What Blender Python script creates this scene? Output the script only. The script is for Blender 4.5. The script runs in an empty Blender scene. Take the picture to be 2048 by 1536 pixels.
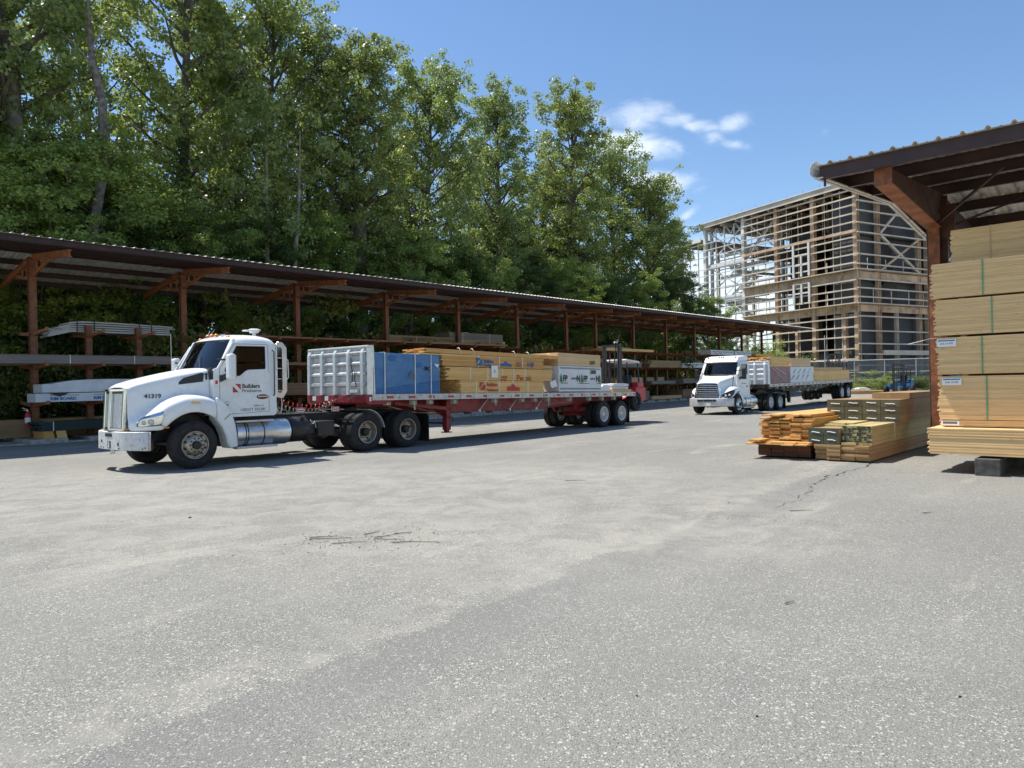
import bpy, math, random
import numpy as np
from mathutils import Matrix, Vector
from mathutils.geometry import tessellate_polygon
R = math.radians
rnd = random.Random(7)
sc = bpy.context.scene
col = sc.collection

# ------------------------------------------------------------------ camera
PITCH, ROLL, CAMH = .0042, .018, 1.62
cam = bpy.data.objects.new('camera', bpy.data.cameras.new('camera'))
col.objects.link(cam)
cam.data.sensor_width = 36; cam.data.lens = 1420/2048*36
cam.data.clip_start = .05; cam.data.clip_end = 3000
_f = Vector((0, math.cos(PITCH), math.sin(PITCH))); _u = Vector((0, -math.sin(PITCH), math.cos(PITCH))); _r = Vector((1, 0, 0))
_rt = _r*math.cos(ROLL) - _u*math.sin(ROLL); _up = _r*math.sin(ROLL) + _u*math.cos(ROLL)
_m = Matrix((_rt, _up, -_f)).transposed().to_4x4(); _m.translation = (0, 0, CAMH)
cam.matrix_world = _m
sc.camera = cam

# ------------------------------------------------------------------ light
SUN_EL, SUN_AZ = 63.5, -66.0          # azimuth clockwise from +Y
sun = bpy.data.objects.new('sun', bpy.data.lights.new('sun', 'SUN'))
col.objects.link(sun)
sun.data.energy = 5.0; sun.data.angle = R(.53); sun.data.color = (1, .955, .88)
_sd = Vector((math.cos(R(SUN_EL))*math.sin(R(SUN_AZ)), math.cos(R(SUN_EL))*math.cos(R(SUN_AZ)), math.sin(R(SUN_EL))))
sun.rotation_euler = _sd.to_track_quat('Z', 'Y').to_euler()
sc.view_settings.view_transform = 'Standard'; sc.view_settings.look = 'None'
sc.view_settings.exposure = 0.40; sc.view_settings.gamma = 1

w = bpy.data.worlds.new('World'); sc.world = w; w.use_nodes = True
nt = w.node_tree; N = nt.nodes; LK = nt.links
N.clear()
out = N.new('ShaderNodeOutputWorld'); bg = N.new('ShaderNodeBackground'); bg.inputs[1].default_value = .132
sky = N.new('ShaderNodeTexSky'); sky.sky_type = 'NISHITA'; sky.sun_disc = False
sky.sun_elevation = R(SUN_EL); sky.sun_rotation = R(SUN_AZ % 360)
sky.air_density = 1.0; sky.dust_density = .2; sky.ozone_density = 2.6; sky.altitude = 0
tc = N.new('ShaderNodeTexCoord')

def wmath(op, a, b=None, c=None, clamp=False):
    n = N.new('ShaderNodeMath'); n.operation = op; n.use_clamp = clamp
    for i, x in enumerate((a, b, c)):
        if x is None: continue
        if isinstance(x, (int, float)): n.inputs[i].default_value = x
        else: LK.new(x, n.inputs[i])
    return n.outputs[0]
sep = N.new('ShaderNodeSeparateXYZ'); LK.new(tc.outputs['Generated'], sep.inputs[0])
# sky coordinates: azimuth slope X/Y and elevation slope Z/Y (only the clouds use them)
cx = wmath('DIVIDE', sep.outputs[0], wmath('MAXIMUM', sep.outputs[1], .05))
cz = wmath('DIVIDE', sep.outputs[2], wmath('MAXIMUM', sep.outputs[1], .05))
cmb = N.new('ShaderNodeCombineXYZ'); LK.new(cx, cmb.inputs[0]); LK.new(wmath('MULTIPLY', cz, 1.7), cmb.inputs[1])
no = N.new('ShaderNodeTexNoise'); no.inputs['Scale'].default_value = 22; no.inputs['Detail'].default_value = 9; no.inputs['Roughness'].default_value = .56
no.inputs['Distortion'].default_value = .35
LK.new(cmb.outputs[0], no.inputs['Vector'])
mask = None
# each wisp: centre azimuth, elevation, half sizes, tilt, weight
for (ax, ez, sx, sz, tl, wt) in ((.178, .378, .055, .024, -.05, 1.3), (.232, .371, .040, .014, -.08, 1.0), (.272, .363, .045, .010, -.05, 1.05), (.316, .366, .024, .014, .25, 1.25), (.292, .350, .020, .011, .1, .8),
                              (.320, .336, .022, .008, -.2, .75), (.172, .338, .058, .021, -.10, 2.1), (.222, .336, .012, .006, .5, 1.0), (.175, .312, .025, .018, 0, 1.2), (.198, .285, .060, .019, -.03, 1.9), (.253, .240, .014, .008, .5, 1.1),
                              (.235, .215, .04, .014, .2, .8), (.452, .355, .016, .006, .5, .55), (.27, .12, .12, .07, 0, 2.8), (.165, .30, .05, .02, -.1, 1.2), (-.30, .21, .05, .03, 0, 1.3), (.02, .19, .09, .04, 0, .8)):
    dx = wmath('SUBTRACT', cx, ax); dz = wmath('SUBTRACT', wmath('SUBTRACT', cz, ez), wmath('MULTIPLY', dx, tl))
    a = wmath('POWER', wmath('ABSOLUTE', wmath('DIVIDE', dx, sx)), 2); b = wmath('POWER', wmath('ABSOLUTE', wmath('DIVIDE', dz, sz)), 2)
    g = wmath('MULTIPLY', wmath('EXPONENT', wmath('MULTIPLY', wmath('ADD', a, b), -1)), wt)
    mask = g if mask is None else wmath('MAXIMUM', mask, g)
d = wmath('ADD', mask, wmath('MULTIPLY', wmath('SUBTRACT', no.outputs[0], .5), 2.4))
mr = N.new('ShaderNodeMapRange'); mr.interpolation_type = 'SMOOTHSTEP'
LK.new(d, mr.inputs[0]); mr.inputs[1].default_value = .15; mr.inputs[2].default_value = 1.9; mr.inputs[3].default_value = 0; mr.inputs[4].default_value = .64
fac = wmath('MULTIPLY', wmath('MULTIPLY', mr.outputs[0], wmath('GREATER_THAN', sep.outputs[1], .1)), wmath('MINIMUM', wmath('MULTIPLY', mask, 3), 1))
hs = N.new('ShaderNodeHueSaturation'); hs.inputs['Saturation'].default_value = 1.08; hs.inputs['Value'].default_value = 1.0
LK.new(sky.outputs[0], hs.inputs['Color'])
mx = N.new('ShaderNodeMix'); mx.data_type = 'RGBA'
LK.new(fac, mx.inputs[0]); LK.new(hs.outputs[0], mx.inputs[6]); mx.inputs[7].default_value = (7.2, 7.6, 8.0, 1)
LK.new(mx.outputs[2], bg.inputs[0]); LK.new(bg.outputs[0], out.inputs[0])

# ------------------------------------------------------------------ materials
def lin(c):
    return tuple((x/12.92 if x <= .04045 else ((x+.055)/1.055)**2.4) for x in c)
class NT:
    def __init__(s, name):
        s.m = bpy.data.materials.new(name); s.m.use_nodes = True; s.t = s.m.node_tree
        s.b = s.t.nodes['Principled BSDF']; s.o = s.t.nodes['Material Output']
    def n(s, typ, **kw):
        x = s.t.nodes.new(typ)
        for k, v in kw.items(): setattr(x, k, v)
        return x
    def l(s, a, b): s.t.links.new(a, b)
    def val(s, x, sock):
        if isinstance(x, (int, float)): sock.default_value = x
        elif isinstance(x, tuple): sock.default_value = x if len(x) == 4 or len(x) == 3 and sock.type == 'VECTOR' else (*x, 1)
        else: s.l(x, sock)
    def math(s, op, a, b=None, clamp=False):
        x = s.n('ShaderNodeMath', operation=op, use_clamp=clamp); s.val(a, x.inputs[0])
        if b is not None: s.val(b, x.inputs[1])
        return x.outputs[0]
    def coord(s, scale=(1, 1, 1), kind='Object', loc=(0, 0, 0), rot=(0, 0, 0)):
        t = s.n('ShaderNodeTexCoord'); mp = s.n('ShaderNodeMapping'); s.l(t.outputs[kind], mp.inputs[0])
        mp.inputs['Scale'].default_value = scale; mp.inputs['Location'].default_value = loc; mp.inputs['Rotation'].default_value = rot
        return mp.outputs[0]
    def world(s, scale=(1, 1, 1)):
        g = s.n('ShaderNodeNewGeometry'); mp = s.n('ShaderNodeMapping'); s.l(g.outputs['Position'], mp.inputs[0]); mp.inputs['Scale'].default_value = scale
        return mp.outputs[0]
    def noise(s, vec, scale=5, detail=4, rough=.55, dist=0):
        x = s.n('ShaderNodeTexNoise'); s.l(vec, x.inputs['Vector'])
        x.inputs['Scale'].default_value = scale; x.inputs['Detail'].default_value = detail; x.inputs['Roughness'].default_value = rough; x.inputs['Distortion'].default_value = dist
        return x.outputs[0]
    def mix(s, f, a, b, mode='MIX'):
        x = s.n('ShaderNodeMix', data_type='RGBA', blend_type=mode)
        s.val(f, x.inputs[0]); s.val(a, x.inputs[6]); s.val(b, x.inputs[7]); return x.outputs[2]
    def ramp(s, f, lo, hi, a=0, b=1, smooth=True):
        x = s.n('ShaderNodeMapRange', interpolation_type='SMOOTHSTEP' if smooth else 'LINEAR')
        s.val(f, x.inputs[0]); x.inputs[1].default_value = lo; x.inputs[2].default_value = hi; x.inputs[3].default_value = a; x.inputs[4].default_value = b
        return x.outputs[0]
    def bump(s, h, strength=.3, dist=.01):
        x = s.n('ShaderNodeBump'); x.inputs['Strength'].default_value = strength; x.inputs['Distance'].default_value = dist
        s.l(h, x.inputs['Height']); s.l(x.outputs[0], s.b.inputs['Normal'])
    def base(s, c): s.val(c, s.b.inputs['Base Color'])
    def rough(s, r): s.val(r, s.b.inputs['Roughness'])
    def metal(s, r): s.val(r, s.b.inputs['Metallic'])

def plain(name, c, rough=.5, metal=0, var=.12, sc_=4, dirt=None, dirt_amt=.3, bump=0, bscale=60):
    k = NT(name); v = k.coord()
    a = tuple(x*(1-var) for x in c); b = tuple(min(1, x*(1+var)) for x in c)
    colr = k.mix(k.ramp(k.noise(v, sc_, 5), .35, .65), a, b)
    if dirt:
        colr = k.mix(k.math('MULTIPLY', k.ramp(k.noise(v, sc_*1.7, 8, .7), .48, .7), dirt_amt), colr, dirt)
    k.base(colr); k.metal(metal)
    k.rough(k.ramp(k.noise(v, sc_*2, 3), .3, .7, max(.02, rough*.85), min(1, rough*1.15)))
    if bump: k.bump(k.noise(v, bscale, 3), bump, .004)
    return k.m

def wood(name, c1, c2, grain=1.0, knots=.35, stain=None, rough=.75, big=.25):
    "boards along local X; per-board tint read from the face attribute tint"
    k = NT(name); at = k.n('ShaderNodeAttribute', attribute_name='tint')
    v = k.coord((.6, 14, 14)); g = k.noise(v, 3.2*grain, 5, .65, .6)
    v2 = k.coord((2.2, 9, 9)); kn = k.ramp(k.noise(v2, 2.1, 2), .66, .78)
    base = k.mix(at.outputs['Fac'], c1, c2)
    base = k.mix(k.math('MULTIPLY', k.ramp(g, .35, .75), .45), base, tuple(x*.55 for x in c1))
    base = k.mix(k.math('MULTIPLY', kn, knots), base, (.09, .035, .012))
    if stain: base = k.mix(k.math('MULTIPLY', k.ramp(k.noise(k.coord((.5, 1, 1)), 2.5, 5), .45, .7), stain[1]), base, stain[0])
    base = k.mix(k.ramp(k.noise(k.coord(), .8, 2), .3, .7, 0, big), base, tuple(x*.6 for x in c1))
    k.base(base); k.rough(rough); k.bump(g, .35, .003)
    return k.m
MAT = {}
MAT['white_paint'] = plain('white_paint', (.79, .80, .79), .3, var=.02, dirt=(.45, .42, .37), dirt_amt=.16)
MAT['white_old'] = plain('white_old_paint', (.66, .65, .62), .5, var=.05, dirt=(.2, .17, .13), dirt_amt=.5, sc_=7)
MAT['white_plastic'] = plain('white_plastic', (.78, .79, .79), .35, var=.03)
MAT['chrome'] = plain('chrome_trim', (.78, .79, .8), .14, 1, var=.04)
MAT['mesh_chrome'] = plain('grille_chrome', (.80, .80, .80), .45, .45, var=.08, sc_=20)
MAT['alu'] = plain('aluminium', (.72, .72, .72), .33, 1, var=.08, dirt=(.35, .32, .28), dirt_amt=.35)
MAT['alu_matte'] = plain('matte_aluminium', (.62, .62, .60), .5, .55, var=.08, dirt=(.25, .22, .19), dirt_amt=.4, sc_=6)
MAT['headboard'] = plain('headboard_aluminium', (.74, .74, .72), .36, .45, var=.06, dirt=(.35, .33, .29), dirt_amt=.3, sc_=5)
MAT['rubber'] = plain('tyre_rubber', (.017, .016, .016), .85, var=.2, sc_=5, dirt=(.09, .08, .065), dirt_amt=.35)
MAT['black'] = plain('black_paint', (.012, .012, .013), .5, var=.2, dirt=(.06, .055, .045), dirt_amt=.4)
MAT['black_plastic'] = plain('black_plastic', (.018, .018, .019), .42, var=.15)
MAT['dark_int'] = plain('cab_interior', (.02, .02, .022), .8, var=.2)
MAT['seat'] = plain('seat_fabric', (.035, .035, .04), .9)
MAT['steel_wheel'] = plain('dull_steel_wheel', (.42, .37, .31), .45, .75, var=.15, dirt=(.06, .045, .035), dirt_amt=.7, sc_=9)
MAT['white_wheel'] = plain('white_wheel', (.72, .70, .66), .45, var=.08, dirt=(.25, .2, .15), dirt_amt=.5, sc_=7)
MAT['alu_wheel'] = plain('polished_wheel', (.75, .75, .75), .25, .9, var=.1)
MAT['red_trailer'] = plain('red_trailer_paint', (.26, .018, .02), .5, var=.25, dirt=(.07, .02, .018), dirt_amt=.5)
MAT['red_fork'] = plain('red_forklift_paint', (.50, .022, .028), .4, var=.1, dirt=(.12, .03, .03), dirt_amt=.3)
MAT['blue_fork'] = plain('blue_forklift_paint', (.03, .15, .30), .4, var=.1)
MAT['dark_trailer'] = plain('dark_trailer_paint', (.030, .022, .02), .6, var=.3, dirt=(.12, .09, .07), dirt_amt=.4)
MAT['rail'] = plain('deck_rail', (.55, .53, .50), .5, .3, var=.1, dirt=(.12, .10, .08), dirt_amt=.6, sc_=9)
MAT['red_tape'] = plain('red_reflector', (.45, .03, .02), .4)
MAT['white_tape'] = plain('white_reflector', (.75, .74, .7), .4)
MAT['orange_lens'] = plain('amber_lens', (.75, .22, .04), .25)
MAT['red_lens'] = plain('red_lens', (.6, .02, .02), .25)
MAT['strap'] = plain('plastic_strap', (.75, .76, .72), .5)
MAT['strap_green'] = plain('green_strap', (.06, .33, .16), .45)
MAT['web'] = plain('cargo_webbing', (.42, .42, .30), .85, var=.2, sc_=20)
MAT['shed_post'] = plain('orange_painted_steel', (.215, .080, .038), .6, var=.2, dirt=(.07, .025, .015), dirt_amt=.7, sc_=5, bump=.2, bscale=20)
MAT['near_post'] = plain('rusty_orange_column', (.27, .095, .036), .65, var=.35, dirt=(.10, .035, .018), dirt_amt=.95, sc_=3.5, bump=.2, bscale=25)
MAT['rafter'] = plain('orange_brown_beam', (.34, .125, .045), .65, var=.25, dirt=(.09, .03, .015), dirt_amt=.6, sc_=4)
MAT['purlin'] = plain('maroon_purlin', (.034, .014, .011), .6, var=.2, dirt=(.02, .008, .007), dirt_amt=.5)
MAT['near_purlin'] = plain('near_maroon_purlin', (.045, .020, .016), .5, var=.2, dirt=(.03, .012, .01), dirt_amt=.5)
MAT['roofing'] = plain('galvanised_roofing', (.62, .61, .58), .5, .12, var=.14, dirt=(.22, .2, .17), dirt_amt=.5, sc_=3)
MAT['concrete'] = plain('concrete', (.36, .35, .32), .9, var=.2, dirt=(.16, .15, .13), dirt_amt=.5, bump=.4)
MAT['steel_dark'] = plain('forklift_mast_steel', (.028, .028, .03), .6, 0, var=.2)
MAT['paper'] = plain('paper_label', (.80, .79, .76), .7, var=.02)
MAT['ink'] = plain('black_print', (.02, .02, .02), .6)
MAT['ink_blue'] = plain('blue_print', (.02, .12, .34), .6)
MAT['ink_red'] = plain('red_print', (.45, .04, .025), .6)
MAT['ink_green'] = plain('green_print', (.03, .22, .07), .6)
MAT['ink_grey'] = plain('grey_print', (.11, .13, .17), .6)
MAT['ink_pale'] = plain('faded_print', (.30, .32, .36), .6)
MAT['hose_red'] = plain('red_air_hose', (.5, .03, .03), .4)
MAT['hose_green'] = plain('green_cable', (.18, .25, .20), .4)
MAT['beam_brown'] = plain('brown_painted_web', (.085, .032, .02), .55, var=.3, dirt=(.03, .015, .01), dirt_amt=.5)  # beam sides and post web, darker brown than the orange flanges
# woods
MAT['pine'] = wood('yellow_pine', (.74, .43, .14), (.92, .62, .25), knots=.7)
MAT['pine_or'] = wood('orange_pine', (.58, .28, .07), (.78, .46, .16), knots=.5)
MAT['pine_tan'] = wood('tan_pine', (.58, .37, .17), (.70, .48, .24))
MAT['pine_bright'] = wood('pale_osb', (.68, .46, .23), (.80, .58, .32), grain=2, knots=.3)
MAT['stack_pine'] = wood('stack_pine', (.74, .47, .205), (.88, .61, .30), knots=.5, big=.10)
MAT['treated'] = wood('treated_timber', (.31, .19, .085), (.44, .29, .14), knots=.5, stain=((.13, .13, .06), .35))
MAT['treated_end'] = wood('treated_timber_end', (.045, .06, .03), (.085, .095, .055), knots=.2)
MAT['treated_olive'] = wood('olive_timber_end', (.085, .075, .04), (.15, .13, .075), knots=.2)
MAT['pine_mid'] = wood('brown_orange_pine', (.36, .20, .08), (.52, .33, .15), knots=.5)
MAT['block_dark'] = plain('weathered_dark_timber', (.075, .072, .06), .9, var=.35, sc_=9, bump=.5)
MAT['treated_lt'] = wood('light_treated_lumber', (.46, .36, .15), (.62, .50, .24), stain=((.20, .24, .07), .35))
MAT['brown_end'] = wood('dark_brown_boards', (.10, .035, .012), (.17, .06, .02))
MAT['brown_old'] = wood('brown_old_boards', (.22, .11, .055), (.36, .20, .11))
MAT['grey_old'] = wood('grey_weathered_boards', (.20, .17, .14), (.31, .27, .23))
MAT['comp_grey'] = wood('grey_composite_boards', (.19, .165, .15), (.27, .24, .22), knots=0)
MAT['deck_green'] = wood('dark_green_boards', (.012, .03, .025), (.03, .055, .045), knots=0)
MAT['white_siding'] = wood('white_grey_siding', (.50, .49, .47), (.66, .65, .63), knots=0)
def film(name, c, c2, rough=.28, line=None, sc_=1.6):
    k = NT(name); v = k.coord((1, 1, 1)); wr = k.noise(k.coord((.8, 1, 3)), 5, 7, .7, 1.2)
    cc = k.mix(k.ramp(k.noise(v, sc_, 5, .6, .5), .4, .66), c, c2)
    cc = k.mix(k.ramp(wr, .58, .74, 0, .5), cc, tuple(min(1, x*1.6+.12) for x in c))
    if line: cc = k.mix(k.math('MULTIPLY', k.ramp(k.noise(k.coord((.6, 1, 5)), 6, 5, .8, 2), .55, .62), .5), cc, line)
    k.base(cc); k.rough(rough); k.bump(wr, .9, .03); return k.m
MAT['wrap_blue'] = film('blue_plastic_wrap', (.05, .17, .36), (.09, .22, .42))
MAT['wrap_blue_dark'] = film('deep_blue_wrap', (.01, .11, .30), (.015, .14, .36))
MAT['wrap_teal'] = film('teal_wrap', (.02, .10, .12), (.03, .13, .15))
MAT['wrap_white'] = film('white_plastic_wrap', (.66, .67, .68), (.74, .75, .76), .4)
MAT['wrap_maroon'] = film('maroon_wrap', (.18, .045, .055), (.25, .08, .09))
MAT['wrap_dark'] = film('dark_wrap', (.02, .02, .025), (.04, .04, .045), .5)

def glass(name, tint=(.55, .6, .6), rough=.02, mixf=.35):
    k = NT(name); nd = k.t.nodes; nd.remove(k.b)
    g = k.n('ShaderNodeBsdfGlossy'); g.inputs['Roughness'].default_value = rough; g.inputs['Color'].default_value = (.95, .97, 1, 1)
    t = k.n('ShaderNodeBsdfTransparent'); t.inputs['Color'].default_value = (*tint, 1)
    fr = k.n('ShaderNodeFresnel'); fr.inputs['IOR'].default_value = 1.6
    ms = k.n('ShaderNodeMixShader'); k.l(k.math('MAXIMUM', k.math('MULTIPLY', fr.outputs[0], 1.05), .035), ms.inputs[0]); k.l(t.outputs[0], ms.inputs[1]); k.l(g.outputs[0], ms.inputs[2])
    k.l(ms.outputs[0], k.o.inputs[0]); return k.m
MAT['glass'] = glass('window_glass', (.19, .22, .22))
MAT['glass_dark'] = glass('dark_door_glass', (.07, .08, .08))
MAT['lamp_glass'] = glass('lamp_glass', (.85, .88, .9))

# asphalt yard
def asphalt():
    k = NT('worn_asphalt'); P = k.world()
    big = k.noise(P, .22, 6, .6, .4); mid = k.noise(P, 1.1, 6, .65); fine = k.noise(P, 26, 4, .7)
    c = k.mix(k.ramp(big, .36, .64), (.205, .199, .176), (.268, .259, .228))
    c = k.mix(k.ramp(mid, .35, .7, 0, .5), c, (.235, .227, .20))
    # pale sandy streaks along the drive direction
    g = k.n('ShaderNodeNewGeometry'); mp = k.n('ShaderNodeMapping'); k.l(g.outputs['Position'], mp.inputs[0])
    mp.inputs['Rotation'].default_value = (0, 0, R(-52)); 
    mp2 = k.n('ShaderNodeMapping'); k.l(mp.outputs[0], mp2.inputs[0]); mp2.inputs['Scale'].default_value = (.16, 1, 1)
    st = k.noise(mp2.outputs[0], 1.15, 7, .62, .5)
    sand = k.math('MULTIPLY', k.ramp(st, .53, .66), k.ramp(k.noise(P, .5, 5, .7), .4, .62))
    c = k.mix(k.math('MULTIPLY', sand, .6), c, (.44, .415, .345))
    c = k.mix(k.math('MULTIPLY', k.ramp(k.noise(P, .75, 8, .75, 1.5), .60, .68), .35), c, (.43, .41, .34))
    dk = k.ramp(k.noise(mp2.outputs[0], 2.3, 5, .5), .57, .72)
    c = k.mix(k.math('MULTIPLY', dk, .38), c, (.165, .162, .158))
    # aggregate: pale and dark stones of a centimetre or two
    sep_ = k.n('ShaderNodeSeparateColor')
    for s_, thr, cc, am in ((72, .17, (.66, .63, .54), .9), (42, .06, (.62, .59, .50), .8), (80, .27, (.06, .057, .052), .85), (125, .30, (.56, .54, .47), .85)):
        vo = k.n('ShaderNodeTexVoronoi', feature='F1'); k.l(P, vo.inputs['Vector']); vo.inputs['Scale'].default_value = s_
        sx = k.n('ShaderNodeSeparateColor'); k.l(vo.outputs['Color'], sx.inputs[0])
        m = k.math('MULTIPLY', k.math('LESS_THAN', sx.outputs[0], thr), k.ramp(vo.outputs['Distance'], .32, .5, 1, 0))
        dens = k.ramp(k.noise(P, .9 if s_ < 80 else 1.7, 4), .3, .65, .55, 1)
        c = k.mix(k.math('MULTIPLY', k.math('MULTIPLY', m, am), dens), c, cc)
    c = k.mix(k.ramp(fine, .3, .7, 0, .3), c, (.17, .165, .155))
    # a paving seam crosses the yard: smoother and darker on its near right side, sandier beyond
    sp_ = k.n('ShaderNodeSeparateXYZ'); k.l(P, sp_.inputs[0])
    # signed distance from the line (-1.94, 3.11) - (3.0, 9.43), bent by noise
    sd = k.math('ADD', k.math('SUBTRACT', k.math('MULTIPLY', sp_.outputs[0], .788), k.math('MULTIPLY', sp_.outputs[1], .616)), 3.44)
    sd = k.math('ADD', sd, k.math('MULTIPLY', k.math('SUBTRACT', k.noise(P, .9, 5), .5), .9))
    c = k.mix(k.ramp(sd, -.04, .10, 0, .12), c, (.20, .195, .182))
    c = k.mix(k.math('MULTIPLY', k.ramp(sd, .2, .9, .26, 0), k.ramp(sd, -.04, .06)), c, (.16, .158, .155))
    edge = k.math('MULTIPLY', k.ramp(sd, -.9, -.1, 0, 1), k.ramp(sd, -.1, 0, 1, 0)); c = k.mix(k.math('MULTIPLY', edge, k.ramp(k.noise(P, 3.2, 6, .7), .35, .65, 0, .35)), c, (.45, .425, .36))
    zone = k.math('MULTIPLY', k.ramp(sp_.outputs[1], 5.0, 7.5), k.ramp(sp_.outputs[1], 13.0, 17.0, 1, 0)); zone = k.math('MULTIPLY', zone, k.ramp(sp_.outputs[0], 1.5, 5.5, 1, 0))
    c = k.mix(k.math('MULTIPLY', zone, k.ramp(k.noise(P, 1.6, 8, .72, .6), .38, .62, .05, .42)), c, (.43, .405, .34))
    k.base(c); k.rough(.93)
    k.b.inputs['Specular IOR Level'].default_value = .25
    h = k.math('ADD', k.math('MULTIPLY', fine, .6), k.noise(P, 90, 2)); k.bump(h, .8, .014)
    return k.m
MAT['asphalt'] = asphalt()

def foliage(name, c1, c2, c3):
    k = NT(name); at = k.n('ShaderNodeAttribute', attribute_name='tint'); oi = k.n('ShaderNodeObjectInfo')
    c = k.mix(at.outputs['Fac'], c1, c2); c = k.mix(k.math('MULTIPLY', oi.outputs['Random'], .7), c, c3)
    k.base(c); k.rough(.42); k.b.inputs['Specular IOR Level'].default_value = .5
    tr = k.n('ShaderNodeBsdfTranslucent'); k.l(k.mix(.5, c, (.38, .48, .09)), tr.inputs[0])
    ms = k.n('ShaderNodeMixShader'); ms.inputs[0].default_value = .42
    k.l(k.b.outputs[0], ms.inputs[1]); k.l(tr.outputs[0], ms.inputs[2]); k.l(ms.outputs[0], k.o.inputs[0]); return k.m
MAT['leaf'] = foliage('poplar_leaves', (.125, .18, .045), (.38, .45, .155), (.26, .29, .08))
MAT['leaf_y'] = foliage('yellow_green_leaves', (.19, .27, .055), (.34, .42, .10), (.24, .32, .08))
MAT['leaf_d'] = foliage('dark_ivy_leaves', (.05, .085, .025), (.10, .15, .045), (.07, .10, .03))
MAT['bark'] = plain('tree_bark', (.115, .095, .075), .9, var=.35, sc_=3, bump=.6, bscale=14)
MAT['bark_mid'] = plain('grey_brown_bark', (.17, .145, .12), .9, var=.4, sc_=5, dirt=(.07, .055, .04), dirt_amt=.6, bump=.8, bscale=12)
MAT['bark_pale'] = plain('pale_bark', (.26, .23, .19), .9, var=.3, sc_=3, bump=.5, bscale=14)

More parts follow.
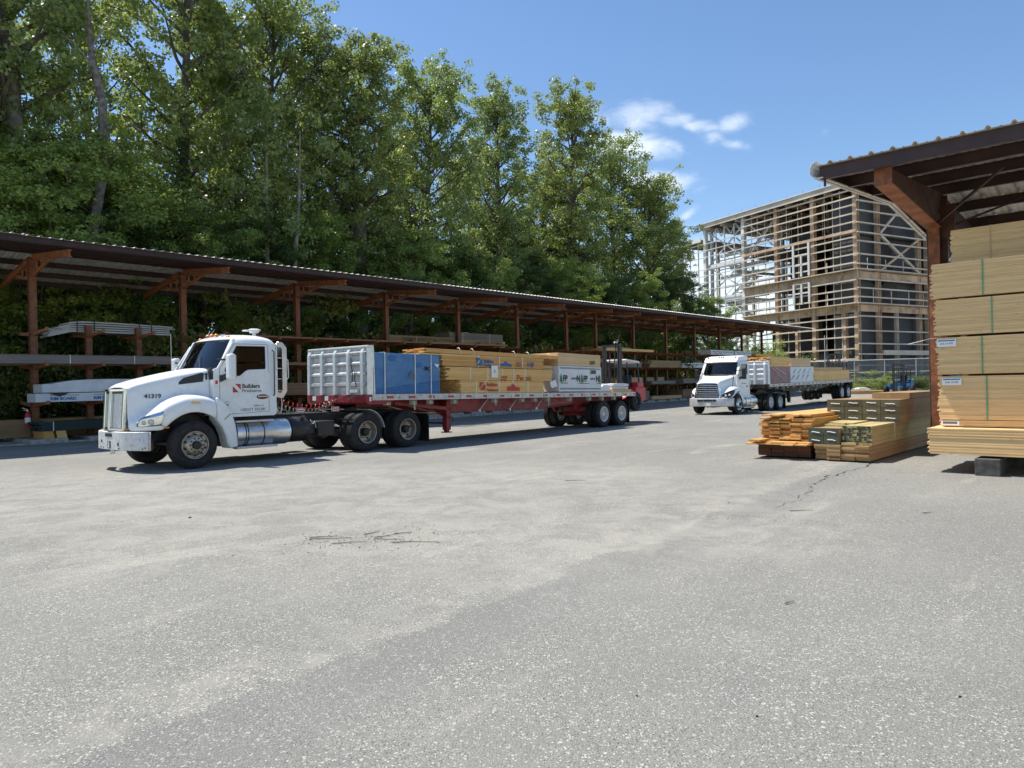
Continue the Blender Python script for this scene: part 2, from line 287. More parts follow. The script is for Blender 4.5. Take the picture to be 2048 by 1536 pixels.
# ------------------------------------------------------------------ mesh helpers
class MB:
    def __init__(s): s.v = []; s.f = []; s.m = []; s.t = []; s.mi = 0; s.ti = .5
    def add(s, vs, fs):
        b = len(s.v); s.v.extend(vs)
        for f in fs: s.f.append([i+b for i in f]); s.m.append(s.mi); s.t.append(s.ti)
        return s
    def box(s, x0, x1, y0, y1, z0, z1):
        return s.add([(x0,y0,z0),(x1,y0,z0),(x1,y1,z0),(x0,y1,z0),(x0,y0,z1),(x1,y0,z1),(x1,y1,z1),(x0,y1,z1)],
                     [(0,3,2,1),(4,5,6,7),(0,1,5,4),(1,2,6,5),(2,3,7,6),(3,0,4,7)])
    def bar(s, p, q, w, h, up=(0,0,1)):
        p, q = Vector(p), Vector(q); d = (q-p).normalized(); sd = d.cross(Vector(up))
        if sd.length < 1e-4: sd = d.cross(Vector((1,0,0)))
        sd.normalize(); u = sd.cross(d); sd *= w/2; u *= h/2
        vs = [tuple(a+b*sd+c*u) for a in (p, q) for b, c in ((-1,-1),(1,-1),(1,1),(-1,1))]
        return s.add(vs, [(0,1,2,3),(7,6,5,4),(0,4,5,1),(1,5,6,2),(2,6,7,3),(3,7,4,0)])
    def ibeam(s, p, q, w, h, up=(0,0,1), t=.02):
        p, q = Vector(p), Vector(q); d = (q-p).normalized(); sd = d.cross(Vector(up)).normalized(); u = sd.cross(d)
        s.bar(p+u*(h/2-t/2), q+u*(h/2-t/2), w, t, up); s.bar(p-u*(h/2-t/2), q-u*(h/2-t/2), w, t, up); return s.bar(p, q, t, h-2*t, up)
    def path(s, pts, rad, n=8, cap=True, closed=False):
        pts = [Vector(p) for p in pts]; k = len(pts)
        if isinstance(rad, (int, float)): rad = [rad]*k
        vs = []; prev = None
        for i, p in enumerate(pts):
            d = (pts[min(i+1,k-1)]-pts[max(i-1,0)])
            if d.length < 1e-6: d = Vector((0,0,1))
            d.normalize()
            if prev is None:
                a = d.cross(Vector((0,0,1)));
                if a.length < .1: a = d.cross(Vector((1,0,0)))
            else: a = prev - d*prev.dot(d)
            a.normalize(); prev = a; b = d.cross(a)
            for j in range(n):
                t = 2*math.pi*j/n; vs.append(tuple(p+(a*math.cos(t)+b*math.sin(t))*rad[i]))
        fs = [(i*n+j, i*n+(j+1)%n, (i+1)*n+(j+1)%n, (i+1)*n+j) for i in range(k-1) for j in range(n)]
        if cap: fs += [tuple(range(n))[::-1], tuple((k-1)*n+j for j in range(n))]
        return s.add(vs, fs)
    def tube(s, p, q, r, r2=None, n=12): return s.path([p, q], [r, r if r2 is None else r2], n)
    def lathe(s, prof, n=32, c=(0,0,0), axis='y', closed=False):
        vs = []; k = len(prof)
        for (r, a) in prof:
            for j in range(n):
                t = 2*math.pi*j/n; x, y = r*math.cos(t), r*math.sin(t)
                vs.append({'y': (c[0]+x, c[1]+a, c[2]+y), 'z': (c[0]+x, c[1]+y, c[2]+a), 'x': (c[0]+a, c[1]+x, c[2]+y)}[axis])
        rng = range(k if closed else k-1)
        fs = [(i*n+j, i*n+(j+1)%n, ((i+1)%k)*n+(j+1)%n, ((i+1)%k)*n+j) for i in rng for j in range(n)]
        return s.add(vs, fs)
    def disc(s, c, r, n=24, axis='y'):
        vs = [(c[0]+r*math.cos(2*math.pi*j/n), c[1], c[2]+r*math.sin(2*math.pi*j/n)) if axis == 'y' else (c[0], c[1]+r*math.cos(2*math.pi*j/n), c[2]+r*math.sin(2*math.pi*j/n)) for j in range(n)]
        return s.add(vs, [tuple(range(n))])
    def plate(s, outer, holes, fn, t0, t1):
        "polygon with holes, in 2D, pushed to 3D by fn(a, b, t)"
        loops = [outer]+list(holes); pl = [[Vector((a, b, 0)) for a, b in lp] for lp in loops]
        tri = tessellate_polygon(pl); flat = [p for lp in loops for p in lp]; n = len(flat)
        vs = [fn(a, b, t0) for a, b in flat]+[fn(a, b, t1) for a, b in flat]
        fs = [tuple(t) for t in tri]+[tuple(i+n for i in t[::-1]) for t in tri]; o = 0
        for lp in loops:
            m = len(lp); fs += [(o+i, o+(i+1)%m, o+(i+1)%m+n, o+i+n) for i in range(m)]; o += m
        return s.add(vs, fs)
    def grid(s, rows, closed=False):
        k = len(rows); n = len(rows[0]); vs = [p for r in rows for p in r]
        return s.add(vs, [(i*n+j, i*n+(j+1)%n, (i+1)*n+(j+1)%n, (i+1)*n+j) for i in range(k-1) for j in range(n if closed else n-1)])
    def mesh(s, name, mats, smooth=None, fix=True):
        me = bpy.data.meshes.new(name); me.from_pydata(s.v, [], s.f)
        for m in (mats if isinstance(mats, (list, tuple)) else [mats]): me.materials.append(MAT[m] if isinstance(m, str) else m)
        me.polygons.foreach_set('material_index', s.m)
        a = me.attributes.new('tint', 'FLOAT', 'FACE'); a.data.foreach_set('value', s.t)
        if fix:
            import bmesh
            bm = bmesh.new(); bm.from_mesh(me); bmesh.ops.recalc_face_normals(bm, faces=bm.faces); bm.to_mesh(me); bm.free()
        if smooth:
            me.polygons.foreach_set('use_smooth', [True]*len(me.polygons)); me.set_sharp_from_angle(angle=R(smooth))
        me.update(); return me
    def build(s, name, mats, parent=None, loc=(0,0,0), rot=(0,0,0), smooth=None, bevel=0, sub=0, fix=True):
        return obj(name, s.mesh(name, mats, smooth, fix), parent, loc, rot, bevel, sub)
def obj(name, me, parent=None, loc=(0,0,0), rot=(0,0,0), bevel=0, sub=0):
    o = bpy.data.objects.new(name, me); col.objects.link(o); o.parent = parent; o.location = loc; o.rotation_euler = rot
    if bevel:
        b = o.modifiers.new('bevel', 'BEVEL'); b.width = bevel; b.segments = 2; b.limit_method = 'ANGLE'; b.angle_limit = R(40)
    if sub:
        u = o.modifiers.new('subsurf', 'SUBSURF'); u.levels = sub; u.render_levels = sub
    return o
def tag(o, label=None, cat=None, group=None, kind=None):
    for k, v in (('label', label), ('category', cat), ('group', group), ('kind', kind)):
        if v: o[k] = v
    return o
def thing(name, label, cat, loc=(0,0,0), rot=(0,0,0), group=None):
    o = bpy.data.objects.new(name, None); col.objects.link(o); o.location = loc; o.rotation_euler = rot; o.empty_display_size = .3
    return tag(o, label, cat, group)
KIDS = {}
def kids(o): return [c for c in bpy.data.objects if c.parent == o]
def copy_tree(o, parent=None, loc=None, rot=None, label=None, group=None, scale=None):
    c = o.copy(); col.objects.link(c); c.parent = parent
    if loc is not None: c.location = loc
    if rot is not None: c.rotation_euler = rot
    if scale is not None: c.scale = scale
    if label: c['label'] = label
    if group: c['group'] = group
    for ch in kids(o): copy_tree(ch, c)
    return c
def text(name, s, size, mat, parent, loc, xdir, ydir, ext=.002, sx=1, bold=0, align='LEFT', label=None):
    cu = bpy.data.curves.new(name, 'FONT'); cu.body = s; cu.size = size; cu.extrude = ext; cu.align_x = align; cu.offset = bold; cu.resolution_u = 3
    t = bpy.data.objects.new(name, cu); col.objects.link(t)
    dg = bpy.context.evaluated_depsgraph_get(); me = bpy.data.meshes.new_from_object(t.evaluated_get(dg)); bpy.data.objects.remove(t)
    me.materials.clear(); me.materials.append(MAT[mat])
    o = bpy.data.objects.new(name, me); col.objects.link(o); o.parent = parent
    X = Vector(xdir).normalized(); Y = Vector(ydir); Y = (Y-X*Y.dot(X)).normalized(); Z = X.cross(Y)
    m = Matrix((X*sx, Y, Z)).transposed().to_4x4(); m.translation = loc; o.matrix_local = m
    if label: o['label'] = label
    return o
def pitch_for(th): return math.atan2(-math.cos(th), -math.sin(th))

# ground height: level yard that rises a little in the distance
def gz(x, y):
    d = max(0.0, y-34.0)
    return .0145*d*d/(d+8.0) if y < 95 else .0145*61*61/69.0
def structure(o): o['kind'] = 'structure'; return o
ys = [-30,-10,0,10,20,30,34,37,40,44,48,53,58,64,70,78,86,95,120,200,400,900,2500]
xs = [-2500,-800,-200,-80,-40,-20,-8,0,8,16,24,32,40,50,60,80,120,250,800,2500]
b = MB(); b.grid([[(x, y, gz(x, y)) for x in xs] for y in ys]); structure(b.build('ground', 'asphalt', fix=False))

# sandy forest floor / weeds behind the long shed
k = NT('forest_floor'); P = k.world(); k.base(k.mix(k.ramp(k.noise(P, .7, 6), .35, .65), (.05, .06, .025), (.13, .11, .06))); k.rough(.95); k.bump(k.noise(P, 6, 5), .8, .1); MAT['soil'] = k.m

# ------------------------------------------------------------------ lumber
def boards(m, L, W, H, bw, bh, jit=.03, gap=.002, tlo=0, thi=1, shell=True, rag=0.0, seed=0, x0=0, y0=0, z0=0, wave=0):
    r = random.Random(seed*97+13); ny = max(1, round(W/bw)); nz = max(1, round(H/bh)); bw = W/ny; bh = H/nz
    for iz in range(nz):
        for iy in range(ny):
            m.ti = tlo+(thi-tlo)*r.random(); a = x0+r.uniform(-jit, jit); e = x0+L+r.uniform(-jit, jit)
            if rag and r.random() < .35: a += r.uniform(0, rag)
            if rag and r.random() < .35: e -= r.uniform(0, rag)
            yy = y0+iy*bw; dy = r.uniform(-wave, wave) if iy in (0, ny-1) else 0
            m.box(a, e, yy+gap+dy, yy+bw-gap+dy, z0+iz*bh+gap*.4, z0+(iz+1)*bh-gap*.4)
    return m
def bundle(name, label, cat, loc, rot, L, W, H, bw, bh, mat, group=None, straps=(), strap_mat='strap', end_mat=None, **kw):
    "a strapped bundle of boards; origin at one bottom corner, boards along local X"
    m = boards(MB(), L, W, H, bw, bh, **kw)
    if straps:
        root = thing(name, label, cat, loc, rot, group); o = m.build('boards', mat, root, fix=False)
        for sx in straps:
            t = MB(); e = .006+kw.get('wave', 0)
            t.box(sx-.012, sx+.012, -e, 0-.001-kw.get('wave', 0)+.001, 0, H+.004); t.box(sx-.012, sx+.012, W, W+e, 0, H+.004); t.box(sx-.012, sx+.012, -e, W+e, H+.001, H+.006)
            t.build('strap', strap_mat, root, fix=False)
        return root
    o = m.build(name, mat, None, loc, rot, fix=False); return tag(o, label, cat, group)

def pack(name, label, cat, loc, rot, L, W, H, mat, group=None, bulge=.015, seg=10, seed=1, make_root=True, slump=0):
    "a wrapped pack: a box with soft edges and slightly uneven film"
    r = random.Random(seed); m = MB(); nx = max(4, int(L*4)); ny = max(3, int(W*4)); nz = max(3, int(H*5)); P = {}
    def pt(i, j, k_):
        key = (i, j, k_)
        if key not in P:
            x, y, z = L*i/nx, W*j/ny, H*k_/nz
            ex = (i in (0, nx))+(j in (0, ny))+(k_ in (0, nz)); q = .004 if ex >= 2 else r.uniform(-bulge, bulge)
            if i == 0: x -= q
            if i == nx: x += q
            if j == 0: y -= q
            if j == ny: y += q
            if k_ == nz: z += q*.7 - slump*(abs(i/nx-.5)*2)**3
            P[key] = len(m.v); m.v.append((x, y, z))
        return P[key]
    def quad(a): m.f.append(a); m.m.append(0); m.t.append(.5)
    for i in range(nx):
        for j in range(ny):
            quad([pt(i,j,0),pt(i,j+1,0),pt(i+1,j+1,0),pt(i+1,j,0)]); quad([pt(i,j,nz),pt(i+1,j,nz),pt(i+1,j+1,nz),pt(i,j+1,nz)])
        for k_ in range(nz):
            quad([pt(i,0,k_),pt(i+1,0,k_),pt(i+1,0,k_+1),pt(i,0,k_+1)]); quad([pt(i,ny,k_),pt(i,ny,k_+1),pt(i+1,ny,k_+1),pt(i+1,ny,k_)])
    for j in range(ny):
        for k_ in range(nz):
            quad([pt(0,j,k_),pt(0,j,k_+1),pt(0,j+1,k_+1),pt(0,j+1,k_)]); quad([pt(nx,j,k_),pt(nx,j+1,k_),pt(nx,j+1,k_+1),pt(nx,j,k_+1)])
    if make_root:
        root = thing(name, label, cat, loc, rot, group); m.build('wrapping', mat, root, smooth=50, bevel=.012, fix=False); return root
    return tag(m.build(name, mat, None, loc, rot, smooth=50, bevel=.012, fix=False), label, cat, group)

# ------------------------------------------------------------------ wheels
WH = {}
def wheel_meshes(kind, rim_mat, r=.51, w=.28):
    key = (kind, rim_mat)
    if key in WH: return WH[key]
    t = MB(); h = w/2   # outer face towards +y
    t.lathe([(.29,-h+.03),(.33,-h+.005),(.42,-h-.005),(r-.03,-h+.02),(r-.004,-h+.045),(r,-h+.07),(r,-.07),(r-.014,-.066),(r-.014,-.05),(r,-.046),(r,-.004),(r-.014,0),(r-.014,.014),(r,.018),(r,.06),(r-.014,.064),(r-.014,.08),(r,.084),(r,h-.07),(r-.004,h-.045),(r-.03,h-.02),(.42,h+.005),(.33,h-.005),(.29,h-.03)], 48)
    rim = MB()
    if kind == 'front':   # disc bulges outward, ten round hand holes
        rim.lathe([(.285,-h+.04),(.285,h-.04),(.300,h-.01),(.292,h+.008),(.275,h+.004),(.262,h-.025),(.235,h-.03),(.20,h+.02),(.17,h+.045),(.10,h+.05),(.10,h+.03),(.0,h+.03)], 40)
        dark = MB()
        for i in range(10):
            a = 2*math.pi*(i+.5)/10; cx_, cz_ = .218*math.cos(a), .218*math.sin(a)
            dark.lathe([(.0,h+.014),(.026,h+.014),(.026,h-.03)], 12, (cx_, 0, cz_))
        hub = MB(); hub.lathe([(.085,h+.03),(.085,h+.10),(.07,h+.115),(.0,h+.12)], 20)
        for i in range(10):
            a = 2*math.pi*i/10; hub.tube((.14*math.cos(a), h+.04, .14*math.sin(a)), (.14*math.cos(a), h+.075, .14*math.sin(a)), .016, n=6)
    else:                 # dual: deep dished
        rim.lathe([(.285,-h+.04),(.285,h-.04),(.300,h-.008),(.292,h+.008),(.272,h+.002),(.262,h-.04),(.255,h-.12),(.235,h-.15),(.20,h-.158),(.12,h-.16),(.12,h-.17),(0,h-.17)], 40)
        dark = MB()
        for i in range(5 if rim_mat != 'white_wheel' else 2):
            a = 2*math.pi*(i+.3)/(5 if rim_mat != 'white_wheel' else 2); cx_, cz_ = .20*math.cos(a), .20*math.sin(a)
            dark.lathe([(.0,h-.148),(.028,h-.148),(.028,h-.17)], 12, (cx_, 0, cz_))
        hub = MB(); hub.lathe([(.105,h-.17),(.105,h-.06),(.08,h-.03),(.0,h-.025)], 20)
        for i in range(10):
            a = 2*math.pi*i/10; hub.tube((.143*math.cos(a), h-.16, .143*math.sin(a)), (.143*math.cos(a), h-.125, .143*math.sin(a)), .014, n=6)
    WH[key] = [t.mesh('tyre', 'rubber', 30), rim.mesh('rim', rim_mat, 40), hub.mesh('hub', 'black' if rim_mat != 'white_wheel' else 'white_old', 40), dark.mesh('hand_holes', 'black', 40)]
    return WH[key]
def wheel(parent, x, y, z, kind='front', rim_mat='steel_wheel', side=1, scale=1):
    "thing > wheel > tyre, rim, hub"
    t, rm, hb, dk = wheel_meshes(kind, rim_mat)
    o = bpy.data.objects.new('wheel', t.copy() if False else None); col.objects.link(o); o.parent = parent; o.location = (x, y, z); o.scale = (scale,)*3
    if side < 0: o.rotation_euler = (0, 0, math.pi)
    for nm, me in (('tyre', t), ('rim', rm), ('hub', hb), ('hand_holes', dk)): obj(nm, me, o)
    return o
def dual(parent, x, z, rim_mat, half=1.2):
    for s in (1, -1):
        wheel(parent, x, s*(half-.14), z, 'dual', rim_mat, s); wheel(parent, x, s*(half-.47), z, 'dual', rim_mat, s)

# ------------------------------------------------------------------ tractors
def hood_loft(st):
    "st: rows (x, hood_top_z, shoulder_y, shoulder_z, crest_z, outer_y, lip_z)"
    rows = []
    for (x, ht, hy, hs, fz, fo, lip) in st:
        half = [(hy*.5, ht-.006), (hy-.12, hs+.03), (hy-.035, hs), (hy, hs-.07), (hy+.02, (hs-.1)*.5+(fz+.1)*.5), (hy+.04, fz+.09), (hy+.07, fz+.035), (hy+.07+.35*(fo-hy-.07), fz+.005), (fo-.06, fz-.035), (fo-.012, fz-.12), (fo, max(lip+.04, fz-.25)), (fo, lip)]
        row = [(x, -y, z) for y, z in half[::-1]]+[(x, 0, ht)]+[(x, y, z) for y, z in half]
        rows.append(row)
    return rows
def arc_fender(m, cx, cz, r, a0, a1, y0, y1, t=.02, n=14):
    inn = [(cx+r*math.cos(R(a0+(a1-a0)*i/n)), cz+r*math.sin(R(a0+(a1-a0)*i/n))) for i in range(n+1)]
    o = [(cx+(r+t)*math.cos(R(a0+(a1-a0)*i/n)), cz+(r+t)*math.sin(R(a0+(a1-a0)*i/n))) for i in range(n+1)]
    return m.plate(inn+o[::-1], [], lambda a, b_, t_: (a, t_, b_), y0, y1)

def cab(root, dx=0, dz=0, visor=False, interior=True, zb=0, sleeper=False):
    X = lambda x: x+dx
    Z = lambda z: z+dz
    body = MB()
    side = [(-.50,1.42-zb*.3),(-.50,2.12),(-.60,2.16),(-.97,2.74),(-2.04,2.74),(-2.04,1.12),(-1.98,1.06-zb),(-.92,1.06-zb),(-.80,1.12-zb),(-.60,1.36-zb*.6)]
    win = [(-1.06,2.66),(-1.76,2.67),(-1.77,2.66),(-1.77,2.16),(-1.75,2.14),(-1.33,2.12),(-1.26,2.09),(-1.12,1.98),(-.84,1.97),(-.76,2.10),(-.78,2.16)]
    for s in (1, -1):
        body.plate([(X(a), Z(c)) for a, c in side], [[(X(a), Z(c)) for a, c in win]], lambda a, c, t: (a, s*(t-.035*max(0, (c-dz-1.9))), c), 1.0, 1.045)
    rw = [(-.55,2.12),(.55,2.12),(.55,2.62),(-.55,2.62)]
    body.plate([(-1.0,1.1),(1.0,1.1),(.97,2.74),(-.97,2.74)], [rw], lambda a, c, t: (X(t), a, Z(c)), -2.036, -2.0)
    body.box(X(-2.0), X(-.5), -1.0, 1.0, Z(1.10), Z(1.16))
    body.plate([(-1.0,1.1),(1.0,1.1),(.98,2.08),(-.98,2.08)], [], lambda a, c, t: (X(t), a, Z(c)), -.56, -.52)
    cb = body.build('cab', 'white_paint', root, bevel=.008)
    # roof cap
    rows = []
    for x, ze, zc in ((-.915,2.735,2.80),(-.93,2.80,2.86),(-1.02,2.825,2.925),(-1.25,2.85,2.965),(-1.6,2.86,2.985),(-1.9,2.85,2.975),(-2.0,2.82,2.94),(-2.045,2.76,2.85),(-2.05,2.70,2.72)):
        row = []
        for y in (-1,-.97,-.90,-.78,-.5,-.2,0,.2,.5,.78,.90,.97,1):
            a = abs(y); hw = 1.02 if x < -.95 else .93
            z = 2.70 if a == 1 else ze-.05 if a == .97 else ze+(zc-ze)*(1-(a/.95)**2.4)
            row.append((X(x+(.0 if x < -1 else -.10*a*a)), y*hw, Z(z)))
        rows.append(row)
    m = MB(); m.grid(rows); m.build('roof', 'white_paint', root, smooth=50, sub=1)
    # windshield frame and pane
    def ws(u, v, off=0):  # u across -1..1, v up 0..1
        yb, yt = .94, .85; y = u*(yb+(yt-yb)*v); x = -.46-.20*abs(u)**2.2+(-.42+.06*abs(u))*v+off; return (X(x), y, Z(2.10+.70*v))
    us = [-1,-.9,-.7,-.35,0,.35,.7,.9,1]
    m = MB(); m.grid([[ws(u, v) for u in us] for v in (0,.5,1)]); m.build('windshield', 'glass', root, smooth=60)
    m = MB()
    m.path([ws(u, .0, .0) for u in us], .022, 6); m.path([ws(u, 1, .0) for u in us], .02, 6)
    for s in (-1, 1): m.path([ws(s, v) for v in (0,.5,1)], .02, 6)
    m.build('windshield_seal', 'black_plastic', root, smooth=50)
    for s in (-1, 1):
        m = MB(); m.bar(ws(s*1.03, -.06), ws(s*1.06, 1.03), .10, .09); m.build('windshield_pillar', 'white_paint', root, bevel=.02)
        m = MB(); m.bar(ws(s*.5, .0, .03), ws(s*.15, .52, .045), .012, .012); m.tube(ws(s*.5, .0, .02), ws(s*.5,.0,.06), .018, n=8); m.build('wiper', 'black_plastic', root)
    for s in (1, -1):
        m = MB(); m.plate([(X(a), Z(c)) for a, c in win], [], lambda a, c, t: (a, s*(t-.035*max(0, (c-dz-1.9))), c), 1.012, 1.016); m.build('door_window', 'glass_dark', root)
        m = MB()
        inner = [((a+1.3)*.955-1.3, (c-2.33)*.94+2.33) for a, c in win]
        m.plate([(X(a), Z(c)) for a, c in win], [[(X(a), Z(c)) for a, c in inner]], lambda a, c, t: (a, s*(t-.035*max(0, (c-dz-1.9))), c), 1.008, 1.042); m.build('window_seal', 'black_plastic', root)
    m = MB(); m.plate([(a, Z(c)) for a, c in rw], [], lambda a, c, t: (X(t), a, c), -2.02, -2.016); m.build('rear_window', 'glass', root)
    # seams of the doors, handles
    for s in (1, -1):
        d = MB(); yo = lambda z: s*(1.0465-.035*max(0, z-1.9))
        def line(p, q): d.bar((X(p[0]), yo(p[1]), Z(p[1])), (X(q[0]), yo(q[1]), Z(q[1])), .007, .004, (0, s, 0))
        pts = [(-.86,1.16),(-.64,1.42),(-.64,2.12),(-1.0,2.70),(-1.80,2.72),(-1.84,2.68),(-1.84,1.16),(-.86,1.13)]
        for p, q in zip(pts, pts[1:]): line(p, q)
        d.build('door_seam', 'black_plastic', root)
        h = MB(); h.plate([(X(-1.67+.15*math.cos(t)), Z(1.50+.055*math.sin(t))) for t in [i*math.pi/10 for i in range(20)]], [], lambda a, c, t: (a, s*t, c), 1.046, 1.052); hn = h.build('door_handle', 'black_plastic', root)
        h = MB(); h.box(X(-1.80), X(-1.55), min(s*1.053, s*1.062), max(s*1.053, s*1.062), Z(1.49), Z(1.525)); h.build('grip', 'chrome', hn, bevel=.006)
        g = MB(); g.path([(X(-1.955), s*1.05, Z(1.52)), (X(-1.955), s*1.095, Z(1.55)), (X(-1.955), s*1.095, Z(2.55)), (X(-1.955), s*1.02, Z(2.58))], .014, 8); g.build('grab_handle', 'black_plastic' if not visor else 'chrome', root, smooth=50)
    if interior:
        m = MB(); m.box(X(-.95), X(-.56), -.95, .95, Z(1.7), Z(2.06)); m.build('dashboard', 'dark_int', root, bevel=.06)
        for s in (1, -1):
            m = MB(); m.box(X(-1.72), X(-1.22), s*.5-.25, s*.5+.25, Z(1.62), Z(1.78)); m.box(X(-1.80), X(-1.64), s*.5-.24, s*.5+.24, Z(1.72), Z(2.36)); m.box(X(-1.79), X(-1.68), s*.5-.14, s*.5+.14, Z(2.38), Z(2.52)); m.box(X(-1.65), X(-1.3), s*.5-.15, s*.5+.15, Z(1.16), Z(1.62)); m.build('seat', 'seat', root, bevel=.04)
        m = MB(); c = Vector((X(-1.08), .5, Z(1.98))); e1 = Vector((.45,0,.9)).normalized(); e2 = Vector((0,1,0))
        m.path([c+(e1*math.cos(t)+e2*math.sin(t))*.22 for t in [i*math.pi/10 for i in range(21)]], .016, 6); m.bar(c-e2*.2, c+e2*.2, .04, .02); m.tube(c, (X(-.8), .5, Z(1.8)), .025); m.build('steering_wheel', 'black_plastic', root, smooth=50)
        m = MB(); m.box(X(-1.99), X(-1.96), -.95, .95, Z(1.2), Z(2.08)); m.box(X(-1.95), X(-1.0), -.9, .9, Z(2.69), Z(2.71)); m.build('lining', 'dark_int', root)
    return cb

def mirror(root, x, y, z0, z1, mat, ang=0, arm_x=0):
    m = MB(); m.box(x-.13, x+.03, y-.11, y+.11, z0, z1); o = m.build('mirror', mat, root, bevel=.05)
    g = MB(); g.box(x-.134, x-.131, y-.09, y+.09, z0+.04, z1-.04); g.build('mirror_glass', 'chrome', o)
    a = MB(); s = 1 if y > 0 else -1
    a.bar((arm_x, s*1.02, z0+.08), (x-.04, y-s*.10, z0+.10), .05, .05); a.bar((arm_x+.05, s*.98, z1-.12), (x-.04, y-s*.10, z1-.12), .03, .04); a.bar((arm_x+.02, s*1.0, z0+.0), (x-.04, y-s*.10, z0+.10), .05, .12); a.build('mirror_arm', 'black_plastic', o, bevel=.008)

def chassis(root, x0, x1, wheels, tank, tank_y=.72, tank_r=.31, tankz=.66):
    m = MB()
    for s in (1, -1): m.box(x1, x0, s*.43-.04, s*.43+.04, .74, 1.02)
    for x in (x1+.1, x1+1.0, x1+2.0, -1.6, -.5, .5): m.box(x-.06, x+.06, -.39, .39, .78, .98)
    m.box(-2.0, .7, -.38, .38, .55, 1.05)            # engine and gearbox mass
    m.build('frame', 'black', root, bevel=.006)
    m = MB(); m.tube((0,-.95,.5), (0,.95,.5), .07)
    for x in wheels: m.tube((x,-.95,.52), (x,.95,.52), .10); m.lathe([(0,-.22),(.17,-.2),(.24,0),(.17,.2),(0,.22)], 16, (x,0,.52))
    m.bar((wheels[0]+.5,.43,.62), (wheels[1]-.5,.43,.62), .1, .07); m.bar((wheels[0]+.5,-.43,.62), (wheels[1]-.5,-.43,.62), .1, .07)
    m.tube((-1.9,0,.7), (wheels[0],0,.56), .06); m.build('axle', 'black', root, smooth=40)
    for s in (1, -1):
        t = MB(); ty = s*tank_y
        r = tank_r; t.lathe([(0,tank[1]),(r*.8,tank[1]),(r*.97,tank[1]+.03),(r,tank[1]+.06),(r,tank[0]-.06),(r*.97,tank[0]-.03),(r*.8,tank[0]),(0,tank[0])], 40, (0, ty, tankz), 'x')
        o = t.build('fuel_tank', 'alu', root, smooth=40)
        st = MB()
        for f_ in (.52, .80, .84):
            x = tank[1]+(tank[0]-tank[1])*f_; st.lathe([(r+.001,-.012),(r+.007,-.011),(r+.007,.011),(r+.001,.012)], 40, (x, ty, tankz), 'x')
        st.build('tank_strap', 'black' if f_ else 'alu', o, smooth=40)
        sp = MB(); L_ = tank[0]-tank[1]
        sp.box(tank[0]-L_*.62, tank[0]+.05, min(ty+s*(r-.12), ty+s*(r+.05)), max(ty+s*(r-.12), ty+s*(r+.05)), tankz+.27, tankz+.31)
        sp.box(tank[0]-L_*.70, tank[0]+.02, min(ty+s*(r-.15), ty+s*(r+.03)), max(ty+s*(r-.15), ty+s*(r+.03)), tankz-.33, tankz-.28)
        sp.build('step', 'alu_matte', root, bevel=.006)
        f_ = MB(); xx = wheels[1]-.78; f_.box(xx-.012, xx, min(s*.66, s*1.2), max(s*.66, s*1.2), .12, .86); f_.box(xx-.02, xx+.06, min(s*.43, s*1.2), max(s*.43, s*1.2), .86, .92); f_.build('mud_flap', 'black', root)
    m = MB(); m.plate([(wheels[0]+.2,1.10),(wheels[0]-.15,1.2),(wheels[1]+.3,1.2),(wheels[1]+.1,1.05),(wheels[0]+.1,1.03)], [], lambda a, c, t: (a, t, c), -.42, .42); m.build('fifth_wheel', 'black', root, bevel=.02)

def hose(root, name, p, q, sag, mat, turns=22, r=.045, seed=0):
    m = MB(); p, q = Vector(p), Vector(q); pts = []; n = turns*9; ax = (q-p).normalized(); sd = ax.cross(Vector((0,0,1))).normalized(); up = sd.cross(ax)
    for i in range(n+1):
        t = i/n; c = p.lerp(q, t)-Vector((0,0,sag*4*t*(1-t))); e = min(1, 8*t, 8*(1-t)); a = turns*2*math.pi*t+seed
        pts.append(c+(sd*math.cos(a)+up*math.sin(a))*r*e)
    m.path(pts, .009, 5); m.build(name, mat, root, smooth=60)

# --- white day-cab tractor in the foreground
TH1 = R(40); F1 = Vector((-math.sin(TH1), -math.cos(TH1), 0)); L1 = Vector((-F1.y, F1.x, 0))
t1 = thing('semi_truck', 'white semi truck numbered 41319 with tall split chrome grille, nearest to the camera', 'truck', (-7.66, 15.845, 0), (0, 0, math.atan2(F1.y, F1.x)))
def arch(x, r=.72, cz=.5, floor=.86): return max(floor, cz+math.sqrt(max(0, r*r-x*x)))
st = []
for x, ht, hy, hs, fz, fo in ((1.10,1.765,.52,1.70,1.00,.62),(1.07,1.80,.53,1.735,1.02,.74),(1.02,1.83,.54,1.77,1.05,.84),(.95,1.86,.56,1.80,1.10,.93),(.85,1.885,.58,1.83,1.17,1.02),(.72,1.925,.61,1.87,1.27,1.10),(.62,1.95,.63,1.895,1.35,1.14),(.5,1.98,.66,1.925,1.43,1.17),(.3,2.025,.70,1.97,1.52,1.195),(.1,2.07,.74,2.015,1.565,1.2),(-.1,2.11,.78,2.055,1.57,1.2),(-.3,2.15,.82,2.09,1.545,1.2),(-.42,2.17,.85,2.11,1.51,1.2),(-.485,2.18,.865,2.12,1.48,1.2)):
    st.append((x, ht, hy, hs, fz, fo, .86 if x > .64 else arch(x)))
m = MB(); m.grid(hood_loft(st)); hood = m.build('hood', 'white_paint', t1, smooth=60, sub=1)
sm = hood.modifiers.new('solid', 'SOLIDIFY'); sm.thickness = .02; sm.offset = -1
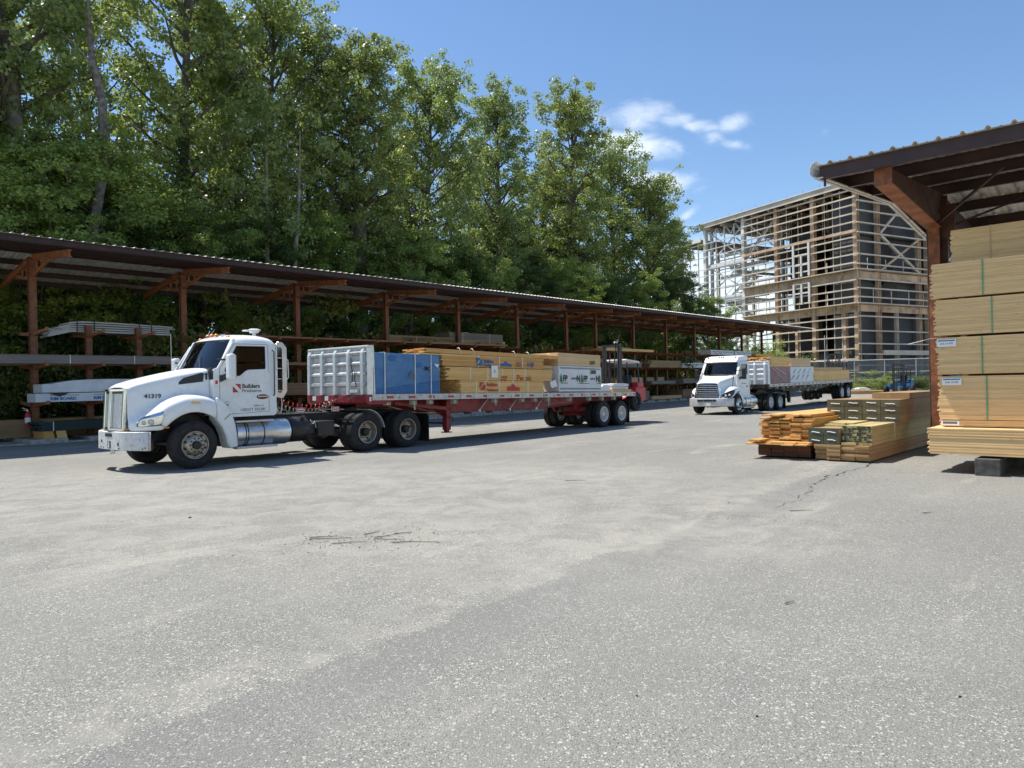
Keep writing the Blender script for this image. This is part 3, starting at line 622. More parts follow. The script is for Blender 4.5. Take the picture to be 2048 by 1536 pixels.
# fender tails behind the front wheels
for s in (1, -1):
    o_ = [(-.492,1.52),(-.62,1.455),(-.74,1.33),(-.85,1.15),(-.93,.9),(-.97,.65),(-.985,.40),(-.78,.37)]
    i_ = [(-.735,.5),(-.70,.66),(-.62,.86),(-.52,.99),(-.492,1.02)]
    m = MB(); m.plate(o_+i_, [], lambda a, c, t: (a, s*t, c), .80, 1.196); m.build('rear_fender', 'white_paint', t1, bevel=.045, smooth=40)
    m = MB(); m.bar((-.66,s*1.199,1.02), (-.80,s*1.199,1.14), .012, .006, (0,s,0)); m.build('fender_seam', 'black', t1)
    m = MB(); arc_fender(m, 0, .5, .70, -5, 185, min(s*.62, s*.80), max(s*.62, s*.80), .01); m.box(-.7,.7,min(s*.60,s*.62),max(s*.60,s*.62),.6,1.3); m.build('wheel_well', 'black', t1)
cab(t1)
# cowl
m = MB(); m.plate([(-.48,2.16),(-.62,2.165),(-.75,2.11),(-.75,1.9),(-.48,1.9)], [], lambda a, c, t: (a, t, c), -.93, .93); m.build('cowl', 'black_plastic', t1, bevel=.02)
for s in (1, -1):
    m = MB(); m.box(-.64, -.49, min(s*.8, s*1.03), max(s*.8, s*1.03), 1.44, 1.90); m.build('cowl_side', 'white_paint', t1, bevel=.01)
    m = MB(); m.box(-.66, -.49, min(s*.8, s*1.034), max(s*.8, s*1.034), 1.905, 2.10); m.build('hinge_cover', 'black_plastic', t1, bevel=.01)
m = MB(); m.box(-.60, -.54, 1.032, 1.042, 1.80, 1.88); m.build('side_marker', 'red_lens', t1, bevel=.004)
# grille: two upright halves in a V
def gp_(y, v): return Vector((1.205-.10*abs(y)/.5-.05*v, y, .90+.80*v))
for s in (1, -1):
    m = MB()
    n_ = 30
    for i in range(n_+1):
        v = .035+.86*i/n_; m.bar(gp_(s*.065, v)+Vector((.012,0,0)), gp_(s*.43, v)+Vector((.012,0,0)), .014, .015)
    for i in range(9): y = s*(.065+.365*i/8); m.bar(gp_(y, .03)+Vector((.004,0,0)), gp_(y, .9)+Vector((.004,0,0)), .008, .008, (1,0,0))
    m.build('grille', 'mesh_chrome', t1)
    m = MB(); m.bar(gp_(s*.47, -.02)+Vector((.0,0,0)), gp_(s*.47, .99), .075, .16, (1,0,0)); m.bar(gp_(s*.03, -.01)+Vector((.03,0,0)), gp_(s*.03, .97)+Vector((.03,0,0)), .04, .07, (1,0,0))
    m.bar(gp_(s*.01, 1.0), gp_(s*.50, 1.0), .16, .05); m.bar(gp_(s*.01, -.02), gp_(s*.50, -.02), .12, .05)
    m.build('grille_surround', 'chrome', t1, bevel=.008)
    m = MB(); m.box(1.03, 1.06, min(s*.02, s*.46), max(s*.02, s*.46), .9, 1.66); m.build('radiator', 'black', t1)
    m = MB(); m.plate([(.02,1.60),(.42,1.58),(.42,1.66),(.02,1.68)], [], lambda a, c, t: (1.165-.10*a/.5+t, s*a, c), 0, .012); m.build('grille_shade', 'black_plastic', t1)
# bumper
def bp(t):
    P_ = [(1.25,0),(1.245,.35),(1.225,.6),(1.19,.74),(1.12,.90),(.97,1.19)]; return P_
pts = [(x, -y) for x, y in bp(0)[::-1]][:-1]+bp(0)
m = MB(); m.grid([[(x-dx_, y*(1-dx_*.05), z) for x, y in pts] for z, dx_ in ((.455,.03),(.465,.0),(.83,.0),(.845,.03))]); m.grid([[(x-.05, y, z) for x, y in pts] for z in (.84,.46)])
bm_ = m.build('bumper', 'white_old', t1, smooth=30); sm = bm_.modifiers.new('solid', 'SOLIDIFY'); sm.thickness = .015
for a_, b_, c_, d_ in ((-.20,.14,.73,.80),(-.09,.07,.49,.64),(-.42,-.39,.6,.66),(.42,.45,.55,.62)): m = MB(); m.box(1.242, 1.256, a_, b_, c_, d_); m.build('bumper_slot', 'black', bm_)
m = MB(); m.box(1.257, 1.262, -.05, .03, .50, .63); m.build('tow_plate', 'alu_matte', bm_)
for q in ((1.0,1.15,.52),(1.03,1.10,.50),(1.24,-.45,.50),(1.24,-.30,.50),(1.24,.46,.50)): m = MB(); m.tube((q[0],q[1],q[2]), (q[0]+.02,q[1]+.01,q[2]), .012, n=6); m.build('bumper_bolt', 'black', bm_)
m = MB(); m.plate([(.1,.36),(.35,.33),(.30,.45),(.12,.455)], [], lambda a, c, t: (1.1+t, -a, c), 0, .01); m.build('torn_flap', 'white_old', t1)
# headlights follow the fender corner
def fo_at(x):
    P_ = [(1.10,.62),(1.07,.74),(1.02,.84),(.95,.93),(.85,1.02),(.72,1.10),(.62,1.14),(.5,1.17)]
    for (a, b1), (c, d_) in zip(P_, P_[1:]):
        if c <= x <= a: return b1+(d_-b1)*(a-x)/(a-c)
    return 1.17
for s in (1, -1):
    xs_ = [1.035,1.0,.95,.88,.80,.72,.66,.62]; top = [1.04,1.09,1.135,1.17,1.20,1.225,1.24,1.245]; bot = [.955,.94,.94,.94,.945,.95,.98,1.16]
    m = MB(); m.grid([[(x-.004, s*(fo_at(x)-.0), b_+(t_-b_)*v) for v in (0,.33,.66,1)] for x, t_, b_ in zip(xs_, top, bot)]); hl = m.build('headlight', 'chrome', t1, smooth=50)
    sm = hl.modifiers.new('solid', 'SOLIDIFY'); sm.thickness = .022; sm.offset = 0
    m = MB()
    for x, z, r_ in ((.94,1.02,.045),(.83,1.03,.055)):
        c = Vector((x+.012, s*(fo_at(x)+.012), z)); nrm = Vector((.62, s*.78, 0)); m.tube(c-nrm*.005, c+nrm*.012, r_*1.1, r_*.9, 16)
    for a, c in ((.70, .96), (.98, .78)): m.bar((a+.01, s*(fo_at(a)+.014), 1.12), (c+.01, s*(fo_at(c)+.014), 1.16), .02, .012, (0,s,0))
    m.build('lens', 'lamp_glass', hl, smooth=40)
    m = MB(); m.bar((1.03,s*(fo_at(1.03)+.01),.95), (.64,s*(fo_at(.64)+.01),.955), .014, .012); m.bar((1.03,s*(fo_at(1.03)+.01),.96), (.99,s*(fo_at(.99)+.012),1.08), .014, .012, (1,0,0)); m.bar((.99,s*(fo_at(.99)+.012),1.09), (.63,s*(fo_at(.63)+.012),1.245), .012, .012, (0,s,0)); m.build('trim', 'black_plastic', hl)
    m = MB(); m.box(.53, .64, min(s*1.165, s*1.178), max(s*1.165, s*1.178), .895, .925); m.build('side_marker', 'orange_lens', t1)
    m = MB(); m.plate([(.07,1.44),(-.11,1.44),(-.15,1.40),(-.13,1.375),(.05,1.375),(.09,1.40)], [], lambda a, c, t: (a, s*t, c), 1.185, 1.205); m.build('turn_light', 'chrome', t1, bevel=.004)
# side vents and hood badge
def hood_y(x, z): return .545+(.865-.545)*(1.05-x)/1.535+.045*(2.05-z)
for s in (1, -1):
    m = MB(); m.plate([(.13,1.80),(-.36,1.86),(-.385,2.04),(-.33,2.055),(.02,1.945),(.12,1.86)], [], lambda a, c, t: (a, s*(hood_y(a, c)+t), c), -.02, .008); m.build('hood_vent', 'black_plastic', t1)
    m = MB(); m.tube((-.43, s*(hood_y(-.43,2.02)-.01), 2.02), (-.43, s*(hood_y(-.43,2.02)+.012), 2.02), .03, n=12); m.box(-.45,-.41,min(s*(hood_y(-.43,1.93)-.01), s*(hood_y(-.43,1.93)+.01)),max(s*(hood_y(-.43,1.93)-.01), s*(hood_y(-.43,1.93)+.01)),1.90,1.985); m.build('hood_badge', 'steel_dark', t1)
# writing
hx = Vector((-1, .209, 0)).normalized()
text('lettering', '41319', .125, 'ink', t1, (.80, hood_y(.80,1.55)+.022, 1.52), hx, (0,-.05,1), .002, 1.05, .003)
for s in (1, -1):
    xd = (-s, 0, 0); y = s*1.0475
    x0 = -.945 if s > 0 else -1.66
    g = MB(); q = .19
    g.plate([(x0, 1.80),(x0-s*.06, 1.80),(x0-s*q, 1.80-q+.06),(x0-s*q, 1.80)], [], lambda a, c, t: (a, y+s*t, c), 0, .002)
    g.plate([(x0, 1.80-.05),(x0, 1.80-q),(x0-s*(q-.05), 1.80-q)], [], lambda a, c, t: (a, y+s*t, c), 0, .002); g.build('logo', 'ink_red', t1)
    text('lettering', 'Builders', .135, 'ink', t1, (x0-s*(q+.03), y, 1.705), xd, (0,0,1), .001, 1, .003)
    text('lettering', 'FirstSource', .105, 'ink', t1, (x0-s*(q+.03), y, 1.61), xd, (0,0,1), .001, .98, 0)
    text('lettering', 'USDOT 325281', .088, 'ink', t1, (-1.12 if s > 0 else -1.78, y, 1.185), xd, (0,0,1), .001, 1.08, 0)
    text('lettering', 'Wilmer, AL', .05, 'ink', t1, (-1.45 if s > 0 else -1.78, y, 1.285), xd, (0,0,1), .001, 1.05, 0)
    g = MB(); g.lathe([(.045,0),(.05,.001),(.052,0)], 20, (-.80 if s > 0 else -.8, y, 1.36)); g.plate([(-.76,1.37),(-.84,1.33),(-.83,1.32),(-.75,1.36)], [], lambda a, c, t: (a, y+s*t, c), 0, .002); g.build('emblem', 'ink', t1)
# roof lights, beacon, mirrors, rack
for x, y, z in ((-1.0,-.62,2.86),(-.97,-.2,2.92),(-.965,0,2.925),(-.97,.2,2.92),(-1.03,.62,2.86)):
    m = MB(); m.lathe([(.055,0),(.052,.025),(.035,.05),(0,.06)], 12, (x-.05,y,z), 'z'); m.build('roof_light', 'orange_lens', t1, smooth=60)
m = MB(); m.bar((-1.02,.40,2.93), (-1.10,.40,2.94), .10, .03); m.path([(-1.15,-.5,2.93),(-1.22,-.5,3.10)], .006, 5); m.build('antenna_base', 'white_plastic', t1)
m = MB(); m.path([(-1.2,-.55,2.93),(-1.38,-.55,3.16)], .005, 5); m.path([(-.66,-1.3,1.9),(-.66,-1.32,3.05)], .006, 5); m.build('antenna', 'alu', t1)
m = MB(); m.tube((-2.12,-.05,2.75), (-2.12,-.05,3.06), .045); m.lathe([(.0,0),(.10,.01),(.13,.06),(.16,.07),(.16,.09),(.10,.115),(0,.12)], 10, (-2.12,-.05,3.05), 'z'); m.box(-2.02,-1.86,-.15,.05,3.10,3.13); m.build('roof_beacon', 'white_plastic', t1, smooth=30)
mirror(t1, -.72, 1.30, 1.89, 2.46, 'white_plastic', arm_x=-.66); mirror(t1, -.72, -1.32, 1.89, 2.46, 'white_plastic', arm_x=-.66)
m = MB()
for s in (.95, -.97): m.plate([(-2.08,1.48),(-2.08,2.74),(-2.14,2.79),(-2.26,2.79),(-2.37,2.66),(-2.37,1.62),(-2.26,1.45)], [[(-2.12,1.60),(-2.12,2.66),(-2.22,2.68),(-2.25,2.60),(-2.25,1.66),(-2.2,1.58)]], lambda a, c, t: (a, t, c), s, s+.02)
m.box(-2.37,-2.35,-.96,.96,1.64,2.64)
for z in (1.62,1.9,2.15,2.4,2.66): m.box(-2.35,-2.10,-.95,.95,z,z+.025)
for y in (-.6,-.2,.2,.6): m.box(-2.41,-2.37,y-.05,y+.05,1.64,2.64)
m.build('headache_rack', 'alu', t1, bevel=.01)
m = MB(); m.path([(-2.37,.9,2.42),(-2.44,.9,2.36),(-2.45,.9,1.95),(-2.37,.9,1.86)], .014, 8); m.path([(-2.28,.85,1.46),(-2.30,.85,1.3),(-2.26,.85,1.1)], .012, 6); m.build('grab_handle', 'white_plastic', t1, smooth=50)
m = MB(); m.plate([(-2.06,1.15),(-2.06,1.42),(-2.25,1.1)], [], lambda a, c, t: (a, t, c), .80, .84); m.build('rack_bracket', 'pine_tan', t1)
chassis(t1, .95, -6.7, (-4.58, -5.98), (-1.04, -2.46))
for s in (1, -1):
    m = MB(); m.lathe([(0,-2.98),(.27,-2.98),(.305,-2.93),(.305,-2.52),(.29,-2.47),(0,-2.47)], 28, (0, s*.72, .68), 'x'); o = m.build('fluid_tank', 'black_plastic', t1, smooth=35)
    m = MB(); m.tube((-2.80,s*.90,.93), (-2.80,s*.98,.99), .05); m.build('cap', 'steel_dark', o)
    m = MB(); m.box(-3.65,-3.16,min(s*.62,s*1.06),max(s*.62,s*1.06),.48,.86); m.box(-3.16,-2.99,min(s*.62,s*.95),max(s*.62,s*.95),.55,.8); m.build('battery_box', 'black_plastic', t1, bevel=.03)
    m = MB(); m.path([(-2.99,s*.98,.9),(-3.05,s*.99,.8),(-3.1,s*1.0,.86),(-3.14,s*1.0,.7)], .012, 5); m.build('cable', 'alu_matte', t1)
    m = MB(); arc_fender(m, -4.58, .52, .575, 95, 172, min(s*.68,s*1.19), max(s*.68,s*1.19), .012); m.build('quarter_fender', 'alu_matte', t1, smooth=30)
    m = MB(); m.bar((-4.12,s*.43,.85), (-4.12,s*1.18,.85), .05, .05); m.build('fender_bracket', 'black', t1)
    m = MB(); m.box(-1.02,-.98,min(s*.5,s*1.0),max(s*.5,s*1.0),.35,1.05); m.box(-.99,-.80,min(s*.5,s*.7),max(s*.5,s*.7),.4,1.3); m.build('step_bracket', 'black', t1)
m = MB(); m.box(-3.9,-2.1,-.50,.50,1.025,1.05); m.build('catwalk', 'steel_dark', t1)
for x in (-2.92, -3.98):
    m = MB(); m.box(x-.23, x+.02, .50, .512, 1.06, 1.19); o = m.build('placard', 'paper', t1)
    m = MB(); m.plate([(x-.225,1.065),(x+.015,1.065),(x+.015,1.185),(x-.225,1.185)], [[(x-.205,1.08),(x-.005,1.08),(x-.005,1.17),(x-.205,1.17)]], lambda a, c, t: (a, t, c), .513, .515); m.box(x-.19,x-.02,.513,.515,1.11,1.135); m.build('border', 'ink_red', o)
hose(t1, 'air_hose', (-2.10,.35,1.62), (-4.25,.45,1.40), .30, 'hose_red', 17, .062)
hose(t1, 'air_hose', (-2.10,.25,1.58), (-4.25,.30,1.38), .40, 'hose_green', 20, .065, 1)
hose(t1, 'air_hose', (-2.10,.15,1.56), (-4.25,.15,1.38), .46, 'steel_dark', 20, .06, 2)
for s in (1, -1): wheel(t1, 0, s*1.06, .51, 'front', 'steel_wheel', s)
dual(t1, -4.58, .51, 'steel_wheel'); dual(t1, -5.98, .51, 'steel_wheel')

# --- second tractor: rounder hood, wide barred grille, facing the camera
TH2 = R(41.5); F2 = Vector((-math.sin(TH2), -math.cos(TH2), 0)); L2 = Vector((-F2.y, F2.x, 0))
o2 = Vector((11.60, 36.26, 0))-L2*1.2; t2 = thing('semi_truck', 'farther white semi truck with wide horizontal-bar grille and black mirrors', 'truck', (o2.x, o2.y, .03), (0, -.006, math.atan2(F2.y, F2.x)))
st = []
for x, ht, hy, hs, fz, fo in ((1.12,1.62,.58,1.55,.98,.72),(1.08,1.67,.60,1.61,1.03,.84),(1.0,1.71,.62,1.66,1.08,.94),(.9,1.745,.64,1.70,1.14,1.02),(.75,1.78,.67,1.73,1.22,1.09),(.6,1.81,.70,1.765,1.30,1.14),(.4,1.86,.73,1.81,1.38,1.18),(.2,1.90,.77,1.85,1.40,1.19),(.0,1.94,.81,1.885,1.40,1.19),(-.1,1.97,.83,1.91,1.38,1.19),(-.2,2.0,.85,1.935,1.35,1.17)):
    st.append((x, ht, hy, hs, fz, fo, .84 if x > .62 else arch(x, .68)))
m = MB(); m.grid(hood_loft(st)); hood = m.build('hood', 'white_paint', t2, smooth=60, sub=1); sm = hood.modifiers.new('solid', 'SOLIDIFY'); sm.thickness = .02; sm.offset = -1
cab(t2, .36, -.08, True)
m = MB(); m.plate([(-.40,2.70),(-.62,2.96),(-1.2,3.05),(-1.75,3.02),(-1.75,2.80),(-.5,2.66)], [], lambda a, c, t: (a, t, c), -.93, .93); m.build('roof_fairing', 'white_paint', t2, bevel=.05, smooth=40)
for y in (-.75,-.12,0,.12,.75): m = MB(); m.box(-.60,-.54,y-.03,y+.03,2.90,2.96); m.build('roof_light', 'steel_dark', t2)
m = MB(); m.plate([(-.15,1.94),(-.30,2.07),(-.42,2.03),(-.42,1.7),(-.15,1.7)], [], lambda a, c, t: (a, t, c), -.93, .93); m.build('cowl', 'white_paint', t2, bevel=.03)
for s in (1, -1): m = MB(); m.plate([(-.195,1.90),(-.195,1.02),(-.62,1.0),(-1.66,.98),(-1.66,.82),(-.72,.82),(-.62,.55),(-.5,.55),(-.35,1.3)], [], lambda a, c, t: (a, s*t, c), .9, 1.12); m.build('cab_skirt', 'white_paint', t2, bevel=.03)
for s in (1, -1): m = MB(); m.box(-.7,.7,min(s*.60,s*.62),max(s*.60,s*.62),.55,1.3); arc_fender(m, 0, .5, .66, -5, 185, min(s*.62,s*.8), max(s*.62,s*.8), .01); m.build('wheel_well', 'black', t2)
m = MB(); m.plate([(-.66,.80),(.66,.80),(.71,1.0),(.62,1.60),(-.62,1.60),(-.71,1.0)], [[(-.60,.85),(.60,.85),(.65,1.02),(.56,1.55),(-.56,1.55),(-.65,1.02)]], lambda a, c, t: (1.15-.10*(c-.84)-.08*(a*a)+t, a, c), -.03, .03); m.build('grille_surround', 'chrome', t2, bevel=.006)
m = MB()
for i in range(7):
    z = .90+.095*i; wy = .61-.02*max(0, z-1.05)*4
    m.path([(1.17-.10*(z-.84)-.08*y*y, y, z) for y in (-wy,-wy/2,0,wy/2,wy)], .014, 6)
m.bar((1.18,0,.88), (1.13,0,1.47), .02, .02, (1,0,0)); m.build('grille', 'chrome', t2, smooth=50)
m = MB(); m.plate([(-.64,.83),(.64,.83),(.67,1.0),(.58,1.56),(-.58,1.56),(-.67,1.0)], [], lambda a, c, t: (1.10-.10*(c-.84)-.08*a*a+t, a, c), -.01, 0); m.build('radiator', 'black', t2)
P2 = [(1.24,0),(1.23,.4),(1.19,.75),(1.08,1.0),(.80,1.17),(.62,1.19)]; pts = [(x, -y) for x, y in P2[::-1]][:-1]+P2
m = MB(); m.grid([[(x-d_, y*(1-d_*.1), z) for x, y in pts] for z, d_ in ((.40,.06),(.43,.0),(.60,-.01),(.80,.02),(.83,.08))]); bb = m.build('bumper', 'alu_matte', t2, smooth=40); sm = bb.modifiers.new('solid', 'SOLIDIFY'); sm.thickness = .02
for a_, b_ in ((-.50,-.18),(-.14,.30),(.34,.50)): m = MB(); m.box(1.20, 1.262, a_, b_, .66, .76); m.build('bumper_intake', 'black', bb)
m = MB(); m.box(1.25,1.265,-.02,.22,.45,.57); m.build('licence_plate', 'paper', bb)
for s in (1, -1):
    m = MB(); m.box(1.0,1.06,min(s*.88,s*1.03),max(s*.88,s*1.03),.58,.68); m.build('fog_light', 'chrome', bb, bevel=.02)
    def fo2(x):
        P_ = [(1.12,.66),(1.08,.80),(1.0,.92),(.9,1.0),(.75,1.08),(.6,1.13),(.4,1.17)]
        for (a, b1), (c, d_) in zip(P_, P_[1:]):
            if c <= x <= a: return b1+(d_-b1)*(a-x)/(a-c)
        return 1.17
    xs_ = [1.10,1.06,1.0,.9,.78,.66,.55,.45]; top = [1.0,1.06,1.10,1.15,1.19,1.22,1.23,1.24]; bot = [.88,.86,.85,.85,.87,.93,1.02,1.15]
    m = MB(); m.grid([[(x-.004, s*fo2(x), b_+(t_-b_)*v) for v in (0,.33,.66,1)] for x, t_, b_ in zip(xs_, top, bot)]); hl = m.build('headlight', 'black_plastic', t2, smooth=50); sm = hl.modifiers.new('solid', 'SOLIDIFY'); sm.thickness = .03; sm.offset = 0
    m = MB()
    for x, z, r_ in ((1.0,.96,.055),(.84,.99,.065)):
        c = Vector((x+.014, s*(fo2(x)+.014), z)); nrm = Vector((.7, s*.7, 0)); m.tube(c-nrm*.005, c+nrm*.012, r_, r_*.8, 16)
    m.build('lens', 'chrome', hl)
    m = MB(); m.path([(.15,s*.86,1.80),(.22,s*1.0,1.95),(.26,s*1.05,2.02)], .014, 6); m.path([(.22,s*1.0,1.95),(.35,s*1.02,1.6),(.3,s*.98,1.4)], .02, 6); m.box(.20,.30,s*1.05-.09,s*1.05+.09,2.0,2.14); m.build('hood_mirror', 'black_plastic', t2, bevel=.02)
    mirror(t2, -.30, s*1.32, 1.78, 2.36, 'black_plastic', arm_x=-.28)
    text('lettering', 'Builders FirstSource', .075, 'ink_blue', t2, (-.62 if s > 0 else -1.3, s*1.0475, 1.55), (-s,0,0), (0,0,1), .001)
    m = MB(); m.tube((-.35,s*1.119,1.42), (-.35,s*1.126,1.42), .035); m.tube((-.62,s*1.119,1.0+.35), (-.62,s*1.126,1.35), .03); m.build('emblem', 'ink_red', t2)
chassis(t2, .9, -6.0, (-4.15, -5.5), (-.75, -2.6), .76, .33, .62)
m = MB(); m.box(-1.9,-3.4,-.5,.5,1.03,1.06); m.box(-1.78,-1.74,-.8,.8,1.06,1.3); m.build('catwalk', 'steel_dark', t2)
hose(t2, 'air_hose', (-1.7,.3,1.7), (-3.7,.4,1.40), .25, 'steel_dark', 16, .045)
for s in (1, -1): wheel(t2, 0, s*1.04, .51, 'front', 'alu_wheel', s)
dual(t2, -4.15, .51, 'white_wheel'); dual(t2, -5.5, .51, 'white_wheel')

# ------------------------------------------------------------------ flatbed trailers
def flatbed(root, length, paint, beam_mat, nose_mat, x_nose=-.22, axles=(-11.85, -13.2), head=True, head_mat='headboard', simple=False):
    zt = 1.49                       # deck top at the nose (the trailer leans back a little)
    xe = x_nose-length
    m = MB(); m.box(xe, x_nose-.16, -1.25, 1.25, zt-.05, zt); m.build('deck', 'alu_matte', root)
    for s in (1, -1):
        m = MB(); m.box(xe, x_nose-.16, min(s*1.25, s*1.295), max(s*1.25, s*1.295), zt-.15, zt+.012); r_ = m.build('side_rail', 'rail', root)
        for i in range(int(length/.78)):
            x = x_nose-.55-i*.78
            t = MB(); t.box(x-.34, x-.10, min(s*1.2955, s*1.298), max(s*1.2955, s*1.298), zt-.105, zt-.04); t.build('red_marking', 'red_tape', r_)
        t = MB()
        for i in range(int(length/.6)):
            x = x_nose-.5-i*.6; t.box(x-.05, x, min(s*1.296, s*1.315), max(s*1.296, s*1.315), zt-.13, zt-.02)
        tt = t.build('stake_pocket', 'rail', r_)
    # red nose and front face
    m = MB(); m.plate([(x_nose+.02,zt),(x_nose+.02,zt-.21),(x_nose-.06,zt-.26),(x_nose-.5,zt-.26),(x_nose-.95,zt-.16),(x_nose-.155,zt-.15),(x_nose-.155,zt+.0)], [], lambda a, c, t: (a, t, c), -1.29, 1.29); nz_ = m.build('nose', nose_mat, root, bevel=.012)
    if not simple:
        t = MB(); t.box(x_nose-.12, x_nose-.06, 1.291, 1.295, zt-.17, zt-.06); t.build('nose_label', 'paper', nz_)
        for y in (-.9, -.35): t = MB(); t.box(x_nose+.021, x_nose+.024, y-.14, y+.02, zt-.15, zt-.03); t.build('nose_label', 'paper', nz_)
        for y in (.35,.8): t = MB(); t.bar((x_nose+.03, y, zt-.03), (x_nose+.10, y-.2, zt-.12), .02, .012); t.build('nose_hook', 'alu', nz_)
    # main beams: deep in the middle, shallow over the fifth wheel
    for s in (1, -1):
        m = MB(); prof = [(x_nose-.3,zt-.15),(x_nose-.3,zt-.30),(-2.4,zt-.32),(-3.6,zt-.55),(axles[0]+3.2,zt-.55),(axles[0]+1.4,zt-.45),(xe,zt-.42),(xe,zt-.15)]
        m.plate(prof, [], lambda a, c, t: (a, s*t, c), .46, .475); m.plate([(p, q) for p, q in ((x_nose-.3,zt-.30),(-2.4,zt-.32),(-3.6,zt-.55),(axles[0]+3.2,zt-.55),(axles[0]+1.4,zt-.45),(xe,zt-.42),(xe,zt-.44),(axles[0]+1.4,zt-.47),(axles[0]+3.2,zt-.57),(-3.6,zt-.57),(-2.4,zt-.34),(x_nose-.3,zt-.32))], [], lambda a, c, t: (a, s*t, c), .40, .54)
        m.build('main_beam', beam_mat, root)
    m = MB(); n_ = int(length/.45)
    for i in range(n_): x = x_nose-.4-i*.45; m.box(x-.025, x+.025, -1.24, 1.24, zt-.14, zt-.055)
    m.build('cross_member', beam_mat, root)
    # deep inner skirt seen along the side (the photographed side is a solid red beam)
    for s in (1, -1):
        m = MB(); m.plate([(-3.7,zt-.16),(-3.7,zt-.54),(-8.2,zt-.54),(-9.2,zt-.40),(-10.2,zt-.38),(-10.2,zt-.16)], [], lambda a, c, t: (a, s*t, c), .90, .93); m.plate([(-1.4,zt-.20),(-1.4,zt-.28),(-3.72,zt-.5),(-3.72,zt-.40)], [], lambda a, c, t: (a, s*t, c), .95, 1.0); m.build('side_beam', beam_mat, root)
        # landing legs
        m = MB(); m.box(-3.62, -3.44, min(s*.82,s*1.0), max(s*.82,s*1.0), .42, zt-.15); m.box(-3.59, -3.47, min(s*.85,s*.97), max(s*.85,s*.97), .36, .5); m.box(-3.66,-3.40,min(s*.80,s*1.02),max(s*.80,s*1.02),.34,.37); m.bar((-3.5,s*.9,.75),(-4.1,s*.6,zt-.4),.04,.04); m.bar((-3.55,s*.9,.75),(-3.0,s*.7,zt-.4),.04,.04); m.build('landing_leg', paint, root, bevel=.008)
        # straps and winches rolled under the rail
        for i, x in enumerate((-.95,-1.9,-2.55,-3.55,-5.4,-6.8,-7.5,-8.25,-9.6,-10.9,-11.8,-12.7)):
            if x < xe+.3: continue
            m = MB(); m.lathe([(0,-.05),(.055,-.05),(.058,0),(.055,.05),(0,.05)], 14, (x, s*1.2, zt-.23)); m.box(x-.07, x-.055, min(s*1.13,s*1.27), max(s*1.13,s*1.27), zt-.29, zt-.15); m.box(x+.055, x+.07, min(s*1.13,s*1.27), max(s*1.13,s*1.27), zt-.29, zt-.15)
            wch = m.build('winch', 'web', root, smooth=40)
            if i % 3 == 1: m = MB(); m.bar((x, s*1.24, zt-.18), (x-.03, s*1.24, zt-.38-.05*(i % 2)), .05, .012, (0,1,0)); m.build('loose_strap', 'web', wch)
        for x in (-4.85, -6.35, -7.8):
            m = MB(); m.path([(x,s*1.05,zt-.50),(x-.05,s*1.05,zt-.47),(x-.35,s*1.1,zt-.17)], .015, 6); m.box(x-.03,x+.03,s*1.05-.03,s*1.05+.03,zt-.56,zt-.48); m.build('strut', 'alu_matte', root)
        m = MB(); m.box(axles[1]-.68, axles[1]-.665, min(s*.70,s*1.25), max(s*.70,s*1.25), .25, 1.2); m.build('mud_flap', 'black', root)
    m = MB(); m.tube((-3.53,-.85,.62), (-3.53,.85,.62), .025); m.path([(-3.53,.95,.8),(-3.53,1.15,.8),(-3.53,1.15,.66)], .015, 6); m.build('cross_shaft', 'black', root)
    dz = .0127*abs(axles[0])
    m = MB()
    for x in axles:
        m.tube((x,-.95,.51+dz), (x,.95,.51+dz), .075); m.box(x-.12, x+.12, -.6, .6, .6+dz, .8+dz)
    for s in (.47, -.47): m.box(axles[1]-.6, axles[0]+.9, s-.04, s+.04, .78+dz, .95+dz); m.plate([(axles[0]+.9,zt-.4),(axles[0]+.9,.70+dz),(axles[0]+.7,.6+dz),(axles[0]+.55,.8+dz),(axles[0]+.5,zt-.4)], [], lambda a, c, t: (a, t+s, c), -.05, .05)
    m.build('bogie', beam_mat, root)
    for x in axles: dual(root, x, .51+dz, 'white_wheel', 1.3)
    if head:
        # sloping-topped bulkhead of five ribs and horizontal corrugations
        hd = thing('headboard', None, None); hd.parent = root; hd.location = (x_nose, 0, zt); 
        H_ = 1.26; rows = []; nz = 48
        for i in range(nz+1):
            z = .02+(H_-.06)*i/nz; ph = (z-.16)/.27; q = ph-math.floor(ph); bul = .06 if .30 < q < .62 else 0; bul = .085*max(0, min(1, (math.sin((ph-.2)*2*math.pi)-.25)*3)) if .1 < z < 1.15 else 0
            rows.append([(-.06+bul, y, z) for y in (-1.24, 0, 1.24)])
        m = MB(); m.grid(rows); pn = m.build('panel', 'alu_matte' if head_mat == 'headboard' else head_mat, hd, smooth=60)
        if True:
            m = MB(); m.box(-.085,-.07,-1.25,1.25,0,H_); m.build('back_sheet', head_mat, hd)
        for y in (-1.235, -.66, -.09, .48, 1.05):
            m = MB(); m.plate([(-.07,0),(.05,0),(.05,H_-.16),(-.03,H_-.02),(-.07,H_-.02)], [], lambda a, c, t: (a, t, c), y-.01, y+.10); m.build('rib', head_mat, hd, bevel=.01)
        for s in (1, -1):
            m = MB(); m.box(-.20,-.0,min(s*1.25,s*1.29),max(s*1.25,s*1.29),0,H_-.03); m.bar((-.20, s*1.27, H_-.02), (-.24, s*1.27, 0), .03, .06, (0,1,0)); m.build('end_plate', head_mat, hd, bevel=.008)
        m = MB(); m.box(-.22,.0,-1.30,1.30,H_-.03,H_+.03); m.build('top_rail', head_mat, hd, bevel=.02)
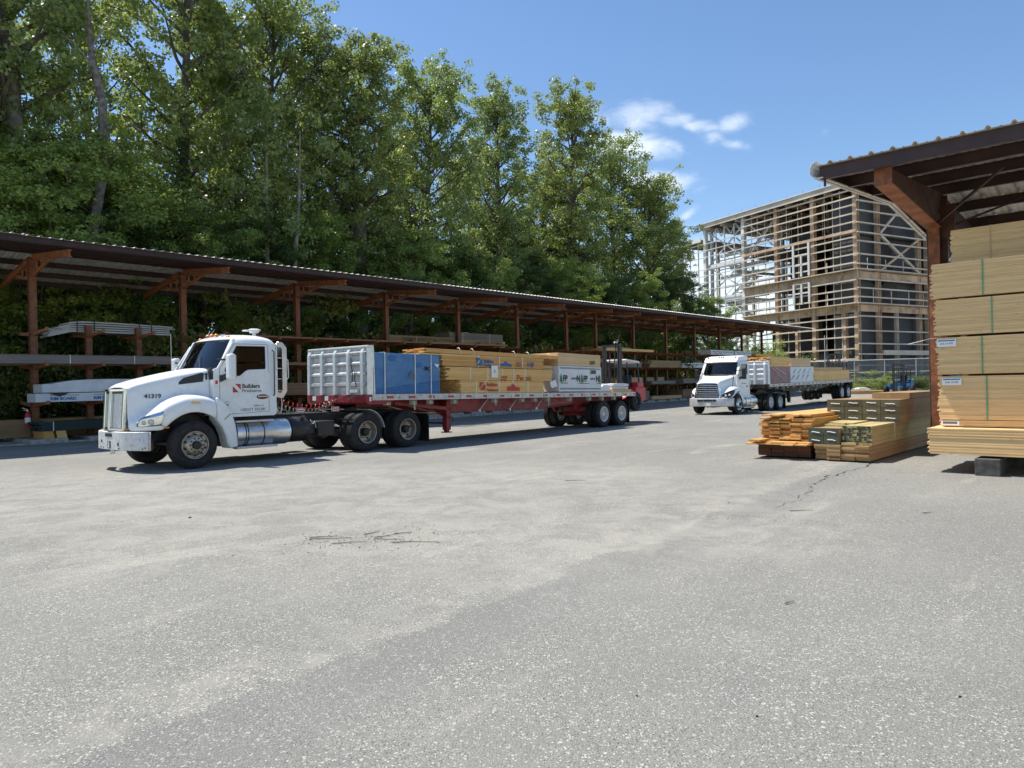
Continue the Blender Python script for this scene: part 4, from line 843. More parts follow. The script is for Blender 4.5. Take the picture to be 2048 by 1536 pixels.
        if not simple:
            m = MB(); m.path([(.06,.70,.98),(.07,.72,.8),(.06,.76,.55),(.065,.75,.35)], .012, 6); m.path([(.06,.86,.6),(.1,.9,.4),(.06,.92,.2)], .012, 6); m.build('strap_tail', 'black', hd)
            m = MB(); m.box(.0,.06,.64,.95,.06,.14); m.build('bracket', head_mat, hd)
    return zt

THT = R(38.8); FT = Vector((-math.sin(THT), -math.cos(THT), 0)); LT = Vector((-FT.y, FT.x, 0))
oT = Vector((-3.883, 18.178, 0))-LT*1.3
def trailer_xf(o, th, pitch, z=0):
    F_ = Vector((-math.sin(th), -math.cos(th), 0)); return Matrix.Translation((o.x, o.y, z)) @ Matrix.Rotation(math.atan2(F_.y, F_.x), 4, 'Z') @ Matrix.Rotation(-pitch, 4, 'Y')
tr1 = thing('flatbed_trailer', 'red flatbed trailer with aluminium headboard hitched to the truck numbered 41319', 'trailer', tuple(oT), (0, -.0127, math.atan2(FT.y, FT.x)))
flatbed(tr1, 14.1, 'red_trailer', 'red_trailer', 'red_trailer')
m = MB(); m.box(-2.95,-2.75,.931,.934,1.20,1.30); m.build('data_plate', 'paper', tr1)
text('lettering', 'FONTAINE', .07, 'ink_grey', tr1, (-6.2, .932, 1.02), (-1,0,0), (0,0,1), .001) if False else None
M1 = trailer_xf(oT, THT, .0127)
tr2o = Vector((11.60, 36.26, 0))-L2*1.2
M2 = trailer_xf(tr2o+F2*(-4.05), TH2, -.0118, .03)
tr2 = thing('flatbed_trailer', 'dark flatbed trailer with white ribbed headboard behind the farther white truck', 'trailer', tuple(M2.translation), M2.to_euler())
flatbed(tr2, 15.2, 'dark_trailer', 'dark_trailer', 'dark_trailer', .45, (-12.35, -13.75), True, 'white_plastic', True)

def load(M, x, y, z, rz=0):
    "world location and rotation for something on a trailer deck"
    P_ = M @ Matrix.Translation((x, y, z)) @ Matrix.Rotation(rz, 4, 'Z'); return P_.translation, P_.to_euler()
ZD = 1.504
# blocking under packs is modelled with each pack as thin dunnage
def dunnage(M, xs_, y0=-1.15, y1=1.15, z=ZD, h=.04, lab='', zone=''):
    pass
# --- first trailer's load
def blue_pack():
    loc, rot = load(M1, -2.93, -1.2, ZD)
    root = pack('wrapped_board_pack', 'blue plastic-wrapped board pack behind the aluminium headboard of the red trailer', 'wrapped pack', loc, rot, 2.60, 2.42, 1.10, 'wrap_blue', seed=5, bulge=.012)
    m = MB(); m.plate([(0,.0),(2.55,.0),(2.4,.12),(0,.38)], [], lambda a, c, t: (a, t, c), 2.43, 2.436); m.build('bare_band', 'wrap_blue_dark', root)
    for x, z, r_ in ((1.80,.96,.10),(.83,.80,.10)):
        m = MB(); m.plate([(x+1.35*r_*math.cos(t)*(1+.1*math.sin(3*t)), z+.75*r_*math.sin(t)) for t in [i*math.pi/9 for i in range(18)]], [], lambda a, c, t: (a, t, c), 2.442, 2.446); m.build('torn_hole', 'wrap_blue_dark', root)
    m = MB(); m.box(2.598,2.612,.02,2.40,.02,1.08); m.build('end_cap', 'wrap_teal', root)
    for x in (.36, .98, 2.08):
        m = MB(); m.box(x-.013,x+.013,2.441,2.45,0,1.12); m.box(x-.013,x+.013,-.03,2.44,1.112,1.122); m.build('strap', 'strap', root)
    for k_ in range(3):
        m = MB(); rr = random.Random(k_); p = [Vector((.45+.06*rr.uniform(-1,3), 2.449, .70+.05*rr.uniform(-1,1.6))) for _ in range(7)]; m.path(p, .009, 5); m.build('scrawl', 'ink', root)
    m = MB(); m.plate([(.22,.86),(.02,.84),(.10,.77),(.03,.72),(.2,.80)], [], lambda a, c, t: (a, t, c), 2.442, 2.447); m.build('sticker', 'paper', root)
    m = MB(); m.plate([(1.26,.44),(.96,.44),(1.10,.68)], [], lambda a, c, t: (a, t, c), 2.438, 2.442); m.build('printed_mark', 'ink_grey', root)
    text('lettering', 'XP FOAM', .10, 'ink_grey', root, (1.82, 2.442, .68), (-1,0,0), (0,0,1), .001) if False else None
blue_pack()
def ld(name, label, cat, x1, y, z, L_, W_, H_, bw, bh, mat, **kw):
    loc, rot = load(M1, x1, y, z); return bundle(name, label, cat, loc, rot, L_, W_, H_, bw, bh, mat, **kw)
b1 = ld('lumber_bundle', 'lowest tan lumber bundle with red print, beside the blue pack', 'lumber', -8.0, .05, ZD, 4.2, 1.18, .40, .14, .04, 'pine', jit=.05, rag=0, straps=(.9,1.7,2.4,3.0,3.5), seed=3, wave=.006)
b2 = ld('lumber_bundle', 'wide tan lumber bundle with red handwriting and a white paper tag', 'lumber', -8.55, .05, ZD+.41, 5.3, 1.18, .38, .14, .04, 'pine', jit=.09, rag=.10, straps=(1.6,2.2,2.8,3.5,4.3), seed=4, wave=.006)
b3 = ld('lumber_bundle', 'orange-tan lumber bundle with blue print lying above the ragged bundle on the red trailer', 'lumber', -8.05, .08, ZD+.81, 5.0, 1.12, .36, .14, .04, 'pine_or', jit=.06, rag=0, straps=(1.2,2.4,3.4), seed=5, wave=.01, tlo=.2)
b4 = ld('long_boards', 'layer of long orange boards with loose strap ends topping the nearer load', 'lumber', -9.45, .12, ZD+1.18, 6.9, 1.05, .125, .21, .042, 'pine_or', jit=.2, rag=.35, seed=6, wave=.006, tlo=.3)
b5 = ld('long_boards', 'short stack of pale board ends overhanging the blue wrapped pack', 'lumber', -4.6, .10, ZD+1.115, 2.35, 1.1, .04, .14, .04, 'pine', jit=.3, seed=7)
b6 = ld('lumber_bundle', 'tan lumber bundle of loose studs on the hidden far half of the red trailer', 'lumber', -8.2, -1.2, ZD, 4.9, 1.18, .95, .14, .04, 'pine', jit=.2, seed=8)
for x, z in ((-3.9,1.27),(-4.5,1.27),(-6.55,1.27),(-7.3,1.27),(-8.5,1.27)):
    loc, rot = load(M1, x, 1.0+.12, ZD+z)
    m = MB(); m.path([(0,.04,-.12),(0,.06,-.02),(.02,.02,.06),(-.03,-.06,.11),(-.02,-.12,.10)], .008, 5); tag(m.build('strap_end', 'strap', None, loc, rot, smooth=60), 'curled loose end of white strap standing on the long orange boards', 'strap', 'loose strap ends on the long boards')
yb = 1.18+.016
text('lettering', 'Builders', .17, 'ink_red', b1, (3.02, yb, .215), (-1,0,0), (0,0,1), .002, .95, .004)
text('lettering', 'FirstSource', .13, 'ink_red', b1, (3.02, yb, .06), (-1,0,0), (0,0,1), .002, .95, .003)
m = MB(); m.plate([(3.34,.10),(3.08,.10),(3.08,.30)], [], lambda a, c, t: (a, t, c), yb, yb+.003); m.plate([(3.34,.34),(3.14,.34),(3.34,.16)], [], lambda a, c, t: (a, t, c), yb, yb+.003); m.build('logo', 'ink_red', b1)
m = MB(); m.plate([(2.0,.07),(1.35,.07),(1.35,.17),(1.55,.20),(1.7,.30),(1.8,.22),(2.0,.20)], [], lambda a, c, t: (a, t, c), yb, yb+.003); m.build('printed_mark', 'ink_red', b1)
m = MB(); m.path([(1.05,yb+.004,.34),(1.02,yb+.004,.75)], .007, 5); m.build('x', 'ink_red', b1) if False else None
text('handwriting', 'Pw oo', .30, 'ink_red', b2, (2.05, yb, -.02), (-1,0,.02), (0,0,1), .002, 1.0, .0)
text('lettering', '(325) 281', .09, 'ink_red', b2, (2.85, yb, .07), (-1,0,0), (0,0,1), .002, .9, .002); text('lettering', 'SPF 2x4', .09, 'ink_red', b2, (2.85, yb, -.02), (-1,0,0), (0,0,1), .002, .9, .002)
yb3 = 1.12+.014
text('lettering', 'Builders', .15, 'ink_blue', b3, (3.15, yb3, .14), (-1,0,0), (0,0,1), .002, .95, .006); text('lettering', 'FirstSource', .11, 'ink_blue', b3, (3.15, yb3, .03), (-1,0,0), (0,0,1), .002, 1.05, .003)
m = MB(); m.plate([(3.50,.04),(3.22,.04),(3.22,.26)], [], lambda a, c, t: (a, t, c), yb3, yb3+.003); m.plate([(3.50,.28),(3.30,.28),(3.50,.10)], [], lambda a, c, t: (a, t, c), yb3, yb3+.003); m.build('logo', 'ink_blue', b3)
m = MB(); m.plate([(2.35,.05),(1.75,.05),(1.75,.10),(1.95,.15),(2.1,.22),(2.2,.13),(2.35,.12)], [], lambda a, c, t: (a, t, c), yb3, yb3+.003); m.build('printed_mark', 'ink_blue', b3)
text('lettering', 'N 0|0', .20, 'ink_blue', b3, (.95, yb3, .07), (-1,0,0), (0,0,1), .002, .8, .004); text('lettering', '16 SELECT', .08, 'ink_grey', b3, (1.55, yb3, .14), (-1,0,0), (0,0,1), .002, .8); text('lettering', '2X6 PREM', .08, 'ink_grey', b3, (1.55, yb3, .05), (-1,0,0), (0,0,1), .002, .8)
m = MB(); m.box(3.02, 3.34, yb+.004, yb+.010, .08, .46); tg = m.build('paper_tag', 'paper', b2); text('handwriting', 'P.', .14, 'ink', tg, (3.22, yb+.011, .22), (-1,0,0), (0,0,1), .001)
# white printed pack and bare OSB on it
loc, rot = load(M1, -11.78, -1.2, ZD+.03)
wp = pack('wrapped_panel_pack', 'white wrapped panel pack printed with green trees and black letters on the red trailer', 'wrapped pack', loc, rot, 2.86, 2.42, .93, 'wrap_white', seed=9, bulge=.008)
def tree_mark(par, x, z, h, y):
    m = MB()
    for a, b_, c in ((.0,.5,.42),(.25,.78,.33),(.5,1.0,.22)): m.plate([(x+h*c*.8,z+h*(.12+a*.85)),(x-h*c*.8,z+h*(.12+a*.85)),(x,z+h*b_*1.0)], [], lambda p, q, t: (p, t, q), y, y+.004)
    m.box(x-.03,x+.03,y,y+.004,z,z+h*.14); m.build('tree_print', 'ink_green', par)
for f_, yy, par in ((1, 2.43, wp),):
    for z in (.085,.115,.83,.86): m = MB(); m.box(.06, 2.80, yy+.001, yy+.004, z, z+.014); m.build('printed_line', 'ink', par)
    tree_mark(par, 2.72, .32, .34, yy); text('lettering', 'FP', .30, 'ink', par, (2.60, yy+.001, .38), (-1,0,0), (0,0,1), .002, .95, .012); text('lettering', 'SAW N', .11, 'ink', par, (2.06, yy+.001, .44), (-1,0,0), (0,0,1), .002, .95, .002)
    text('lettering', 'N', .30, 'ink', par, (1.72, yy+.001, .38), (-1,0,0), (0,0,1), .002, .95, .012); tree_mark(par, 1.38, .32, .34, yy); text('lettering', 'FP', .30, 'ink', par, (1.27, yy+.001, .38), (-1,0,0), (0,0,1), .002, .95, .012)
    text('lettering', 'SAW N', .11, 'ink', par, (.80, yy+.001, .44), (-1,0,0), (0,0,1), .002, .95, .002); text('lettering', 'N', .30, 'ink', par, (.40, yy+.001, .38), (-1,0,0), (0,0,1), .002, .95, .012); tree_mark(par, .13, .32, .34, yy)
    for a, c in ((2.75, 2.30), (1.62, .85), (.34, .05)): m = MB(); m.box(c, a, yy+.001, yy+.004, .30, .318); m.build('printed_line', 'ink', par)
    text('handwriting', '5008', .20, 'ink', par, (.80, yy+.005, .66), (-1,0,.03), (0,0,1), .002, 1, .004)
os_ = ld('panel_stack', 'bare tan OSB panel stack marked 5009 on top of the white printed pack', 'panel stack', -11.76, -.02, ZD+.975, 2.84, 1.22, .45, 1.22, .05, 'pine_bright', jit=.006, gap=.0015, seed=11)
text('handwriting', '5009', .19, 'ink', os_, (.78, 1.224, .07), (-1,0,.05), (0,0,1), .002, 1, .005)
ld('lumber_bundle', 'pale lumber bundle ends sticking out left of the OSB panel stack', 'lumber', -8.9, .0, ZD+.86, 1.6, 1.0, .10, .14, .05, 'pine_bright', jit=.3, seed=12)
# torn white paper hanging at the bundle end
loc, rot = load(M1, -8.75, 1.25, ZD+.18); m = MB(); m.grid([[(0+.05*math.sin(i*2+j), .02*math.cos(i+j*2), .05*j) for i in range(5)] if False else [(.35*i/5, .03*math.sin(i*1.7+j), .05*j+.03*math.sin(i*1.3)) for i in range(6)] for j in range(6)])
tag(m.build('torn_paper', 'paper', None, loc, rot, smooth=60, fix=False), 'crumpled white paper hanging at the end of the tan bundle beside the white printed pack', 'paper')
# small goods at the tail
loc, rot = load(M1, -14.15, .1, ZD-.0)
pl = thing('pallet', 'small wooden pallet at the tail of the red trailer under white bags', 'pallet', loc, rot)
m = MB()
for y in (0,.5,1.0): m.box(0,1.5,y,y+.09,.0,.09)
m.build('bearer', 'pine', pl)
for i in range(8): m = MB(); m.box(.0+i*.19,.14+i*.19,0,1.09,.092,.112); m.build('slat', 'pine', pl)
for i, (x, y, z, L_) in enumerate(((.1,.05,.115,1.3),(.15,.1,.235,1.2))):
    loc2, rot2 = load(M1, -14.15+x, .1+y, ZD+z); pack('bag', ('lower', 'upper')[i]+' flat white plastic bag on the pallet at the tail of the red trailer', 'bag', loc2, rot2, L_, .95, .115, 'wrap_white', seed=20+i, bulge=.02, slump=.02)
loc2, rot2 = load(M1, -12.6, .3, ZD+.03); pack('bag', 'clear wrapped brown bundle just right of the white printed pack', 'bag', loc2, rot2, .62, .8, .26, 'wrap_white', seed=25, bulge=.03, slump=.1)
loc2, rot2 = load(M1, -12.75, .35, ZD); bundle('dunnage_boards', 'few short boards lying on the deck right of the white printed pack', 'lumber', loc2, rot2, .9, .7, .04, .14, .04, 'pine')

# --- second trailer's load
def ld2(fn, name, label, cat, x1, y, z, *a, **kw):
    loc, rot = load(M2, x1, y, z); return fn(name, label, cat, loc, rot, *a, **kw)
mp_ = ld2(pack, 'wrapped_board_pack', 'maroon plastic-wrapped board pack next to the white headboard of the farther trailer', 'wrapped pack', -2.95, -1.2, ZD, 3.1, 2.42, .94, 'wrap_maroon', seed=31)
m = MB(); m.bar((2.6,2.43,.85),(1.1,2.43,.25),.02,.03,(0,1,0)); m.bar((2.2,2.43,.90),(.6,2.43,.5),.02,.02,(0,1,0)); m.build('film_crease', 'wrap_white', mp_)
lt_ = ld2(bundle, 'lumber_bundle', 'bright yellow lumber bundle of uneven boards on the maroon pack', 'lumber', -2.9, -1.0, ZD+.95, 3.0, 2.2, .56, .14, .045, 'pine', jit=.2, rag=.5, seed=32)
ld2(bundle, 'panel_stack', 'pale panel stack on top of the white pack with slanted print', 'panel stack', -6.55, -1.1, ZD+.95, 3.3, 2.3, .50, 2.3, .05, 'pine_bright', jit=.01, seed=33)
wq = ld2(pack, 'wrapped_board_pack', 'white wrapped board pack with slanted grey print on the farther trailer', 'wrapped pack', -6.95, -1.2, ZD, 3.9, 2.42, .93, 'wrap_white', seed=34)
for i in range(5):
    for j in range(2):
        if 3.75-i*.8-j*.35 > .9: text('lettering', ('GYPSUM', 'BOARD')[j], .16, 'ink_pale', wq, (3.75-i*.8-j*.35, 2.43, .12+.4*j), (-.86,0,.5), (.5,0,.86), .001, .9, .004)
ld2(bundle, 'lumber_bundle', 'long tan lumber bundle on the rear of the farther trailer', 'lumber', -14.3, -1.2, ZD, 7.2, 2.4, .68, .14, .04, 'pine', jit=.08, seed=35, straps=(1.5,3.5,5.8))
ld2(bundle, 'lumber_bundle', 'thinner tan lumber bundle lying on the long bundle of the farther trailer', 'lumber', -13.2, -1.1, ZD+.69, 5.9, 2.2, .20, .14, .04, 'pine_tan', jit=.15, seed=36)

# ------------------------------------------------------------------ forklifts
def forklift(label, paint, roof_mat, loc, rot, mast_h=2.05, group=None, tilt=0):
    g = thing('forklift', label, 'forklift', loc, rot, group)
    for s in (1, -1):
        m = MB(); m.box(.0,.13,min(s*.38,s*.45),max(s*.38,s*.45),.08,mast_h); m.box(.03,.12,min(s*.28,s*.33),max(s*.28,s*.33),.15,mast_h-.04); m.build('mast_rail', 'steel_dark', g, bevel=.008)
        m = MB(); m.box(.14,.20,min(s*.20,s*.32),max(s*.20,s*.32),.05,.60); m.box(.14,1.15,min(s*.20,s*.32),max(s*.20,s*.32),.05,.09); m.build('fork', 'steel_dark', g)
        m = MB(); m.box(-1.0,-.02,min(s*.60,s*.80),max(s*.60,s*.80),.42,.70); m.box(-.30,.12,min(s*.58,s*.84),max(s*.58,s*.84),.60,.86); m.build('side_arm', paint, g, bevel=.03)
        w_ = MB(); w_.lathe([(.2,-.13),(.33,-.13),(.38,-.10),(.40,-.04),(.40,.04),(.38,.10),(.33,.13),(.2,.13)], 28, (0,0,0)); wo = bpy.data.objects.new('wheel', None); col.objects.link(wo); wo.parent = g; wo.location = (-.10, s*.98, .40); w_.build('tyre', 'rubber', wo, smooth=35)
        h_ = MB(); h_.lathe([(0,.09),(.08,.10),(.09,.06),(.19,.05),(.20,.12),(.215,.12),(.21,-.1)], 20); h_.build('rim', 'steel_dark', wo, smooth=40); wo.rotation_euler = (0,0,0 if s > 0 else math.pi)
        m = MB(); m.bar((-.45,s*.48,.95),(-.38,s*.46,2.06),.04,.05,(1,0,0)); m.bar((-1.45,s*.46,.9),(-1.35,s*.44,2.06),.05,.06,(1,0,0)); m.build('roof_post', 'steel_dark', g)
        m = MB(); m.box(-.30,-.22,s*.56-.07,s*.56+.07,1.0,1.10); m.build('work_lamp', 'steel_dark', g, bevel=.02); m = MB(); m.box(-.215,-.21,s*.56-.05,s*.56+.05,1.02,1.08); m.build('lens', 'paper', g)
    m = MB(); m.box(0,.10,-.36,.36,mast_h-.1,mast_h); m.box(0,.10,-.36,.36,.95,1.03); m.box(.02,.12,-.36,.36,.15,.24); m.build('mast_crossbar', 'steel_dark', g)
    m = MB(); m.box(.12,.16,-.46,.46,.52,.60); m.box(.12,.16,-.46,.46,.20,.28)
    for y in (-.4,-.15,.15,.4): m.box(.125,.155,y-.02,y+.02,.2,1.05)
    m.build('carriage', 'steel_dark', g)
    for y in (-.12,.12): m = MB(); m.tube((.06,y,.2),(.06,y,mast_h-.25),.024); m.build('lift_cylinder', 'steel_dark', g)
    m = MB(); m.path([(.06,.2,mast_h-.2),(.12,.2,mast_h+.02),(.0,.2,1.2),(-.2,.3,.9)], .015, 6); m.build('hydraulic_hose', 'black', g, smooth=50)
    m = MB(); m.box(-1.75,-.85,-.62,.62,.40,1.0); m.box(-1.7,-1.15,-.55,.55,.9,1.22); m.plate([(-.85,.4),(-.85,.62),(-.3,.62),(-.2,.45)], [], lambda a, c, t: (a, t, c), -.5, .5); m.plate([(-1.75,.45),(-1.75,1.0),(-1.98,.85),(-1.98,.5)], [], lambda a, c, t: (a, t, c), -.45, .45); m.build('body', paint, g, bevel=.05)
    m = MB(); m.plate([(-1.40,2.04),(-.20,2.10),(-.18,2.16),(-.3,2.19),(-1.35,2.13),(-1.46,2.08)], [], lambda a, c, t: (a, t, c), -.52, .52); m.build('roof', roof_mat, g, bevel=.03)
    m = MB(); m.box(-1.1,-.62,-.25,.25,1.02,1.14); m.plate([(-1.1,1.05),(-1.02,1.14),(-1.14,1.55),(-1.22,1.52),(-1.2,1.05)], [], lambda a, c, t: (a, t, c), -.24, .24); m.build('seat', 'black_plastic', g, bevel=.04)
    m = MB(); c = Vector((-.52,0,1.38)); e1 = Vector((.5,0,.86)); e2 = Vector((0,1,0)); m.path([c+(e1*math.cos(t)+e2*math.sin(t))*.17 for t in [i*math.pi/8 for i in range(17)]], .014, 6); m.tube(c, (-.42,0,.8), .02); m.bar(c-e2*.17, c+e2*.17, .03, .02); m.build('steering_wheel', 'black_plastic', g, smooth=50)
    wo = bpy.data.objects.new('wheel', None); col.objects.link(wo); wo.parent = g; wo.location = (-1.55, 0, .40)
    w_ = MB(); w_.lathe([(.2,-.13),(.33,-.13),(.38,-.10),(.40,-.04),(.40,.04),(.38,.10),(.33,.13),(.2,.13)], 28); w_.build('tyre', 'rubber', wo, smooth=35); h_ = MB(); h_.tube((0,-.1,0),(0,.1,0),.2,n=20); h_.build('rim', 'steel_dark', wo)
    m = MB(); m.box(-1.5,-.9,.601,.604,.70,.86); m.build('sticker', 'paper', g) if paint == 'red_fork' else None
    m = MB(); m.box(-1.99,-1.98,-.3,-.15,.7,.8); m.build('tail_light', 'red_lens', g)
    return g
# the piggyback forklift hangs on the tail of the first trailer
P_, E_ = load(M1, -14.55, .10, .72)
fk1 = forklift('red piggyback forklift with white canopy hanging on the tail of the nearer red trailer', 'red_fork', 'white_old', P_, E_, 2.80)
for s in (1, -1):
    pass
P_, E_ = load(M2, -15.0, .0, .75)
fk2 = forklift('red piggyback forklift with pale canopy hanging on the tail of the farther trailer', 'red_fork', 'white_old', P_, E_, 2.65)
fk3 = forklift('blue forklift parked alone in front of the fenced construction site', 'blue_fork', 'steel_dark', (34.6, 63.5, gz(34, 63.5)), (0, 0, R(-136)), 2.45)
fk3.scale = (1.12, 1.12, 1.1)

# ------------------------------------------------------------------ long rack shed
US = Vector((.650, .760, 0)); CS = Vector((.76, -.65, 0)); S0 = Vector((-16.66, 24.78, 0)); SROT = math.atan2(.760, .650)
shed = thing('rack_shed', 'long open-sided shed of orange posts and maroon purlins along the trees', 'shed', tuple(S0), (0, -.0060, SROT))
RZ = .0058                       # the roof climbs a little more than the yard
D_ = 5.245
posts = [i*D_ for i in range(-1, 7)]+[35.05+i*D_ for i in range(0, 7)]
X0, X1 = -7.2, 70.9
def rz(x): return RZ*x
pm = MB(); pm.box(-.11,.11,-.10,-.085,0,6.45); pm.box(-.11,.11,.085,.10,0,6.45); pm.box(-.012,.012,-.085,.085,0,6.45)
pm2 = MB()
for i in range(22): pm2.box(-.085,-.055,-.102,-.1,.7+i*.19,.74+i*.19); pm2.box(.055,.085,-.102,-.1,.7+i*.19,.74+i*.19); pm2.box(-.112,-.11,-.05,-.02,.7+i*.19,.74+i*.19)
pme = pm.mesh('post', 'shed_post'); hme = pm2.mesh('punched_holes', 'black')
# rafters: tapered arm both sides with a small truss below
def rafter_mesh():
    m = MB()
    m.ibeam((0,-.12,6.42),(0,-3.75,6.08),.12,.22,t=.025); m.ibeam((0,.12,6.38),(0,3.75,5.80),.12,.22,t=.025)
    m.bar((0,-.1,5.78),(0,-1.9,6.15),.07,.09); m.bar((0,.1,5.72),(0,1.9,6.02),.07,.09)
    for y, a, b_ in ((-.55,5.87,6.3),(-1.05,5.97,6.25),(.55,5.78,6.28),(1.05,5.86,6.2)): m.bar((0,y,a),(0,y,b_),.05,.06,(0,1,0))
    return m.mesh('rafter', 'rafter')
rme = rafter_mesh()
am = MB()
am.plate([(0,-.10),(-1.4,.02),(-1.4,.09),(0,.07)], [], lambda a, c, t: (t, a, c), -.045, .045); am.plate([(-1.4,.02),(-1.45,.02),(-1.45,.14),(-1.4,.14)], [], lambda a, c, t: (t, a, c), -.045, .045)
ame = am.mesh('arm', 'rafter')
rp = MB(); rp.box(-.10,.10,-.09,-.075,.0,4.15); rp.box(-.10,.10,.075,.09,.0,4.15); rp.box(-.012,.012,-.075,.075,.0,4.15); rpe = rp.mesh('rack_post', 'shed_post')
ph2 = MB()
for i in range(17): ph2.box(-.075,-.05,-.092,-.09,.7+i*.2,.74+i*.2); ph2.box(.05,.075,-.092,-.09,.7+i*.2,.74+i*.2)
phe = ph2.mesh('punched_holes', 'black')
arms = 0
LV = (3.78, 2.60, 1.30)
def lev_drop(x): return -.0*x
for i, x in enumerate(posts):
    o = obj('post', pme, shed, (x, 0, rz(x)-.02)); obj('punched_holes', hme, o)
    obj('rafter', rme, shed, (x, 0, rz(x)))
xr = []
for a, b_ in zip(posts, posts[1:]):
    n_ = 3 if b_-a > 4 else 2
    for q in range(1, n_): xr.append(a+(b_-a)*q/n_)
for i, x in enumerate(xr):
    o = obj('rack_post', rpe, shed, (x, 0, 0)); 
    if i < 12: obj('punched_holes', phe, o)
# cantilever arms: front ones first, one by one up to a hundred, the far rest as one
al = sorted(((x, lv, s) for x in posts+xr for lv in LV for s in (1, -1)), key=lambda q: q[0]+(14 if q[2] < 0 else 0))
for x, lv, s in al[:100]: obj('arm', ame, shed, (x, 0, lv), (0, 0, 0 if s > 0 else math.pi))
sm_ = MB()
for x, lv, s in al[100:]: sm_.plate([(0,-.10+lv),(-s*1.4,.02+lv),(-s*1.4,.09+lv),(0,.07+lv)], [], lambda a, c, t: (x+t, a, c), -.045, .045)
o = sm_.build('arm', 'rafter', shed); o['kind'] = 'stuff'
# roofing: ribbed sheets, crest over the posts; three lengths lap along the shed
def yz(y): return 6.56-.082*abs(y) if y < 0 else 6.56-.158*y
def roof_sheet(x0, x1, lift=0, y0=-3.98, y1=4.0, pitch=.305, h=.035):
    m = MB(); xs_ = []; x = x0
    while x < x1:
        for dx_, hh in ((0,0),(.10,0),(.125,h),(.165,h),(.19,0)):
            xs_.append((x+dx_, hh))
        x += pitch
    m.grid([[(x, y, yz(y)+.205+hh+lift+rz(x)) for x, hh in xs_] for y in (y0, 0, y1)]); return m
for a, b_, l_ in ((X0, -1.15, .02), (-1.3, 34.6, 0), (34.4, X1, .012)):
    o = roof_sheet(a, b_, l_).build('roofing', 'roofing', shed, fix=False); sm = o.modifiers.new('solid', 'SOLIDIFY'); sm.thickness = .004
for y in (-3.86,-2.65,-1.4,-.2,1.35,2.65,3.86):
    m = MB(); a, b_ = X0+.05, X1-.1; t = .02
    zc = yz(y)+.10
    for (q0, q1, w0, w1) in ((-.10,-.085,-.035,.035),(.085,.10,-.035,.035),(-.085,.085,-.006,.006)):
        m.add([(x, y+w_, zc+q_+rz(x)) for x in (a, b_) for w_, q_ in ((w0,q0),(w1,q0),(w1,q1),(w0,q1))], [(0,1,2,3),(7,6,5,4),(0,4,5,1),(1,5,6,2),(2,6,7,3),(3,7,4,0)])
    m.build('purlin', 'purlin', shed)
m = MB()
for x in [X0+.4+i*1.22 for i in range(64)]: m.bar((x,-3.9,yz(-3.9)+.03+rz(x)),(x,-3.78,yz(-3.78)+.03+rz(x)),.03,.02)
# concrete pads under posts
cm = MB(); cm.box(-.55,.55,-1.5,1.5,-.25,.16); cme = cm.mesh('footing', 'concrete')
for i, x in enumerate(posts[1:]+xr[2::1]):
    if i < 36: obj('footing', cme, shed, (x, 0, 0))
m = MB(); m.box(-8, 71, -1.42, 1.42, -.4, .05); m.build('base_slab', 'concrete', shed)

MS = Matrix.Translation(S0) @ Matrix.Rotation(SROT, 4, 'Z') @ Matrix.Rotation(-.0060*-1*-1, 4, 'Y')
def rk(x, y, z, yaw=0, roll=0):
    P_ = MS @ Matrix.Translation((x, y, z)) @ Matrix.Rotation(yaw, 4, 'Z') @ Matrix.Rotation(roll, 4, 'Y'); return P_.translation, P_.to_euler()
A_ = .09   # load rests on the arm tops
F0, B0 = -1.38, .12      # front and back shelf offsets
def rb(label, x0, L_, y0, W_, z, H_, bw, bh, mat, name='lumber_bundle', cat='lumber', **kw):
    loc, rot = rk(x0, y0, z, roll=0); return bundle(name, label, cat, loc, rot, L_, W_, H_, bw, bh, mat, **kw)
def rpk(label, x0, L_, y0, W_, z, H_, mat, name='wrapped_pack', cat='wrapped pack', **kw):
    loc, rot = rk(x0, y0, z); return pack(name, label, cat, loc, rot, L_, W_, H_, mat, **kw)
ZL = [l_+A_ for l_ in LV]
# first bays, as seen left of and above the first truck
loc, rot = rk(.5, B0, ZL[0]); sd_ = thing('siding_bundle', 'bent pale grey siding pieces strapped together on the top shelf of the first bay', 'siding', loc, rot)
m = MB(); r_ = random.Random(8)
for j in range(4):
    for k_ in range(5):
        y = .02+.27*j; z = .07+.075*k_; e = r_.uniform(-.12,.12); pts_ = [(4.35+e, z-.01), (2.4, z+.01*k_), (1.15, z+.012*k_), (.72, z-.0), (.40+.06*k_, z-.10), (.05+.07*k_+e, z-.20)]
        m.ti = r_.random()
        for (xa, za), (xb, zb) in zip(pts_, pts_[1:]): m.bar((xa, y+.13, za), (xb, y+.13, zb), .25, .055)
m.build('siding', 'white_siding', sd_, fix=False)
for x in (.92, 1.5, 3.1, 3.55): m = MB(); m.box(x-.015, x+.015, -.012, 1.12, .02, .03); m.box(x-.015, x+.015, -.014, -.004, .02, .46); m.box(x-.015, x+.015, -.012, 1.12, .45, .46); m.build('strap', 'black', sd_)
for v in []: pass
rb('long grey composite deck boards on the middle shelf at the left edge', -2.4, 8.6, F0, 1.0, ZL[1], .30, .14, .028, 'comp_grey', name='deck_boards', cat='deck boards', jit=.03, straps=(3.1,5.2,7.2), seed=42)
rb('thin orange boards under the grey composite deck boards', -2.2, 5.2, B0, 1.2, ZL[1], .08, .14, .04, 'pine_or', seed=43)
rp_ = rpk('white sagging wrapped pack lying on the printed blue-lettered pack in the first bay', -.15, 4.4, F0, .95, ZL[2]+.32, .44, 'wrap_white', seed=44, bulge=.03, slump=.22)
